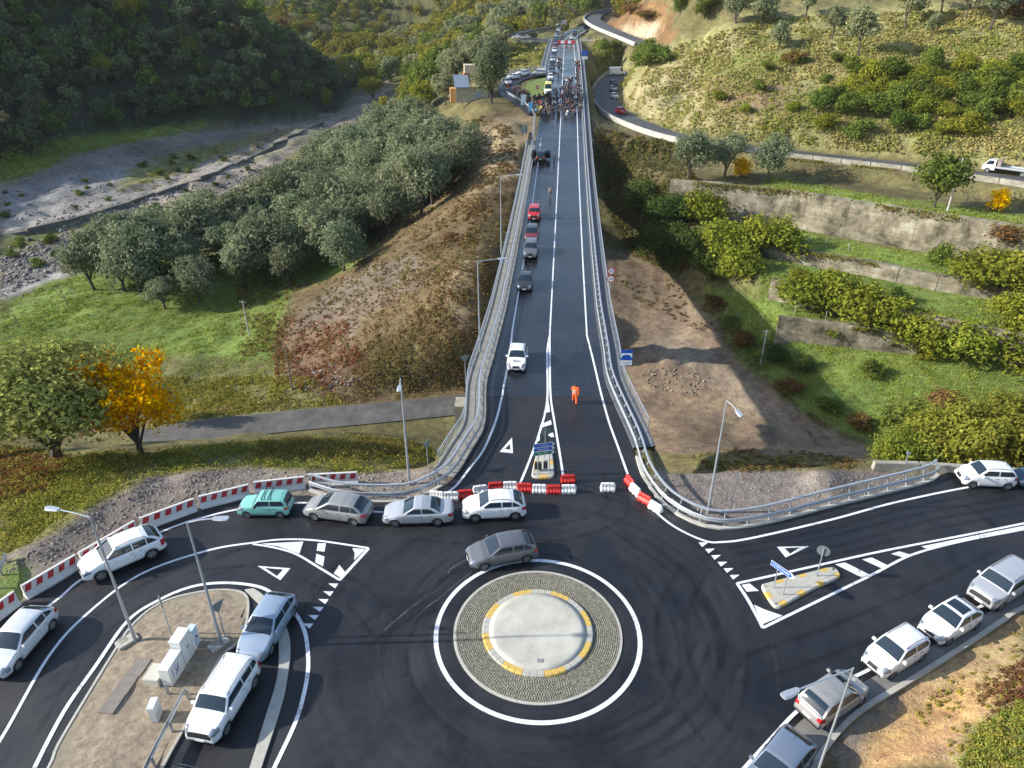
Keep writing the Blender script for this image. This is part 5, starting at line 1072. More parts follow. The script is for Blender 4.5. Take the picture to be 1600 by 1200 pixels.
def leaf_cloud(rng, blobs, n, size, pal, up=.25, aspect=.62, flat=.0, shell=.62, jit=.28, gaps=0.0):
    """n leaf faces spread through the outer volume of several blobs; pal = [(rgb, weight)]"""
    B = np.array(blobs, float); wts = B[:, 3] * B[:, 4]; k = rng.choice(len(B), n, p=wts / wts.sum())
    d = rng.normal(size=(n, 3)); d[:, 2] += up; d /= np.linalg.norm(d, axis=1)[:, None]
    rad = shell + (1 - shell) * rng.random(n) ** .6
    lump = 1 + .30 * np.sin(d[:, 0] * 5.1 + k * 1.7) * np.sin(d[:, 1] * 4.7 + k) + .16 * np.sin(d[:, 2] * 9.0 + k * 2.2 + d[:, 0] * 7)
    if gaps:
        keep = (np.sin(d[:, 0] * 4.3 + k * 3.1) + np.sin(d[:, 1] * 4.9 + k * 1.3) + np.sin(d[:, 2] * 5.7 + k)) > -gaps; lump = np.where(keep, lump, lump * .72)
    P = B[k, :3] + d * (rad * lump)[:, None] * np.stack([B[k, 3], B[k, 3], B[k, 4]], 1)
    nm = d + rng.normal(size=(n, 3)) * .55; nm[:, 2] += .25; nm /= np.linalg.norm(nm, axis=1)[:, None]
    t = np.cross(nm, rng.normal(size=(n, 3))); t /= np.linalg.norm(t, axis=1)[:, None] + 1e-9; b = np.cross(nm, t)
    s = size * (.55 + .9 * rng.random(n)); t *= s[:, None]; b *= (s * aspect)[:, None]
    V = np.stack([P - t, P - b * .9, P + t, P + b * .9], 1).reshape(-1, 3); F = np.arange(4 * n).reshape(-1, 4)
    pc = np.array([q[0] for q in pal]); pw = np.array([q[1] for q in pal], float); pw /= pw.sum()
    clump = (np.sin(P[:, 0] * 1.1 + k) + np.sin(P[:, 1] * 1.3 + k * .7) + np.sin(P[:, 2] * 1.5)) / 3
    u = np.clip(rng.random(n) * .55 + (clump * .5 + .5) * .45, 0, .999); ci = np.searchsorted(np.cumsum(pw), u); C = pc[np.clip(ci, 0, len(pc) - 1)] * (1 + jit * (rng.random(n) * 2 - 1))[:, None]
    return V, F, C
def crown_blobs(rng, h, r, z0, n, lob=.5, flat=.8):
    B = [(0, 0, z0 + (h - z0) * .52, r * .72, (h - z0) * .44)]
    for i in range(n):
        a = 2 * math.pi * (i + rng.random() * .7) / n; q = r * (.42 + .28 * rng.random()); zz = z0 + (h - z0) * (.22 + .58 * rng.random()); s = r * (lob * (.65 + .5 * rng.random()))
        B.append((q * math.cos(a), q * math.sin(a), zz, s, s * flat))
    B.append((rng.normal() * r * .15, rng.normal() * r * .15, h - r * .32, r * .42, r * .32)); return B
def trunk_mesh(rng, h, z0, r, rt, limbs=5):
    mb = MB(); lean = rng.normal(size=2) * .03 * h; mb.tube([(0, 0, -.6), (lean[0] * .2, lean[1] * .2, z0 * .5), (lean[0] * .5, lean[1] * .5, z0), (lean[0], lean[1], h * .72)], [rt * 1.25, rt, rt * .75, rt * .22], 7)
    for i in range(limbs):
        a = 2 * math.pi * (i + rng.random() * .6) / limbs; zz = z0 * (.6 + .5 * rng.random()); q = r * (.45 + .3 * rng.random())
        mb.tube([(lean[0] * .4, lean[1] * .4, zz), (q * .4 * math.cos(a), q * .4 * math.sin(a), zz + (h - zz) * .3), (q * math.cos(a), q * math.sin(a), zz + (h - zz) * (.45 + .2 * rng.random()))], [rt * .5, rt * .3, rt * .1], 5)
    return mb.mesh(M_BARK)
P_OLIVE = [((.115,.132,.08), 4), ((.15,.165,.105), 3), ((.085,.10,.055), 3), ((.19,.20,.135), 1)]
P_GREY = [((.135,.145,.085), 4), ((.165,.17,.10), 3), ((.10,.11,.055), 2), ((.20,.20,.13), 1)]
P_YG = [((.15,.15,.035), 4), ((.19,.175,.04), 3), ((.11,.12,.03), 3), ((.24,.19,.045), 1)]
P_GREEN = [((.075,.10,.028), 4), ((.10,.125,.035), 3), ((.055,.075,.022), 3), ((.14,.15,.045), 1)]
P_DARK = [((.075,.095,.05), 4), ((.105,.12,.06), 3), ((.09,.085,.05), 2), ((.15,.14,.07), 1)]
P_AUT = [((.48,.27,.028), 4), ((.55,.35,.045), 4), ((.44,.18,.025), 4), ((.32,.11,.025), 2), ((.26,.22,.045), 1)]
P_VINE = [((.125,.138,.03), 4), ((.16,.165,.036), 3), ((.09,.105,.024), 3), ((.24,.18,.03), 1)]
P_IVY = [((.045,.065,.022), 4), ((.06,.085,.028), 3), ((.085,.10,.03), 1)]
P_RUST = [((.11,.065,.032), 3), ((.14,.09,.04), 3), ((.09,.06,.03), 2), ((.14,.12,.045), 2)]
TREE = {}
def tree_kind(key, h, r, z0, n, size, pal, lob=.5, nb=8, rt=.2, seed=0, limbs=5, gaps=.4, shell=.55, flat=.8):
    rng = np.random.default_rng(seed + 100); V, F, C = leaf_cloud(rng, crown_blobs(rng, h, r, z0, nb, lob, flat), n, size, pal, gaps=gaps, shell=shell)
    TREE.setdefault(key, []).append((h, trunk_mesh(rng, h, z0, r, rt, limbs), fast_mesh(key, V, F, M_LEAF, cols=C)))
for i in range(7): tree_kind('olive', 10, 4.2 + .25 * (i % 4), 1.6 + .3 * (i % 3), 6000, .235, P_OLIVE, .50 + .03 * (i % 4), 8 + i % 4, .28, seed=i, limbs=6, gaps=.15 if i % 2 else .45, flat=.75 + .12 * (i % 3))
for i in range(3): tree_kind('willow', 10, 4.2, 1.6, 3600, .32, P_GREY, .58, 8, .25, seed=10 + i)
for i in range(3): tree_kind('broad', 10, 4.8, 1.5, 3600, .33, P_YG, .58, 9, .25, seed=20 + i)
for i in range(3): tree_kind('green', 10, 4.6, 1.5, 3400, .34, P_GREEN, .58, 9, .25, seed=30 + i)
for i in range(2): tree_kind('smallolive', 8, 2.9, 2.4, 2600, .22, P_GREY, .52, 7, .2, seed=40 + i, limbs=6, gaps=-.2)
for i in range(3): tree_kind('bush', 3, 1.9, .1, 1500, .17, P_GREEN, .6, 6, .06, seed=50 + i, limbs=3)
for i in range(3): tree_kind('vine', 3, 1.9, .0, 3200, .125, P_VINE, .62, 9, .06, seed=60 + i, limbs=3)
for i in range(2): tree_kind('ivy', 6, 3.2, .2, 4200, .17, P_IVY, .6, 8, .15, seed=70 + i, limbs=3)
for i in range(2): tree_kind('rust', 3, 2.0, .0, 1200, .17, P_RUST, .6, 6, .06, seed=80 + i, limbs=3)
tree_kind('bigolive', 10.5, 5.2, 1.8, 17000, .16, [((.135,.145,.05), 4), ((.17,.175,.065), 3), ((.10,.11,.038), 3), ((.22,.205,.08), 1)], .55, 11, .34, seed=90, limbs=7, gaps=.3)
tree_kind('autumn', 10, 4.5, 1.4, 11000, .155, P_AUT, .46, 13, .26, seed=91, limbs=9, gaps=-.1, shell=.45)
tree_kind('yellowbush', 3, 1.6, .2, 1500, .16, [((.55,.36,.02), 4), ((.62,.45,.04), 3), ((.40,.30,.03), 2)], .6, 6, .06, seed=92)
tree_kind('tallgreen', 15, 5.2, 1.5, 9000, .28, [((.075,.088,.05), 4), ((.105,.115,.07), 3), ((.055,.065,.032), 3)], .5, 13, .35, seed=93, limbs=7, flat=1.2)
tree_kind('bigvine', 8, 4.6, .3, 11000, .17, [((.115,.125,.03), 4), ((.15,.155,.038), 3), ((.085,.095,.025), 3), ((.20,.17,.035), 1)], .58, 11, .2, seed=95, gaps=.2)
tree_kind('poplar', 11, 2.6, 1.5, 3200, .26, P_YG, .5, 9, .2, seed=94, flat=1.4)
def plant(key, loc, h, label, cat='tree', group=None, name=None, var=None, rz=None, wide=1.0, parts=True):
    L_ = TREE[key]; hh, tr, cr = L_[random.randrange(len(L_)) if var is None else var % len(L_)]; s = h / hh
    e = empty(name or (cat if cat != 'tree' else 'tree'), (loc[0], loc[1], loc[2] - .05), random.uniform(0, 6.28) if rz is None else rz, label, cat, group); e.scale = (s * wide * random.uniform(.86, 1.14), s * wide * random.uniform(.86, 1.14), s * random.uniform(.92, 1.08))
    if cat == 'tree' and h < 13.5: e.rotation_euler = (random.uniform(-.06, .06), random.uniform(-.06, .06), e.rotation_euler[2])
    ob('trunk' if cat == 'tree' else 'stems', tr, e); ob('crown' if cat == 'tree' else 'foliage', cr, e); return e
def bare_tree(px, h, label, seed, col=(.16, .13, .11), z=None):
    rng = np.random.default_rng(seed); mb = MB(); q = gt(*px)
    def br(p, d, l, r_, lv):
        e = p + d * l; mb.tube([p, (p + e) / 2 + Vector(rng.normal(size=3)) * l * .05, e], [r_, r_ * .8, r_ * .6], 4, caps=False)
        if lv:
            for _ in range(3 if lv > 1 else 4):
                nd = (d + Vector(rng.normal(size=3)) * .55 + Vector((0, 0, .12))).normalized(); br(e, nd, l * .72, r_ * .6, lv - 1)
    br(Vector((0, 0, -.2)), Vector((0, 0, 1)), h * .3, .09 * h / 5, 4)
    return ob('bare_tree', mb.mesh(mat('bare_twigs', col, .95)), None, q, 0, label, 'tree')
ORD = ['first', 'second', 'third', 'fourth', 'fifth', 'sixth', 'seventh', 'eighth', 'ninth', 'tenth', 'eleventh', 'twelfth', '13th', '14th', '15th', '16th', '17th', '18th', '19th', '20th', '21st', '22nd', '23rd', '24th', '25th']
ROWN = {1: [''], 2: ['front', 'back'], 3: ['front', 'middle', 'back'], 4: ['front', 'second', 'third', 'back'], 5: ['front', 'second', 'middle', 'fourth', 'back'], 8: ['front', 'second', 'third', 'fourth', 'fifth', 'sixth', 'seventh', 'back']}
def rows_of(pts, nr):
    """names each point by its row (near to far) and its place from the left"""
    pj_ = [proj(np.array(p[0]), np.array(p[1]), np.array(p[2])) for p in pts]; order = sorted(range(len(pts)), key=lambda i: -float(pj_[i][1])); out = [None] * len(pts); per = math.ceil(len(pts) / nr)
    for r_ in range(nr):
        seg = sorted(order[r_ * per:(r_ + 1) * per], key=lambda i: float(pj_[i][0]))
        for k, i in enumerate(seg): out[i] = '%s from the left in the %s row' % (ORD[min(k, 24)], ROWN[nr][r_])
    return out
# --- named single trees
plant('bigolive', gt(88, 718), 11.5, 'big dull green tree left of the orange autumn tree', var=0, rz=.5, wide=1.18)
plant('bigolive', gt(-45, 724), 10.5, 'dull green tree cut off at the left edge above the red bracken', rz=2)
plant('broad', gt(28, 640), 7, 'yellow-green tree top behind the big dull green tree', var=1)
plant('autumn', gt(220, 708), 10.8, 'bright orange and yellow autumn tree', rz=1.0)
plant('smallolive', gt(252, 662), 6, 'small dark green tree just right of the orange autumn tree', var=0)
plant('poplar', gt(512, 176), 10, 'lone yellow-green tree by the riverbed at the foot of dark hill')
plant('tallgreen', gt(768, 161), 15, 'tall dark tree beside the stone hut', rz=.4)
plant('olive', gt(258, 482), 6.3, 'small round grey-green tree standing alone in the green field', var=1)
plant('olive', gt(313, 472), 7.2, 'round grey-green tree right of the lone one, in the green field', var=2)
plant('olive', gt(232, 450), 4.2, 'low grey-green bush-like tree behind the lone round tree', var=3)
for px, h, lab, sd_ in (((105, 478), 5.5, 'leafless tree at the left end of the grove', 1), ((30, 512), 6, 'leafless tree at the left edge of the green field', 2), ((180, 458), 4.5, 'leafless shrub under the left end of the grove', 3), ((105, 208), 10, 'pale leafless tree at the foot of the dark hill', 4), ((132, 206), 9, 'second pale leafless tree at the foot of the dark hill', 5), ((1508, 322), 4, 'small leafless tree under the hillside road', 6)): bare_tree(px, h, lab, sd_, (.30, .27, .24) if 3 < sd_ < 6 else (.13, .11, .095))
# --- grey-green grove
def scatter_px(poly, n, sep, seed, dmin=60, dmax=700, ok=None):
    rng = np.random.default_rng(seed); xs = [p[0] for p in poly]; ys = [p[1] for p in poly]; out = []; tries = 0
    while len(out) < n and tries < n * 60:
        tries += 1; a, b = rng.uniform(min(xs), max(xs)), rng.uniform(min(ys), max(ys))
        if not poly_in(np.array([a]), np.array([b]), poly)[0]: continue
        q = gt(a, b, dmin * .6)
        if not (dmin < q[1] < dmax) or (ok and not ok(q)): continue
        if all((q[0] - o_[0]) ** 2 + (q[1] - o_[1]) ** 2 > sep * sep for o_ in out): out.append(q)
    return out
def offroad(q): return abs(q[0] - float(cx(q[1]))) > 12 and seg_dist(np.array([q[0]]), np.array([q[1]]), UPRD)[0][0] > 6.5 and seg_dist(np.array([q[0]]), np.array([q[1]]), LOOP)[0][0] > 6 and seg_dist(np.array([q[0]]), np.array([q[1]]), SIDE)[0][0] > 5
GROVE = [(120,468),(180,462),(330,448),(400,452),(470,452),(545,425),(575,385),(640,352),(690,310),(732,268),(708,246),(665,236),(640,222),(580,235),(500,285),(440,330),(300,385),(180,425)]
Q = scatter_px(GROVE, 84, 5.0, 3, 95, 330, offroad); N_ = rows_of(Q, 4)
for i, q in enumerate(Q): plant('olive', q, random.uniform(9.5, 12.5) * (1 if q[1] > 125 else .95), 'grey-green tree, ' + N_[i] + ' of the grove', group='grey-green grove')
MID = [(460,60),(560,75),(720,70),(830,48),(860,40),(850,30),(700,40),(560,30),(450,30)]
V1 = [(600,130),(690,130),(745,150),(720,185),(660,215),(600,210),(560,185),(570,150)]
Q = scatter_px([(545,120),(640,60),(760,50),(800,75),(770,100),(720,120),(690,180),(640,205),(590,195),(570,150)], 46, 7, 5, 150, 520, offroad); N_ = rows_of(Q, 3)
for i, q in enumerate(Q):
    k = random.choice(['broad', 'broad', 'green', 'willow']); plant(k, q, random.uniform(9, 14), {'broad': 'yellow-green tree, ', 'green': 'mid green tree, ', 'willow': 'silvery tree, '}[k] + N_[i] + ' of the valley wood', group='valley wood left of the hut')
Q = scatter_px([(690,90),(790,60),(860,40),(870,20),(820,20),(720,50),(690,70)], 26, 7, 6, 200, 600, offroad); N_ = rows_of(Q, 2)
for i, q in enumerate(Q): plant('willow', q, random.uniform(11, 15), 'silvery willow, ' + N_[i] + ' behind the hut', group='silvery trees behind the hut')
Q = scatter_px([(700,150),(760,110),(790,110),(785,85),(740,85),(690,120)], 12, 6, 8, 150, 400, offroad); N_ = rows_of(Q, 2)
for i, q in enumerate(Q): plant('willow', q, random.uniform(10, 13), 'silvery tree, ' + N_[i] + ' close to the hut', group='trees close behind the hut')
Q = scatter_px([(900,0),(940,5),(920,40),(905,25),(885,10)], 8, 7, 9, 250, 700, offroad); N_ = rows_of(Q, 2)
for i, q in enumerate(Q): plant('green', q, 12, 'green tree, ' + N_[i] + ' beyond the viaduct end', group='trees beyond the viaduct')
# --- right-hand hillside
for px, h, k, lab in (((1340,88),9.5,'smallolive','silvery tree standing out on the open slope of the right hill'),((1415,46),9,'smallolive','tree with bare trunk at the top edge of the right hill'),((1190,42),8,'willow','silvery tree at the top of the right hill, left end of its row'),((1150,36),8,'olive','dark tree at the top of the right hill beside the silvery one'),((1470,22),9,'smallolive','thin tree at the top edge, right of the bare trunk'),((1546,48),10,'smallolive','tall thin tree near the top right corner'),((1508,32),8,'smallolive','leaning thin tree left of the tall one near top right corner'),((1300,62),7,'smallolive','sparse tree left of the one standing out on the slope'),((1258,30),8,'smallolive','thin tree at the middle of the right hilltop'),((1100,30),7,'green','dark tree at the left end of the right hilltop'),((1062,24),6,'green','round dark tree on the green patch of the right hilltop'),((1215,80),6,'willow','pale sparse tree above the red and yellow bushes'),((1453,62),5,'smallolive','small thin tree beside the bright grass on the right hill'),
 ((1074,282),8.5,'olive','dark tree at the left end of the tall terrace wall'),((1132,276),7.5,'olive','middle dark tree above the tall terrace wall'),((1200,284),7.5,'olive','right dark tree above the tall terrace wall'),((1460,324),7.5,'green','round green tree on the terrace under the hillside road'),((1545,14),8,'willow','pale tree in the top right corner')):
    plant(k, gt(*px), h, lab)
plant('yellowbush', gt(1158, 276), 3.4, 'yellow-orange bush between the dark trees above the tall wall', cat='bush'); plant('yellowbush', gt(1557, 330), 3.2, 'bright yellow bush on the grass under the hillside road', cat='bush')
for px, h, lab, wd in (((1240,100),3,'rust-red bush on the right hill',1.6),((1590,30),4,'red-brown bush in the top right corner',1.3),((1010,30),4,'rusty thicket above the far bend',2.2),((985,22),4,'second rusty thicket above the far bend',2.0)): plant('rust', gt(*px), h, lab, cat='bush', wide=wd)
Q = scatter_px([(1230,225),(1300,150),(1330,120),(1440,110),(1600,120),(1600,255),(1480,245),(1380,232)], 56, 3.4, 11, 130, 260, offroad); N_ = rows_of(Q, 4)
for i, q in enumerate(Q):
    k = random.choice(['bush', 'vine', 'vine', 'green']); plant(k, q, random.uniform(2.6, 4.4) if k != 'green' else random.uniform(4, 5.5), 'dense green bush, ' + N_[i] + ' above the hillside road', cat='bush', group='bushes above the hillside road', wide=1.15)
Q = scatter_px([(1080,150),(1200,90),(1420,100),(1330,140),(1240,180),(1120,180)], 9, 7, 12, 130, 300, offroad); N_ = rows_of(Q, 2)
for i, q in enumerate(Q): plant(random.choice(['bush', 'vine']), q, random.uniform(1.4, 2.4), 'low dry-grass bush, ' + N_[i] + ' of the right hill', cat='bush', group='low bushes on the right hill', wide=1.3)
Q = scatter_px([(935,75),(1000,80),(1040,95),(1010,115),(985,105),(940,90)], 12, 4, 13, 180, 420, offroad); N_ = rows_of(Q, 2)
for i, q in enumerate(Q): plant('bush', q, random.uniform(3, 4.5), 'bush, ' + N_[i] + ' below the far ramp', cat='bush', group='bushes below the far ramp', wide=1.2)
# ivy thicket and vine hedges on the terraces
for px, h, k, lab, wd in (((1010,330),6.4,'ivy','dark ivy thicket nearest the viaduct',1.1),((1045,365),7.7,'ivy','dark ivy thicket under the left end of the tall wall',1.15),((1030,410),7.0,'ivy','lower dark ivy thicket above the dirt track',1.1),((1075,420),7.0,'ivy','dark ivy mound left of the yellow-green vines',1.1),((1110,440),6.4,'ivy','shaded ivy mound at the foot of the vines',1.15),((1095,350),6.4,'vine','yellow-green vine mound against the tall wall',1.0),((1130,405),6.4,'vine','yellow-green vine mound left of the low pale wall',1.05),((1170,395),5.9,'vine','yellow-green vine mound behind the left one',1.1),((1220,392),4.6,'vine','thin end of the vine mound below the tall wall',1.3),((1150,440),5.8,'vine','lowest yellow-green vine mound near the fence',1.0),
 ((1262,484),5.6,'vine','left end of the long vine hedge',1.15),((1305,490),5.9,'vine','highest part of the long vine hedge',1.15),((1352,505),5.4,'vine','middle of the long vine hedge',1.15),((1398,520),5.4,'vine','vine hedge right of its middle, turning yellow',1.15),((1440,548),5.4,'vine','yellowing vine hedge above the shaded grass',1.15),((1500,556),5.1,'vine','vine bush between the hedge and the right edge',1.2),((1570,562),5.1,'vine','vine bush near the right edge below the walls',1.25),((1530,450),5.6,'vine','yellow vine mound at the right end of the low pale wall',1.2),((1580,455),5.6,'vine','yellow vine mound at the right edge of the walls',1.2),((1590,505),4.6,'vine','yellow-green bush at the right edge',1.1),((1468,412),3.4,'bush','brown-green bush on the terrace under the tall wall',.9),((1570,385),3.6,'rust','brown climber hanging over the tall wall at right',1.3)):
    plant(k, gt(*px), h, lab, cat='bush', wide=wd, name='vine_hedge' if k == 'vine' else None)
for px, h, k, lab, wd in (((1405,738),5.5,'bigvine','smaller yellow-green bush behind the guardrail end',.9),((1470,742),8,'bigvine','big yellow-green bush behind the roadside wall',.9),((1545,745),9,'bigvine','largest yellow-green bush behind the white small car',.95),((1625,748),8,'bigvine','yellow-green bush at the right edge behind the wall',1.0),((1418,642),3.4,'bush','dark round bush on the green slope',1.1),((1478,640),3.6,'rust','brown bush beside the dark round one',.9),((1570,660),3.2,'bush','dull bush on the right of the green slope',1.2)):
    a = gp(px[0], px[1], -3 if px[1] > 700 else -12.5); dyy = 7 if px[1] > 700 else 0; plant(k, (a[0] * (1 + dyy / a[1]), a[1] + dyy, float(tz(a[0] * (1 + dyy / a[1]), a[1] + dyy))), h, lab, cat='bush', wide=wd)
Q = scatter_px([(0,300),(200,262),(400,205),(480,190),(440,225),(330,262),(200,310),(60,345),(0,360)], 22, 5, 15, 120, 420, None) + scatter_px([(0,395),(150,345),(330,285),(430,240),(400,275),(240,350),(90,410),(0,440)], 22, 4, 16, 100, 380, None); N_ = rows_of(Q, 4)
for i, q in enumerate(Q): plant(random.choice(['bush', 'bush', 'ivy']), q, random.uniform(.8, 2.0), 'low riverbed shrub, ' + N_[i], cat='bush', name='shrub', group='shrubs on the riverbed', wide=1.3)
for px, h, k, lab, wd in (((1118,482),2.2,'rust','brown shrub on the bank above the dirt track, topmost',1.4),((1142,512),2.0,'bush','dull green shrub on the bank above the dirt track',1.5),((1160,540),2.2,'rust','brown shrub beside the pale concrete pole',1.4),((1210,566),2.6,'ivy','dark shrub right of the pale concrete pole',1.5),((1250,580),2.4,'ivy','second dark shrub right of the pale concrete pole',1.5),((1232,612),2.0,'rust','brown shrub at the edge of the dirt yard',1.4),((1290,640),1.8,'bush','low shrub at the right edge of the dirt yard',1.6),((1340,668),2.0,'rust','brown shrub at the far right corner of the dirt yard',1.5),((1360,585),2.2,'bush','green shrub in the middle of the lowest grass',1.2),((1300,528),2.2,'vine','vine shrub against the lowest terrace wall',1.2),((1450,560),2.6,'vine','vine shrub below the right end of the hedge',1.2),((1250,445),2.4,'vine','vine tuft on the narrow terrace behind the hedge',1.2),((1400,470),2.2,'bush','small bush on the narrow terrace above the hedge',1.1)):
    plant(k, gt(*px), h, lab, cat='bush', wide=wd, name='shrub')
# --- the wood on the shaded hill and the far woods: masses nobody could count
def wood(name, label, pts, hs, pal, n, size, seed):
    rng = np.random.default_rng(seed); VV = []; CC = []
    for q in pts:
        h = rng.uniform(*hs); r_ = h * rng.uniform(.36, .5); pl = pal[rng.integers(len(pal))]; nn = n
        V, F, C = leaf_cloud(rng, crown_blobs(rng, h, r_, h * .12, 5, .6, .85), nn, size, pl, gaps=.3); V = V + np.array(q); VV.append(V); CC.append(C * rng.uniform(.75, 1.3))
    V = np.vstack(VV); C = np.vstack(CC); return ob(name, fast_mesh(name, V, np.arange(len(V)).reshape(-1, 4), M_LEAF, cols=C), kind='stuff', label=label)
def scatter_w(x0, x1, y0, y1, n, sep, ok, seed):
    rng = np.random.default_rng(seed); X = rng.uniform(x0, x1, n * 12); Y = rng.uniform(y0, y1, n * 12); Z = tz(X, Y); px, py, dep = proj(X, Y, Z); m = ok(X, Y, Z, px, py); out = []; cell = {}
    for x, y, z in zip(X[m], Y[m], Z[m]):
        c = (int(x // sep), int(y // sep))
        if any((x - a) ** 2 + (y - b) ** 2 < sep * sep for i in (-1, 0, 1) for j in (-1, 0, 1) for a, b in cell.get((c[0] + i, c[1] + j), ())): continue
        cell.setdefault(c, []).append((x, y)); out.append((x, y, z))
        if len(out) >= n: break
    return out
def on_hill(X, Y, Z, px, py):
    d, s, _ = seg_dist(X, Y, FOOT); return (s > 0) & (d > 2) & (d < 110) & (px > -120) & (px < 720) & (py < 320) & (py > -90)
wood('hill_wood', 'dark shaded woodland covering the steep hill on the left', scatter_w(-330, -60, 180, 520, 1000, 4.2, on_hill, 21), (4.5, 10), [P_DARK, P_DARK, P_GREEN, P_DARK, [((.075,.06,.04), 3), ((.065,.06,.036), 3)]], 330, .62, 22)
wood('far_wood', 'distant sunlit woods closing the valley', scatter_w(-260, 260, 400, 700, 560, 8.0, lambda X, Y, Z, px, py: (seg_dist(X, Y, FOOT)[1] <= 0) & (px > 380) & (px < 1100) & (py > -60) & (np.abs(X - cx(Y)) > 14) & (np.abs(X) < 260) & (seg_dist(X, Y, RAMP)[0] > 9), 23), (8, 14), [P_YG, P_YG, P_YG, P_GREY, P_GREEN], 480, .62, 24)
for px, h, k, lab in (((165,128),9,'broad','light green tree standing out of the dark hillside'),((300,100),9,'green','mid green tree high on the dark hillside'),((205,40),11,'broad','yellowish tree near the top of dark hillside'),((440,60),11,'rust','tree on the crest of dark hill, warm sunlight put into its leaf colour'),((470,55),10,'rust','second tree on the sunlit crest, warm sunlight put into its leaf colour'),((400,40),11,'green','green tree on the crest left of the two warm-toned ones')):  # rust leaves of the two crest trees carry the warm sunlight as colour
    plant(k, gt(*px), h, lab, wide=1.0)
# --- scrub, weeds and grass
def tufts(name, label, regs, seed, leaf=.15):
    """regs: (polygon px, n, height, width, palette, depth range)"""
    rng = np.random.default_rng(seed); VV = []; CC = []
    for poly, n, hh, ww, pal, dr in regs:
        xs = [p[0] for p in poly]; ys = [p[1] for p in poly]; m_ = n * 4; a = rng.uniform(min(xs), max(xs), m_); b = rng.uniform(min(ys), max(ys), m_); ins = poly_in(a, b, poly); a, b = a[ins], b[ins]
        # meet the ground by stepping along the sight lines
        dx = (a - 800) / FPX; bb = (600 - b) / FPX; dy = CP + bb * SP; dz = -SP + bb * CP; t = np.full(len(a), dr[0] * .9); hit = np.zeros(len(a), bool)
        for _ in range(700):
            z = H + dz * t; g = tz(dx * t, dy * t); hit |= z < g; t = np.where(hit, t, t + np.maximum(.12, (z - g) * .35))
            if hit.all() or (t > 900).all(): break
        X, Y = dx * t, dy * t; Z = tz(X, Y); ok = hit & (t > dr[0]) & (t < dr[1]); ins = poly_in(X, Y, FLATP); dd, _, _ = seg_dist(X, Y, FLATP); ok &= ~ins | (dd < .0); ok &= seg_dist(X, Y, LOW)[0] > 3.0; ok &= seg_dist(X, Y, UPRD)[0] > 4.2; ok &= np.abs(X - cx(Y)) > 7.3
        cl = fbm(X, Y, 3.0, 61, 3); w_ = rng.random(len(X)) < np.clip(.55 + cl * .6, .08, 1); ok &= w_
        idx = np.nonzero(ok)[0][:n]; X, Y, Z = X[idx], Y[idx], Z[idx]; cl = cl[idx]; k = 7
        pc = np.array([q[0] for q in pal]); pw = np.array([q[1] for q in pal], float); pw /= pw.sum(); u = np.clip(rng.random(len(X)) * .6 + (fbm(X, Y, 7.0, 71, 3) * .5 + .5) * .4, 0, .999); C0 = pc[np.clip(np.searchsorted(np.cumsum(pw), u), 0, len(pc) - 1)]
        nl = 7 if np.median(np.hypot(X, Y)) > 75 else (14 if np.median(np.hypot(X, Y)) > 40 else 22); h_ = hh * (.35 + .9 * rng.random(len(X)) ** 2); w2 = ww * (.5 + .8 * rng.random(len(X)))
        for _ in range(nl):
            m1 = len(X); ph = rng.uniform(0, 6.283, m1); rr = np.sqrt(rng.random(m1)) * w2; ht = h_ * (1 - .75 * (rr / w2) ** 2) * (.35 + .65 * rng.random(m1)); P = np.stack([X + np.cos(ph) * rr, Y + np.sin(ph) * rr, Z + ht], 1)
            nm = np.stack([np.cos(ph) * rr / w2, np.sin(ph) * rr / w2, np.full(m1, .75)], 1) + rng.normal(size=(m1, 3)) * .45; nm /= np.linalg.norm(nm, axis=1)[:, None]
            t_ = np.cross(nm, rng.normal(size=(m1, 3))); t_ /= np.linalg.norm(t_, axis=1)[:, None] + 1e-9; b_ = np.cross(nm, t_); sz = leaf * (.6 + .8 * rng.random(m1)) * np.maximum(.38, np.hypot(X, Y) / 100); t_ *= sz[:, None]; b_ *= sz[:, None] * .55
            VV.append(np.stack([P - t_, P - b_, P + t_, P + b_], 1).reshape(-1, 3)); CC.append(C0 * (1 + .35 * (rng.random(m1) * 2 - 1))[:, None])
    V = np.vstack(VV); return ob(name, fast_mesh(name, V, np.arange(len(V)).reshape(-1, 4), M_TUFT, cols=np.vstack(CC)), kind='stuff', label=label)
S_BR = [((.10,.06,.032), 3), ((.12,.085,.042), 3), ((.14,.115,.05), 3), ((.10,.105,.036), 3)]
S_RED = [((.13,.05,.03), 3), ((.16,.08,.045), 2), ((.10,.06,.035), 2)]
S_GR = [((.15,.195,.045), 4), ((.18,.215,.06), 3), ((.12,.16,.04), 3), ((.21,.19,.085), 1)]
S_YG = [((.17,.165,.045), 3), ((.22,.20,.06), 3), ((.12,.13,.035), 3), ((.25,.21,.09), 1), ((.13,.08,.04), 1)]
S_DRY = [((.27,.235,.11), 3), ((.22,.205,.085), 3), ((.18,.185,.065), 3), ((.14,.165,.045), 3)]
S_DK = [((.05,.065,.025), 3), ((.07,.075,.03), 2), ((.08,.06,.035), 2)]
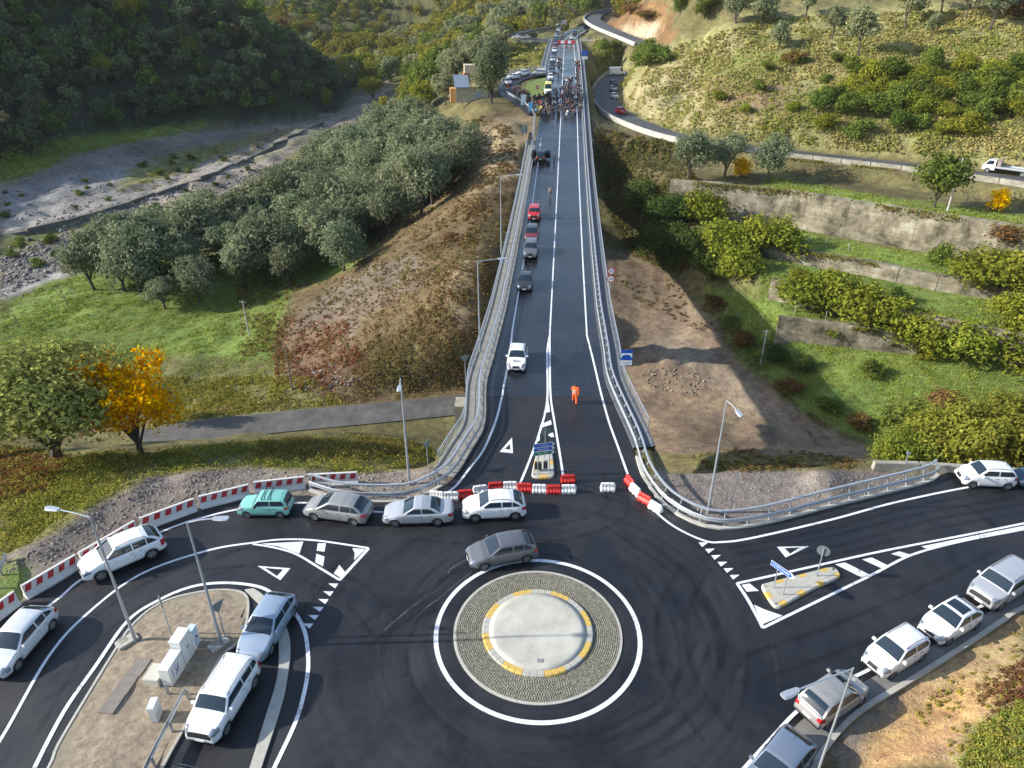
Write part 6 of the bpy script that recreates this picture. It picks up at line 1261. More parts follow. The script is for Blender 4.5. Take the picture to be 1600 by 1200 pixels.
tufts('scrub', 'brown dry scrub over the embankment left of the viaduct', [
 ([(545,425),(600,360),(680,280),(735,260),(800,250),(800,330),(785,430),(750,600),(700,625),(520,632),(430,570),(440,510),(470,455)], 3600, .42, .5, S_BR, (50, 230)),
 ([(640,400),(760,300),(780,380),(740,600),(600,620),(560,560)], 1800, .5, .5, S_BR, (50, 200)),
 ([(430,500),(540,490),(570,570),(520,620),(430,600)], 700, .4, .45, S_RED, (50, 200)),
 ([(680,260),(750,180),(800,200),(810,260),(720,320)], 700, .3, .4, S_BR, (90, 260)),
 ([(640,215),(745,185),(740,240),(690,300),(640,340),(600,360)], 1800, .9, .9, [((.10,.12,.03), 3), ((.14,.15,.04), 2), ((.09,.07,.03), 1)], (90, 300)),
 ([(240,590),(480,590),(560,640),(420,668),(240,668)], 2600, .35, .5, S_YG, (50, 130)),
 ([(370,440),(470,440),(440,560),(380,560)], 500, .5, .5, S_BR, (60, 200))], 31)
tufts('weeds', 'tall straw and green weeds on the bank below the left bend', [
 ([(0,700),(110,712),(260,705),(420,690),(560,682),(715,655),(705,720),(560,742),(420,732),(250,752),(100,832),(0,885)], 8500, .75, .5, S_YG, (34, 80)),
 ([(-40,690),(110,715),(70,770),(-40,800)], 2600, .6, .5, S_RED, (34, 80)),
 ([(400,690),(560,684),(715,655),(705,700),(560,720),(420,712)], 3000, .6, .5, S_BR, (34, 80)),
 ([(0,880),(25,868),(45,905),(20,945),(-10,965)], 300, .3, .25, S_GR, (20, 60))], 32)
tufts('field_grass', 'short green grass of the valley field and terraces', leaf=.085, regs=[
 ([(0,470),(90,440),(240,400),(420,400),(560,370),(600,380),(540,420),(460,450),(440,500),(460,560),(420,600),(330,640),(250,600),(0,560)], 9000, .28, .45, S_GR, (60, 260)),
 ([(1110,450),(1190,480),(1420,540),(1600,570),(1600,720),(1420,720),(1350,680),(1260,630),(1150,550)], 6000, .35, .4, S_GR, (50, 130)),
 ([(1180,340),(1300,372),(1520,412),(1600,432),(1600,560),(1400,540),(1190,500)], 4000, .3, .4, S_GR, (60, 150)),
 ([(1200,275),(1400,310),(1600,335),(1600,360),(1400,330),(1190,300)], 1800, .3, .45, S_GR, (80, 200)),
 ([(0,230),(120,215),(260,195),(300,205),(190,225),(120,240),(60,270),(0,285)], 1500, .4, .9, S_GR, (150, 400)), ([(180,300),(300,235),(430,205),(470,200),(420,232),(330,262),(230,300)], 900, .4, .8, S_YG, (120, 400)), ([(20,395),(120,352),(220,325),(180,350),(80,392)], 350, .5, .7, S_YG, (100, 300))], seed=33)
tufts('dry_grass', 'dry straw-coloured grass over the right hillside', [
 ([(970,170),(1010,110),(1060,70),(1200,30),(1600,10),(1600,250),(1400,240),(1200,222),(1060,208)], 12000, .5, .8, S_DRY, (110, 420)),
 ([(925,200),(1060,225),(1090,290),(1070,330),(1090,400),(1060,430),(985,400),(950,330),(925,250)], 4500, .7, .7, S_BR + S_DK, (70, 240)),
 ([(930,60),(1000,90),(980,140),(940,120),(925,80)], 1200, .7, .9, S_DRY, (150, 400)), ([(800,70),(860,70),(850,105),(800,112),(780,90)], 1500, .7, 1.0, S_DRY, (180, 400)),
 ([(1110,480),(1150,520),(1250,640),(1340,700),(1260,650),(1130,540)], 1600, .7, .6, S_BR, (50, 130)), ([(960,430),(1060,440),(1130,500),(1100,520),(1000,480)], 150, .4, .4, S_BR, (50, 150))], 34)
tufts('verge_weeds', 'straw and green weeds between the dirt yard and the right arm', [
 ([(1080,712),(1160,700),(1300,712),(1350,722),(1350,745),(1180,738),(1090,735)], 420, .4, .35, S_YG + S_BR, (34, 90)),
 ([(1500,1200),(1530,1140),(1600,1100),(1660,1200),(1560,1260)], 900, .35, .28, S_GR + S_YG, (18, 60)), ([(1400,1130),(1600,980),(1640,1080),(1500,1190)], 160, .2, .16, S_YG, (18, 60)), ([(1510,1080),(1600,1030),(1640,1090),(1540,1130)], 200, .3, .22, S_RED + S_BR, (18, 60))], 35)
# --- stones: riverbed rubble, gravel shoulders
def rocks(name, label, regs, seed):
    rng = np.random.default_rng(seed); VV = []; CC = []; FF = []; base = np.array([(1,0,0),(-1,0,0),(0,1,0),(0,-1,0),(0,0,1),(0,0,-.4)], float); tri = np.array([(0,2,4),(2,1,4),(1,3,4),(3,0,4),(2,0,5),(1,2,5),(3,1,5),(0,3,5)]); n0 = 0
    for poly, n, s0, s1, col, dr in regs:
        xs = [p[0] for p in poly]; ys = [p[1] for p in poly]; a = rng.uniform(min(xs), max(xs), n * 3); b = rng.uniform(min(ys), max(ys), n * 3); ins = poly_in(a, b, poly); a, b = a[ins][:n], b[ins][:n]
        dx = (a - 800) / FPX; bb = (600 - b) / FPX; dy = CP + bb * SP; dz = -SP + bb * CP; t = np.full(len(a), dr[0] * .9); hit = np.zeros(len(a), bool)
        for _ in range(600):
            z = H + dz * t; g = tz(dx * t, dy * t); hit |= z < g; t = np.where(hit, t, t + np.maximum(.12, (z - g) * .35))
            if hit.all(): break
        ok = hit & (t < dr[1]); X, Y = (dx * t)[ok], (dy * t)[ok]; Z = tz(X, Y); s = s0 + (s1 - s0) * rng.random(len(X)) ** 3
        for i in range(len(X)):
            q = base * (.6 + .6 * rng.random((6, 1))) * s[i]; an = rng.uniform(0, 6.28); c_, s_ = math.cos(an), math.sin(an); q = np.c_[q[:, 0] * c_ - q[:, 1] * s_, q[:, 0] * s_ + q[:, 1] * c_, q[:, 2] * .7]
            VV.append(q + (X[i], Y[i], Z[i])); FF.append(tri + n0); n0 += 6; CC.append(np.repeat([np.array(col) * rng.uniform(.6, 1.4)], 8, 0))
    return ob(name, fast_mesh(name, np.vstack(VV), np.vstack(FF), mat('stone', (.2, .2, .2), .9, attr='Col'), cols=np.vstack(CC)), kind='stuff', label=label)
rocks('riverbed_stones', 'grey boulders and rubble strewn over the riverbed', [([(0,405),(60,378),(200,336),(330,296),(410,262),(380,300),(260,360),(120,405),(0,470)], 2600, .12, .7, (.17, .155, .14), (100, 400)), ([(60,340),(260,300),(400,250),(420,270),(330,320),(240,370),(100,420),(0,440),(0,400)], 1500, .15, .8, (.20, .185, .17), (100, 400)), ([(0,290),(200,250),(340,220),(300,260),(150,320),(0,350)], 500, .15, .7, (.24, .23, .21), (120, 400))], 41)
rocks('gravel', 'loose stones on the raw earth shoulders beside the roads', [([(0,900),(60,850),(150,792),(250,746),(400,732),(560,740),(670,738),(640,775),(480,762),(300,790),(120,870)], 2600, .03, .16, (.21, .18, .155), (20, 60)), ([(1020,740),(1290,738),(1460,742),(1300,790),(1100,820),(1040,790)], 1200, .025, .12, (.20, .17, .145), (20, 60)), ([(1290,1190),(1420,1080),(1600,970),(1600,1200)], 900, .02, .09, (.30, .22, .13), (18, 60)), ([(1000,580),(1060,560),(1110,590),(1090,620),(1020,610)], 260, .06, .35, (.22, .18, .14), (50, 120)), ([(470,480),(600,410),(690,430),(600,500),(520,560),(460,550)], 260, .05, .25, (.22, .18, .15), (60, 160)), ([(440,590),(540,560),(560,600),(460,615)], 150, .1, .45, (.24, .22, .20), (60, 160))], 42)
# ------------------------------------------------------------------ stone hut by the loop road
M_STONE = mat('rubble_stone', (.33, .30, .22), .95, noise=.45, scale=1.3, bump=.9); M_PLAST = mat('beige_plaster', (.50, .42, .30), .9, noise=.12, scale=.8); M_TIN = mat('tin_roof', (.22, .27, .34), .45, .3, noise=.1); M_TILE = mat('clay_tiles', (.40, .14, .06), .9, noise=.3, scale=2); M_OCH = mat('ochre_plaster', (.55, .28, .09), .9, noise=.15)
q = gt(738, 158); hut = empty('stone_hut', (q[0], q[1], q[2]), .12, 'small stone hut with tin roof and plastered tower by the loop road', 'hut')
mb = MB(); mb.box((0, 2.5, 1.5), (8.0, 5, 3.6)); mb.ob('wall', M_STONE, hut)
mb = MB(); mb.add([(-4.3,-.35,3.3),(-.6,-.35,3.3),(-.6,5.3,5.6),(-4.3,5.3,5.6),(-4.3,-.35,3.16),(-.6,-.35,3.16),(-.6,5.3,5.46),(-4.3,5.3,5.46)],[(0,1,2,3),(7,6,5,4),(0,4,5,1),(1,5,6,2),(2,6,7,3),(3,7,4,0)]); mb.ob('roof', M_TIN, hut)
mb = MB(); mb.add([(-.57,-.3,3.35),(4.3,-.3,3.35),(4.3,5.3,5.0),(-.57,5.3,5.0),(-.57,-.3,3.2),(4.3,-.3,3.2),(4.3,5.3,4.86),(-.57,5.3,4.86)],[(0,1,2,3),(7,6,5,4),(0,4,5,1),(1,5,6,2),(2,6,7,3),(3,7,4,0)]); mb.ob('roof', mat('old_tiles', (.36, .27, .14), .9, noise=.3, scale=2), hut)
mb = MB(); mb.box((.4, 7.2, 3.6), (3.6, 3.6, 8.4)); tw = mb.ob('tower', M_PLAST, hut)
mb = MB(); mb.box((.4, 7.2, 5.6), (4.0, 4.0, .7)); mb.ob('tile_band', M_TILE, tw)
mb = MB(); mb.box((-4.7, 2.2, 1.3), (1.4, 3.2, 3.2)); mb.ob('lean_to', M_OCH, hut)
mb = MB(); mb.box((1.6, -.03, 1.05), (2.0, .1, 2.3)); mb.ob('door', mat('grey_shutter', (.25, .29, .33), .6), hut)
# ------------------------------------------------------------------ people
def body_mesh(seed, stride=.0, arms=(0.1, 0.1), lean=0.0, fold=False, sp=.10, lg=1.0):
    """one continuous skinned figure 1.75 m tall facing +x; faces carry skin, hair, top, trousers, shoes"""
    J = {'pel': (0, 0, .93), 'waist': (lean * .15, 0, 1.08), 'chest': (lean * .35, 0, 1.32), 'neck': (lean * .5, 0, 1.47), 'head': (lean * .55 + .015, 0, 1.58), 'crown': (lean * .55 + .01, 0, 1.69)}
    E = [('pel', 'waist', 2), ('waist', 'chest', 2), ('chest', 'neck', 2), ('neck', 'head', 0), ('head', 'crown', 1)]; rad = {'pel': .15, 'waist': .135, 'chest': .165, 'neck': .062, 'head': .098, 'crown': .07}
    for s, nm in ((1, 'l'), (-1, 'r')):
        st = stride * s; J['hip' + nm] = (0, s * .09, .88); J['knee' + nm] = (st * .42 + .04 * abs(stride), s * (sp + .10) / 2, .49); J['ank' + nm] = (st * .8 - (.12 * abs(stride) if st < 0 else 0), s * sp, .09 + (.06 * abs(stride) if st < 0 else 0)); J['toe' + nm] = (J['ank' + nm][0] + .16, s * (sp + .02), .045 + (0 if st >= 0 else .02))
        a = arms[0 if s > 0 else 1]; J['sh' + nm] = (lean * .42, s * .20, 1.39); J['el' + nm] = (lean * .3 + a * .25, s * .255, 1.12); J['wr' + nm] = (lean * .3 + (.30 if fold else a * .65 + .05), s * (.08 if fold else .25), 1.10 if fold else .90 + abs(a) * .12); J['ha' + nm] = (J['wr' + nm][0] + .04, J['wr' + nm][1] * .98, J['wr' + nm][2] - .09)
        E += [('pel', 'hip' + nm, 3), ('hip' + nm, 'knee' + nm, 3), ('knee' + nm, 'ank' + nm, 3), ('ank' + nm, 'toe' + nm, 4), ('chest', 'sh' + nm, 2), ('sh' + nm, 'el' + nm, 2), ('el' + nm, 'wr' + nm, 2), ('wr' + nm, 'ha' + nm, 0)]
        rad.update({'hip' + nm: .11 * lg, 'knee' + nm: .075 * lg, 'ank' + nm: .055 * lg, 'toe' + nm: .045, 'sh' + nm: .085, 'el' + nm: .06, 'wr' + nm: .045, 'ha' + nm: .042})
    ks = list(J); ix = {k: i for i, k in enumerate(ks)}; me = bpy.data.meshes.new('figure'); me.from_pydata([J[k] for k in ks], [(ix[a], ix[b]) for a, b, _ in E], []); o = bpy.data.objects.new('figure', me); COL.objects.link(o)
    o.modifiers.new('s', 'SKIN'); sv = me.skin_vertices[0].data
    for k in ks: sv[ix[k]].radius = (rad[k], rad[k])
    sv[ix['pel']].use_root = True; m = o.modifiers.new('d', 'SUBSURF'); m.levels = 1; m.render_levels = 1
    dg = bpy.context.evaluated_depsgraph_get(); out = bpy.data.meshes.new_from_object(o.evaluated_get(dg)); bpy.data.objects.remove(o); bpy.data.meshes.remove(me)
    out.materials.clear()
    for q in PM0: out.materials.append(q)
    A = np.array([J[a] for a, b, c in E]); B = np.array([J[b] for a, b, c in E]); cl = [c for a, b, c in E]
    for p in out.polygons:
        c = np.array(p.center); t = np.clip(((c - A) * (B - A)).sum(1) / ((B - A) ** 2).sum(1), 0, 1); d = np.linalg.norm(c - A - (B - A) * t[:, None], axis=1); k = cl[int(np.argmin(d))]
        if k == 0 and c[2] > 1.52: k = 1 if (c[2] > 1.66 or c[0] < J['head'][0] - .03) else 0
        if k == 1 and c[2] < 1.66 and c[0] > J['head'][0] - .02: k = 0
        p.material_index = k; p.use_smooth = True
    return out
CLO = {n_: mat('cloth_' + n_, c, .9) for n_, c in dict(black=(.014, .014, .016), navy=(.02, .025, .05), grey=(.10, .10, .11), brown=(.09, .055, .035), white=(.55, .55, .55), red=(.30, .03, .03), blue=(.06, .12, .28), tan=(.33, .22, .14), maroon=(.12, .02, .03), green=(.05, .08, .04), hivis=(.62, .75, .04), orange=(.75, .12, .02), yellow=(.62, .42, .03), skyblue=(.10, .45, .75), denim=(.07, .10, .17)).items()}
SKIN = mat('skin', (.45, .27, .19), .6); HAIR = [mat('dark_hair', (.018, .014, .012), .7), mat('grey_hair', (.25, .25, .25), .8), mat('brown_hair', (.06, .035, .02), .7)]; SHOE = mat('shoe', (.02, .02, .02), .6)
PM0 = [SKIN, HAIR[0], CLO['black'], CLO['navy'], SHOE]
FIG = [body_mesh(0, .0, (.05, .05)), body_mesh(1, .35, (.25, -.2)), body_mesh(2, -.3, (-.2, .25)), body_mesh(3, .05, (.1, .1), 0, True), body_mesh(4, .12, (.15, .0), .15)]
def person(loc, head, top, legs, label, fig=None, group=None, hair=None, h=None):
    o = ob('person', FIG[random.randrange(len(FIG)) if fig is None else fig], None, loc, head, label, 'person', group); s = (h or random.uniform(1.60, 1.84)) / 1.75; o.scale = (s, s, s)
    for i, m in ((1, random.choice(HAIR) if hair is None else hair), (2, CLO[top]), (3, CLO[legs])): o.material_slots[i].link = 'OBJECT'; o.material_slots[i].material = m
    return o
def rp(px, py): return road_pt(px, py)
FIG.append(body_mesh(5, .22, (.35, -.3), sp=.17, lg=1.25)); wk = person(gp(898, 630), R(70), 'orange', 'orange', 'road worker in orange hi-vis clothes walking up the viaduct', 5, hair=HAIR[0], h=1.86); wk.scale = (1.3, 1.22, 1.07); FIG.pop()
mb = MB()
for z_ in (1.02, 1.2): mb.tube([(.172 * math.cos(t) * 1.0, .182 * math.sin(t), z_) for t in np.linspace(0, 6.2832, 13)], .018, 5)
mb.ob('reflective_bands', mat('reflective', (.7, .72, .7), .4), wk)
person(rp(859.5, 309), R(-95), 'tan', 'grey', 'person in a tan jacket walking alone towards the red off-roader', 2)
person(rp(866, 253), R(200), 'black', 'black', 'person in black standing right of the black car with open doors', 0)
person(rp(832.5, 251), R(20), 'black', 'navy', 'person in black standing left of the black car with open doors', 0)
CROWD = [(806,141),(818,150),(836,176),(846,184),(862,186),(880,187),(904,184),(910,176),(911,150),(902,130),(882,128),(876,138),(862,150),(850,152),(836,158),(822,148)]
rng = np.random.default_rng(77); n = 0; done = []
cols = ['black'] * 9 + ['navy'] * 5 + ['grey'] * 3 + ['brown'] * 2 + ['maroon', 'red', 'blue', 'tan', 'white', 'green', 'black']; desc = dict(black='black', navy='navy', grey='grey', brown='brown', maroon='maroon', red='red', blue='blue', tan='tan', white='white', green='dark green', yellow='yellow', hivis='hi-vis yellow', skyblue='sky blue', orange='orange')
def crowd(poly, nmax, sep, place, group, head=-90, extra=None, nr=1):
    xs = [p[0] for p in poly]; ys = [p[1] for p in poly]; tries = 0; Q = []
    while len(Q) < nmax and tries < nmax * 60:
        tries += 1; a, b = rng.uniform(min(xs), max(xs)), rng.uniform(min(ys), max(ys))
        if not poly_in(np.array([a]), np.array([b]), poly)[0]: continue
        q = rp(a, b)
        if any((q[0] - u[0]) ** 2 + (q[1] - u[1]) ** 2 < sep * sep for u in done): continue
        done.append(q); Q.append(q)
    N_ = rows_of(Q, nr)
    for k, q in enumerate(Q):
        c = extra[k] if extra and k < len(extra) else cols[rng.integers(len(cols))]; nm = N_[k].replace(' in the  row', '')
        person(q, R(head + rng.normal() * 45), c, ['black', 'navy', 'denim', 'grey'][rng.integers(4)], 'person in %s, %s %s' % (desc[c], nm, place), group=group)
crowd([(842,176),(850,172),(856,180),(846,184)], 2, .7, 'with a vest, front left of crowd', 'crowd gathered on the road', extra=['hivis', 'hivis'])
crowd([(822,168),(836,178),(842,184),(834,182)], 3, .7, 'by the pale banner', 'crowd gathered on the road', extra=['skyblue', 'yellow', 'navy'])
crowd(CROWD, 175, .52, 'of the crowd', 'crowd gathered on the road', nr=8)
crowd([(800,140),(812,145),(830,158),(842,172),(830,170),(812,158),(802,148)], 26, .6, 'at the loop road', 'people at the loop road')
crowd([(870,100),(877,92),(879,118),(872,124)], 10, .9, 'beside the queue of cars', 'people beside the queue')
crowd([(897,100),(904,98),(908,128),(899,130)], 16, .8, 'by the right guardrail behind the crowd', 'people by the right guardrail')
q = rp(794, 141); person(q, R(-60), 'orange', 'orange', 'person in orange work clothes on the loop road', 0)
for k, (a, b) in enumerate(((924,135),(925.5,139),(923.5,142),(926,146))): u = gp(a, b, UPZ + .2); person((u[0], u[1], UPZ + .15), R(180), ['black', 'navy', 'black', 'grey'][k], 'black', ['first', 'second', 'third', 'fourth'][k] + ' person from the back watching from the hillside road edge', group='people at the hillside road')
# banners
for px, w_, h_, c, lab in (((818,166),1.4,2.6,(.75,.77,.80),'tall white banner left of the crowd'),((829,176),1.1,2.2,(.12,.50,.78),'sky blue banner left of the crowd'),((840,180),.9,2.0,(.65,.45,.05),'yellow flag banner at the left front of the crowd')):
    u = rp(*px); e = empty('banner', u, .5, lab, 'banner'); mb = MB(); mb.tube([(-w_/2, 0, 0), (-w_/2, 0, h_ + .2)], .03, 6); mb.ob('pole', M_GALVD, e)
    V = [(-w_/2 + w_ * i / 8, .05 * math.sin(i * 1.1), z_) for z_ in (.3, h_) for i in range(9)]; ob('cloth', mk(V, [(i, i+1, i+10, i+9) for i in range(8)], mat('banner_%d' % px[0], c, .8)), e)
# ------------------------------------------------------------------ street lamps
M_LENS = mat('lamp_glass', (.7, .7, .68), .3)
def top_h(base, py):
    """height above the base that shows at this picture row"""
    lo, hi = .1, 30
    for _ in range(40):
        m = (lo + hi) / 2
        if proj(np.array(base[0]), np.array(base[1]), np.array(base[2] + m))[1] > py: lo = m
        else: hi = m
    return lo
def lamp(base, h, tip, label, z0=0.0, r=.085):
    e = empty('street_lamp', base, label=label, cat='street lamp'); d = Vector((tip[0] - base[0], tip[1] - base[1], 0)); L_ = d.length; d.normalize()
    mb = MB(); mb.tube([(0, 0, -.3), (0, 0, .9), (0, 0, .95), (0, 0, h)], [r * 1.15, r * 1.1, r, r * .55], 8); mb.ob('pole', M_GALVD, e)
    mb = MB(); t = d * (L_ - .35); rise = tip[2] - base[2] - h; mb.tube([(0, 0, h - .06), (t.x * .5, t.y * .5, h + rise * .6), (t.x, t.y, h + rise)], .035, 6); mb.ob('arm', M_GALV, e)
    an = math.atan2(d.y, d.x); c = d * (L_ - .02); V = []
    hd = ob('lamp_head', None, e, loc=(c.x, c.y, h + rise)) if False else None
    mb = MB(); prof = [(-.36, .06), (-.30, .13), (.1, .17), (.34, .15), (.40, .06)]
    for x, w_ in prof: V += [(x, -w_, -.02), (x, w_, -.02), (x, w_ * .7, .06), (x, -w_ * .7, .06)]
    F = [(i*4+j, i*4+(j+1)%4, (i+1)*4+(j+1)%4, (i+1)*4+j)[::-1] for i in range(4) for j in range(4)] + [(0,1,2,3), (19,18,17,16)]
    o = ob('lamp_head', mk(V, F, M_GALV), e, loc=(c.x, c.y, h + rise), rotz=an); mb = MB(); mb.box((.05, 0, -.025), (.4, .2, .03)); ob('lens', mb.mesh(M_LENS), o)
    return e
def lamp_px(bpx, tpy, hpx, label, z=0.0):
    b = gp(*bpx, z); h = top_h(b, tpy); tp = gp(hpx[0], hpx[1], z + h + .15); return lamp(b, h, tp, label)
lamp_px((212, 1002), 807, (82, 795), 'street lamp on the earth island with its arm to the left', .12)
lamp_px((347, 1009), 815, (345, 810), 'street lamp on the earth island carrying a dark sign, arm to the right', .12)
lamp_px((640, 757), 591, (624, 607), 'street lamp behind the guardrail at the left foot of viaduct', 0)
lamp_px((1106, 800), 625, (1155, 646), 'street lamp behind the guardrail at the right foot of viaduct', 0)
def lamp_w(y, side, tpy, hpx, label):
    b = (float(cx(y)) - 7.35, y, float(ez(y)) - .3); h = top_h(b, tpy); tp = gp(hpx[0], hpx[1], b[2] + h + .2); return lamp(b, h, tp, label)
y1 = 62.0; lamp((*gp(750, 553)[:2], -1.0), top_h((*gp(750, 553)[:2], -1.0), 408), gp(785, 404, 9.2), 'nearer slim lamp outside the left railing of the viaduct')
b = (*road_pt(783, 383)[:2], -.8); lamp(b, top_h(b, 277), gp(812, 273, b[2] + top_h(b, 277) + .3), 'farther slim lamp outside the left railing of the viaduct')
b = (*gp(1262, 1252)[:2], .1); h = 8.2; lamp(b, h, gp(1235, 1083, h + .2), 'street lamp at the lower right leaning over the grey-beige hatchback', r=.06)
for px, top, lab in (((918, 24), 2, 'slim far lamp at the end of the viaduct'), ((940, 22), 3, 'slim far lamp by the far ramp')):
    b = gp(*px, 15); lamp(b, 9, (b[0] + 1.5, b[1], b[2] + 9.2), lab)
# ------------------------------------------------------------------ signs
M_SB = mat('sign_blue', (.012, .085, .45), .4); M_SG = mat('sign_green', (.01, .20, .12), .4); M_SW = mat('sign_white', (.78, .79, .80), .4); M_SR = mat('sign_red', (.55, .02, .025), .4); M_SK = mat('sign_black', (.02, .02, .02), .5); M_SBACK = mat('sign_back', (.16, .20, .21), .5, .3)
def post(e, x, y, z0, z1, r=.03): mb = MB(); mb.tube([(x, y, z0), (x, y, z1)], r, 6); return mb.ob('post', M_GALVD, e)
def disc(r, y, n=28, z=0): return [(r * math.cos(2*math.pi*i/n), y, z + r * math.sin(2*math.pi*i/n)) for i in range(n)]
def plate(e, name, poly, y, m, th=.02, back=None):
    """a thin plate in the local xz plane whose face looks to -y"""
    n = len(poly); V = [(p[0], y, p[1]) for p in poly] + [(p[0], y + th, p[1]) for p in poly]; mb = MB(); mb.add(V, [tuple(range(n))], 0); mb.add(V, [tuple(range(2*n-1, n-1, -1))] + [(i, i+n, (i+1)%n+n, (i+1)%n) for i in range(n)], 1); return mb.ob(name, [m, back or M_SBACK], e)
def cpoly(r, z, n=28): return [(r * math.cos(2*math.pi*i/n), z + r * math.sin(2*math.pi*i/n)) for i in range(n)]
def txt(e, s, size, m, x, y, z, parent=None, name='lettering'):
    o = ob(name, text_mesh(s, size, m), parent or e, loc=(x, y, z)); o.rotation_euler = (R(90), 0, 0); return o
def arrow_sign(e, z, w_, h_, m, text, tail=True):
    P = [(-w_/2, z - h_/2), (w_/2 - h_ * .55, z - h_/2), (w_/2, z), (w_/2 - h_ * .55, z + h_/2), (-w_/2, z + h_/2)]; p = plate(e, 'arrow_panel', P, -.05, M_SW)
    k = .022; I = [(-w_/2 + k, z - h_/2 + k), (w_/2 - h_ * .80, z - h_/2 + k), (w_/2 - h_ * .42, z), (w_/2 - h_ * .80, z + h_/2 - k), (-w_/2 + k, z + h_/2 - k)]
    o = ob('panel_field', mk([(a, -.056, b) for a, b in I], [tuple(range(5))], m), p); txt(e, text, min(h_ * .66, (w_ - h_) * 1.42 / len(text)), M_SW, -h_ * .30, -.060, z, parent=p)
u = gp(849, 742); h0 = .16
e = empty('direction_sign', (u[0], u[1], h0), R(12), 'blue and green arrow signs with place names on the narrow splitter island', 'road sign')
for x in (-.42, .42): post(e, x, 0, 0, 2.6)
for z_, m, t in ((2.42, M_SB, 'S. ALESSIO'), (2.08, M_SB, 'GALLICO'), (1.74, M_SG, 'SA - RC')): arrow_sign(e, z_, 1.5, .31, m, t)
u = gp(846, 747); e = empty('round_sign', (gp(851, 722)[0], gp(851, 722)[1], .16), R(5), 'round sign seen from behind, above the blue and green arrow signs', 'road sign'); post(e, 0, 0, 0, 2.6); plate(e, 'disc', cpoly(.33, 2.4), .04, M_SBACK)
mb = MB(); mb.box((-.25, 0, .42), (.5, .28, .5)); mb.box((.28, .05, .45), (.3, .2, .55)); u = gp(846, 738); mb.ob('signal_cases', M_DARK, None, loc=(u[0], u[1], .16), label='small dark cases standing on the narrow splitter island', cat='box') 
A1, A2 = gp(1208, 922), gp(1222, 932); c = ((A1[0] + A2[0]) / 2, (A1[1] + A2[1]) / 2, .17); an = math.atan2(A2[1] - A1[1], A2[0] - A1[0])
e = empty('direction_sign', c, an, 'blue arrow sign reading COMPLANARE on the right splitter island', 'road sign')
for x in (-.32, .32): post(e, x, 0, 0, 1.75)
arrow_sign(e, 1.60, 1.55, .36, M_SB, 'COMPLANARE')
u = gp(1275, 903); e = empty('round_sign', (u[0], u[1], .17), R(-28), 'round sign seen from behind on the right splitter island', 'road sign'); post(e, 0, .0, 0, 2.1, .035); plate(e, 'disc', cpoly(.36, 1.85), .05, M_SBACK)
# signs at the right edge of the viaduct
def side_sign(y, label): return empty('road_sign', (float(cx(y)) + 6.5, y, float(ez(y)) + .1), .0, label, 'road sign')
b = road_pt(953, 470); y_ = b[1]
e = side_sign(74.0, 'round red-rimmed speed limit 50 sign above a no overtaking sign on the right railing'); e.scale = (1.35, 1.35, 1.2); post(e, 0, 0, 0, 2.9)
for z_, k in ((2.52, '50'), (1.78, '')):
    d1 = plate(e, 'disc', cpoly(.34, z_), -.04, M_SR); ob('white_field', mk([(a, -.046, b_) for a, b_ in cpoly(.255, z_)], [tuple(range(28))], M_SW), d1)
    if k: txt(e, k, .40, M_SK, 0, -.052, z_, parent=d1)
    else:
        for dx, m in ((-.085, M_SR), (.085, M_SK)):
            mb = MB(); mb.add([(dx - .075, -.052, z_ - .05), (dx + .075, -.052, z_ - .05), (dx + .075, -.052, z_ + .01), (dx + .045, -.052, z_ + .06), (dx - .045, -.052, z_ + .06), (dx - .075, -.052, z_ + .01)], [(0,1,2,3,4,5)]); ob('car_symbol', mb.mesh(m), d1)
e = side_sign(54.6, 'blue square viaduct sign with white plate below on the right railing'); e.scale = (1.15, 1.15, 1.05); e.location.x += .3; post(e, 0, 0, -.1, 2.9)
pn = plate(e, 'panel', [(-.45, 1.95), (.45, 1.95), (.45, 2.85), (-.45, 2.85)], -.05, M_SB); 
mb = MB(); arc = [(.36 * math.cos(t), 2.18 + .24 * math.sin(t)) for t in np.linspace(math.pi, 0, 13)]; Pp = [(-.42, 2.14), (-.42, 2.56), (.42, 2.56), (.42, 2.14), (.36, 2.14)] + arc[::-1] + [(-.36, 2.14)]
ob('bridge_symbol', mk([(a, -.056, b_) for a, b_ in Pp], fill_poly(Pp)[1], M_SW), pn)
p2_ = plate(e, 'plate', [(-.45, 1.45), (.45, 1.45), (.45, 1.90), (-.45, 1.90)], -.05, M_SW); mb = MB(); [mb.box((0, -.055, z_), (.8, .004, .02)) for z_ in (1.72,)]; mb.ob('line', M_SBACK, p2_); txt(e, 'm 110', .16, M_SK, 0, -.058, 1.57, parent=p2_)
e = side_sign(237, 'far blue sign on the right railing above the hillside road'); post(e, 0, 0, 0, 4.2, .06); plate(e, 'panel', [(-.9, 2.6), (.9, 2.6), (.9, 4.2), (-.9, 4.2)], -.05, M_SB); plate(e, 'plate', [(-.9, 1.7), (.9, 1.7), (.9, 2.5), (-.9, 2.5)], -.05, M_SW)
e = empty('road_sign', (float(cx(152)) - 7.2, 152.0, float(ez(152)) - .2), 0, 'dark rectangular sign seen from behind at the left end of the railing', 'road sign'); post(e, 0, 0, 0, 2.6, .04); plate(e, 'panel', [(-.55, 1.1), (.55, 1.1), (.55, 2.7), (-.55, 2.7)], 0, M_SBACK)
u = rp(839.5, 155); e = empty('road_sign', u, 0, 'round red no entry sign beside the grass triangle', 'road sign'); post(e, 0, 0, 0, 2.9, .04); d1 = plate(e, 'disc', cpoly(.42, 2.7), -.04, M_SR); ob('bar', mk([(-.3, -.046, 2.62), (.3, -.046, 2.62), (.3, -.046, 2.78), (-.3, -.046, 2.78)], [(0,1,2,3)], M_SW), d1)
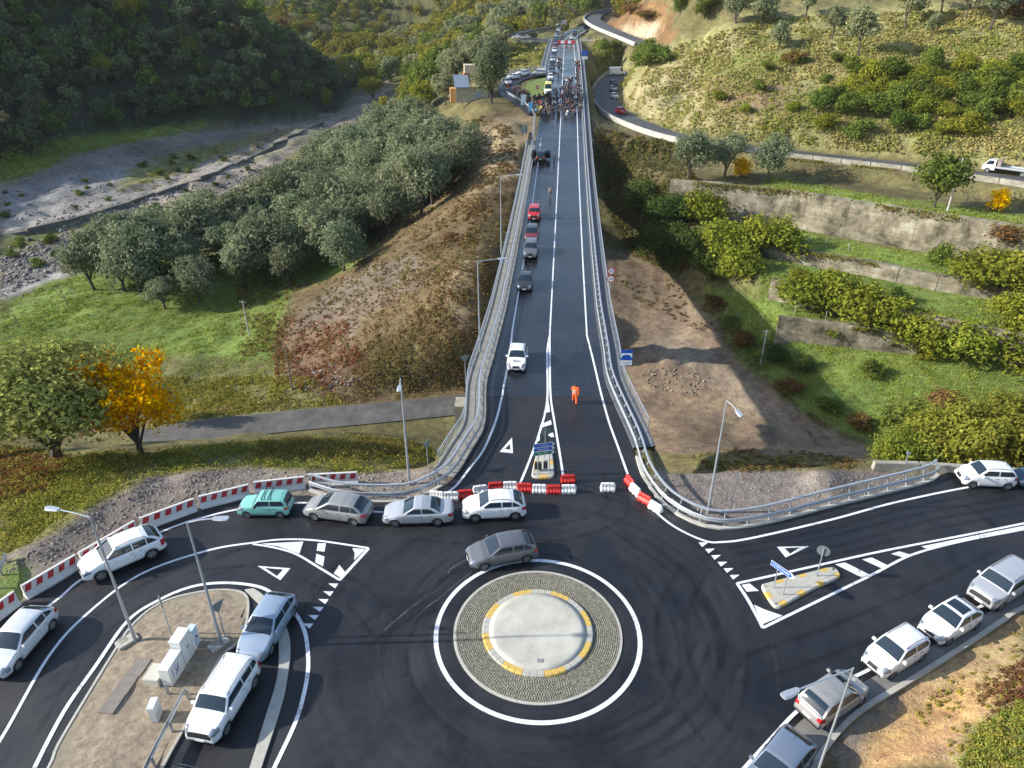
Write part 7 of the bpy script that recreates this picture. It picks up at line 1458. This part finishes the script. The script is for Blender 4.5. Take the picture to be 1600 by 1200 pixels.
# triangular signs seen from behind
def tri_sign(base, label, rz, h=2.3, s=.42): 
    e = empty('triangular_sign', base, rz, label, 'road sign'); post(e, 0, 0, -.2, h + .3); plate(e, 'panel', [(-s, h + s * .7), (0, h - s * .95), (s, h + s * .7)], -.05, M_SBACK, back=M_SBACK); return e
SLm = offset(KL, 1.85)
j = int(np.argmin([abs(p[1] - gp(742, 600)[1]) for p in SLm])); tri_sign((SLm[j][0], SLm[j][1], .2), 'triangular sign seen from behind on the left railing', .3)
j = int(np.argmin([abs(p[1] - gp(692, 735)[1]) for p in SLm])); tri_sign((SLm[j][0] - .2, SLm[j][1], .0), 'triangular sign seen edge-on outside the left railing end', 1.1)
u = gp(351, 1004); e = tri_sign((u[0], u[1] + .2, .1), 'dark triangular sign seen from behind beside the lamp on the earth island', .9)
for px, tpy, lab in (((269, 995), 930, 'thin bare sign post on the earth island'), ((1141, 800), 738, 'thin sign post seen edge-on behind the right guardrail'), ((1411, 734), 708, 'short post with small round top beside the roadside wall')):
    b = gp(*px); h = top_h(b, tpy); e = empty('sign_post', (b[0], b[1], .0), .0, lab, 'post'); post(e, 0, 0, -.1, h, .035); plate(e, 'sign_edge', [(-.02, h - .9), (.02, h - .9), (.02, h), (-.02, h)] if px[0] != 1411 else cpoly(.12, h), -.06, M_GALV, th=.12)
# ------------------------------------------------------------------ utility poles
M_POLE = mat('weathered_pole', (.17, .14, .11), .9, noise=.3); M_PCON = mat('concrete_pole', (.42, .41, .38), .8)
def upole(bpx, tpx, m, label, r=.12):
    b = gt(*bpx); h = top_h(b, tpx[1]); e = empty('utility_pole', b, 0, label, 'utility pole'); mb = MB(); mb.tube([(0, 0, -.4), (0, 0, h)], [r, r * .65], 8); mb.ob('shaft', m, e); mb = MB(); mb.box((0, 0, h - .25), (.9, .08, .08)); [mb.tube([(s * .38, 0, h - .2), (s * .38, 0, h - .02)], .035, 6) for s in (-1, 1)]; mb.ob('crossarm', m, e); return (b[0], b[1], b[2] + h)
t1 = upole((457, 609), (440, 540), M_POLE, 'dark wooden pole by the lane under the viaduct'); t2 = upole((390, 527), (391, 470), M_PCON, 'pale pole in the green field'); t3 = upole((1188, 570), (1195, 516), M_PCON, 'pale concrete pole at the edge of the dirt yard'); t4 = upole((1480, 330), (1500, 247), M_PCON, 'leaning pale pole under the hillside road', .14); upole((704, 118), (704, 98), M_PCON, 'white pole behind the stone hut'); 
# ------------------------------------------------------------------ cabinets and bits on the earth island
M_CAB = mat('cabinet_grey', (.62, .63, .60), .55, noise=.06, scale=3); M_CABB = mat('cabinet_blue', (.50, .58, .64), .5)
a0, a1 = gp(270, 1073, .15), gp(308, 1012, .15); dv = np.array([a1[0] - a0[0], a1[1] - a0[1]]); Ld = np.linalg.norm(dv); dv /= Ld; an = math.atan2(dv[1], dv[0]); lf = np.array([-dv[1], dv[0]])
def cab(name, s, w_, d_, h_, m, label, back=0.0, roof=True, scr=False):
    c = np.array(a0[:2]) + dv * s + lf * (d_ / 2 + back); e = empty(name, (c[0], c[1], .12), an, label, 'cabinet', 'utility cabinets on the earth island')
    mb = MB(); mb.box((0, 0, h_ / 2), (w_, d_, h_)); mb.ob('casing', m, e); mb = MB(); mb.box((0, 0, h_ + .03), (w_ + .06, d_ + .08, .06), top=.94); mb.ob('lid', m, e)
    for k in range(2): mb = MB(); mb.box(((-.25 + .5 * k) * w_, -d_ / 2 - .008, h_ * .5), (w_ * .47, .014, h_ * .86)); o = mb.ob('door', m, e); mb = MB(); mb.box(((-.25 + .5 * k) * w_ + w_ * .18 * (1 - 2 * k), -d_ / 2 - .025, h_ * .55), (.03, .03, .14)); mb.ob('handle', M_DARK, o)
    if scr:
        rg = np.random.default_rng(5); mb = MB()
        for _ in range(7):
            x, z_ = rg.uniform(-.3, .2) * w_, rg.uniform(.35, .75) * h_; P = [(x + .12 * math.cos(t * 2.2 + _) * t / 3, -d_ / 2 - .019, z_ + .12 * math.sin(t * 2.9 + _)) for t in np.linspace(0, 3, 9)]; mb.tube(P, .008, 4)
        mb.ob('graffiti', mat('graffiti', (.12, .16, .42), .7), e, kind='stuff')
    return e
cab('utility_cabinet', .62, 1.22, .52, 1.15, M_CAB, 'long low grey cabinet with blue graffiti', scr=True)
cab('utility_cabinet', 1.75, .95, .55, 1.6, M_CAB, 'tall grey cabinet behind the graffiti cabinet')
cab('utility_cabinet', 2.55, .45, .3, 1.25, M_CABB, 'slim pale blue cabinet at the far end of the row')
cab('utility_cabinet', .35, .95, .75, .5, mat('cabinet_tan', (.50, .48, .40), .6), 'low tan box on the left of the graffiti cabinet', back=.62)
u = gp(246, 1121, .12); e = empty('utility_cabinet', (u[0], u[1], .12), an + .2, 'small white cabinet standing alone near the loose rail', 'cabinet', 'utility cabinets on the earth island'); mb = MB(); mb.box((0, 0, .5), (.62, .3, 1.0)); mb.ob('casing', M_CAB, e); mb = MB(); mb.box((0, 0, 1.03), (.68, .36, .06), top=.9); mb.ob('lid', M_CAB, e); mb = MB(); mb.box((0, -.158, .5), (.5, .014, .86)); mb.ob('door', M_CAB, e)
mb = MB(); mb.box((0, 0, .35), (.1, .08, .7)); mb.box((0, -.02, .62), (.16, .05, .3)); u = gp(264, 1085, .12); mb.ob('meter_post', M_GALVD, None, loc=(u[0], u[1], .12), label='stubby grey post in front of the graffiti cabinet', cat='post')
LR = [gp(286, 1092, .1), gp(262, 1140, .1), gp(232, 1200, .1), gp(205, 1260, .1)]; guardrail('guardrail', LR, 1, 'short loose guardrail along the edge of the earth island', step=1.8, top=False)
for (a, b), lab in (((175, 1100), 'nearest dark square slab on the earth island'), ((196, 1071), 'middle dark square slab on the earth island'), ((217, 1043), 'farthest dark square slab on the earth island')):
    u = gp(a, b, .2); mb = MB(); mb.box((0, 0, .0), (1.05, .75, .16), an); mb.ob('cover_slab', mat('slab', (.20, .175, .15), .9, noise=.2, scale=3), None, loc=(u[0], u[1], .19), label=lab, cat='slab', group='slabs on the earth island')
for (a, b), lab in (((198, 1001), 'pale concrete pad at the foot of the left island lamp'), ((342, 1006), 'pale concrete pad at the foot of the island lamp with sign')):
    u = gp(a, b, .2); mb = MB(); mb.box((0, 0, 0), (1.0, .6, .2), an - .6); o = mb.ob('lamp_pad', M_CONC, None, loc=(u[0], u[1], .16), label=lab, cat='slab'); mb = MB(); mb.box((-.2, 0, .105), (.4, .4, .02), an - .6); mb.ob('hatch', M_CONCD, o)
# rail ends and odd bits at the left edge
mb = MB(); u = gp(8, 905); guardrail('guardrail', [gp(-12, 938), gp(8, 905), gp(20, 878)], 1, 'short end of an old guardrail at the left edge', step=1.2, top=False)
for (a, b, s, c), lab in (((1060, 593, .5, (.3, .25, .2)), ''),):
    pass
# fence posts on the terraces
for i, (a, b) in enumerate(((1235, 375), (1262, 380), (1290, 386), (1325, 392), (1135, 492), (1152, 498), (1190, 505), (1240, 492), (1290, 500), (1340, 508))):
    u = gt(a, b); mb = MB(); mb.tube([(0, 0, -.2), (.1 * math.sin(i * 2.1), 0, 1.3)], .04, 5); mb.ob('fence_post', M_PCON, None, loc=u, label='thin pale fence post, ' + ORD[i % 4 if i < 4 else i - 4] + (' from the left on the upper terrace grass' if i < 4 else ' from the left on the lowest terrace'), cat='fence post', group='fence posts on the terraces')

# ------------------------------------------------------------------ air: the valley haze
mb = MB(); mb.box((-90, 420, 14), (1100, 1010, 140)); hz = mb.ob('haze', None, None, kind='stuff', label='thin bluish valley haze'); hz.data.materials.clear()
hm = bpy.data.materials.new('haze'); hm.use_nodes = True; t = hm.node_tree; t.nodes.clear(); o_ = t.nodes.new('ShaderNodeOutputMaterial'); pv = t.nodes.new('ShaderNodeVolumePrincipled'); pv.inputs['Color'].default_value = (.80, .87, .95, 1); pv.inputs['Density'].default_value = .00005; pv.inputs['Anisotropy'].default_value = 0.0; t.links.new(pv.outputs[0], o_.inputs['Volume']); hz.data.materials.append(hm)

# ------------------------------------------------------------------ wear on the asphalt: rubber marks, scratches, drains
def mark_mat(name, col, cover, amax=.4):
    m = bpy.data.materials.new(name); m.use_nodes = True; t = m.node_tree; b = t.nodes['Principled BSDF']; b.inputs['Base Color'].default_value = (*col, 1); b.inputs['Roughness'].default_value = .6
    tc = t.nodes.new('ShaderNodeTexCoord'); n = t.nodes.new('ShaderNodeTexNoise'); n.inputs['Scale'].default_value = .5; n.inputs['Detail'].default_value = 9; n.inputs['Roughness'].default_value = .75; t.links.new(tc.outputs['Object'], n.inputs['Vector'])
    r = t.nodes.new('ShaderNodeMapRange'); r.inputs[1].default_value = .50 - cover * .25; r.inputs[2].default_value = .74 - cover * .1; r.inputs[3].default_value = 0; r.inputs[4].default_value = amax; t.links.new(n.outputs['Fac'], r.inputs[0]); t.links.new(r.outputs[0], b.inputs['Alpha']); return m
MK_D = mark_mat('tyre_rubber', (.006, .006, .007), .55); MK_L = mark_mat('scuffed_asphalt', (.055, .055, .057), .35); MK_S = mark_mat('scratch', (.22, .22, .22), .5, .6)
rg = np.random.default_rng(9); zk = .0022
for i in range(26):
    r0 = rg.uniform(6.0, 13.5); a0_ = rg.uniform(0, 6.28); sp = rg.uniform(.5, 1.7); w_ = rg.uniform(.18, .6); pts = [(RC[0] + (r0 + .8 * (k / 24) * rg.normal() * .05 + 1.6 * max(0, k / 24 - .6)) * math.cos(a0_ + sp * k / 24), RC[1] + (r0 + 1.6 * max(0, k / 24 - .6)) * math.sin(a0_ + sp * k / 24), 0) for k in range(25)]
    zk += .00006; v, f = ribbon(pts, w_ / 2, -w_ / 2, zk); ob('tyre_mark', mk(v, f, MK_D if i % 3 else MK_L), ROAD)
for q in ([(738,893),(712,912),(690,932),(665,950),(648,968)], [(742,868),(722,878),(706,888),(700,896)], [(845,862),(868,866),(885,872),(893,878)], [(858,858),(880,866),(892,876)], [(690,915),(670,930),(640,952),(620,968)], [(600,985),(640,950),(680,918)]):
    zk += .0001; v, f = ribbon(smooth_line(gps(q), 5), .035, -.035, zk); ob('scratch', mk(v, f, MK_S), ROAD)
for q in ([(560,1000),(620,960),(700,930)], [(300,880),(420,872),(540,920),(600,980)], [(1120,1150),(1060,1050),(1050,960),(1090,880)], [(1180,1040),(1300,1000),(1440,940),(1580,870)], [(1150,870),(1300,840),(1450,800),(1600,775)], [(1160,880),(1310,850),(1460,812),(1600,788)], [(640,830),(760,838),(880,830),(960,800),(960,740)], [(30,1150),(120,1010),(240,920),(380,870)], [(860,1180),(960,1160),(1060,1100),(1110,1010)], [(880,1195),(990,1170),(1090,1105),(1135,1010)]):
    for d_ in (-.75, .75):
        zk += .0001; v, f = ribbon(offset(smooth_line(gps(q), 6), d_), .15, -.15, zk); ob('tyre_mark', mk(v, f, MK_D), ROAD)
# weeds hanging over the terrace walls
rg = np.random.default_rng(14); VV = []; CC = []
for k, (ln, a, b) in enumerate(WALLS):
    xs = np.sort(rg.uniform((37, 38, 39, 28, 48)[k], 100, 900)); xs = xs[fbm(xs, xs * 0 + k * 9, 4.0, 91, 3) > -.15]; y = wy(ln, xs) - .35
    for _ in range(10):
        n_ = len(xs); P = np.stack([xs + rg.normal(size=n_) * .3, y + rg.normal(size=n_) * .28 - .1, b + .12 - rg.random(n_) ** 2 * (.9 if k == 3 else .5)], 1); nm = rg.normal(size=(n_, 3)) * .5 + np.array([-.3, -.5, .6]); nm /= np.linalg.norm(nm, axis=1)[:, None]
        t_ = np.cross(nm, rg.normal(size=(n_, 3))); t_ /= np.linalg.norm(t_, axis=1)[:, None]; b_ = np.cross(nm, t_); sz = .15 * (.6 + .9 * rg.random(n_)); VV.append(np.stack([P - t_ * sz[:, None], P - b_ * sz[:, None] * .6, P + t_ * sz[:, None], P + b_ * sz[:, None] * .6], 1).reshape(-1, 3)); pc = np.array([(.12, .15, .035), (.14, .13, .05), (.13, .085, .045), (.09, .10, .03)])[rg.integers(0, 4, n_)]; CC.append(pc * rg.uniform(.7, 1.3, (n_, 1)))
V = np.vstack(VV); ob('wall_top_weeds', fast_mesh('wall_top_weeds', V, np.arange(len(V)).reshape(-1, 4), M_TUFT, cols=np.vstack(CC)), kind='stuff', label='ragged weeds hanging over the edges of the terrace walls')
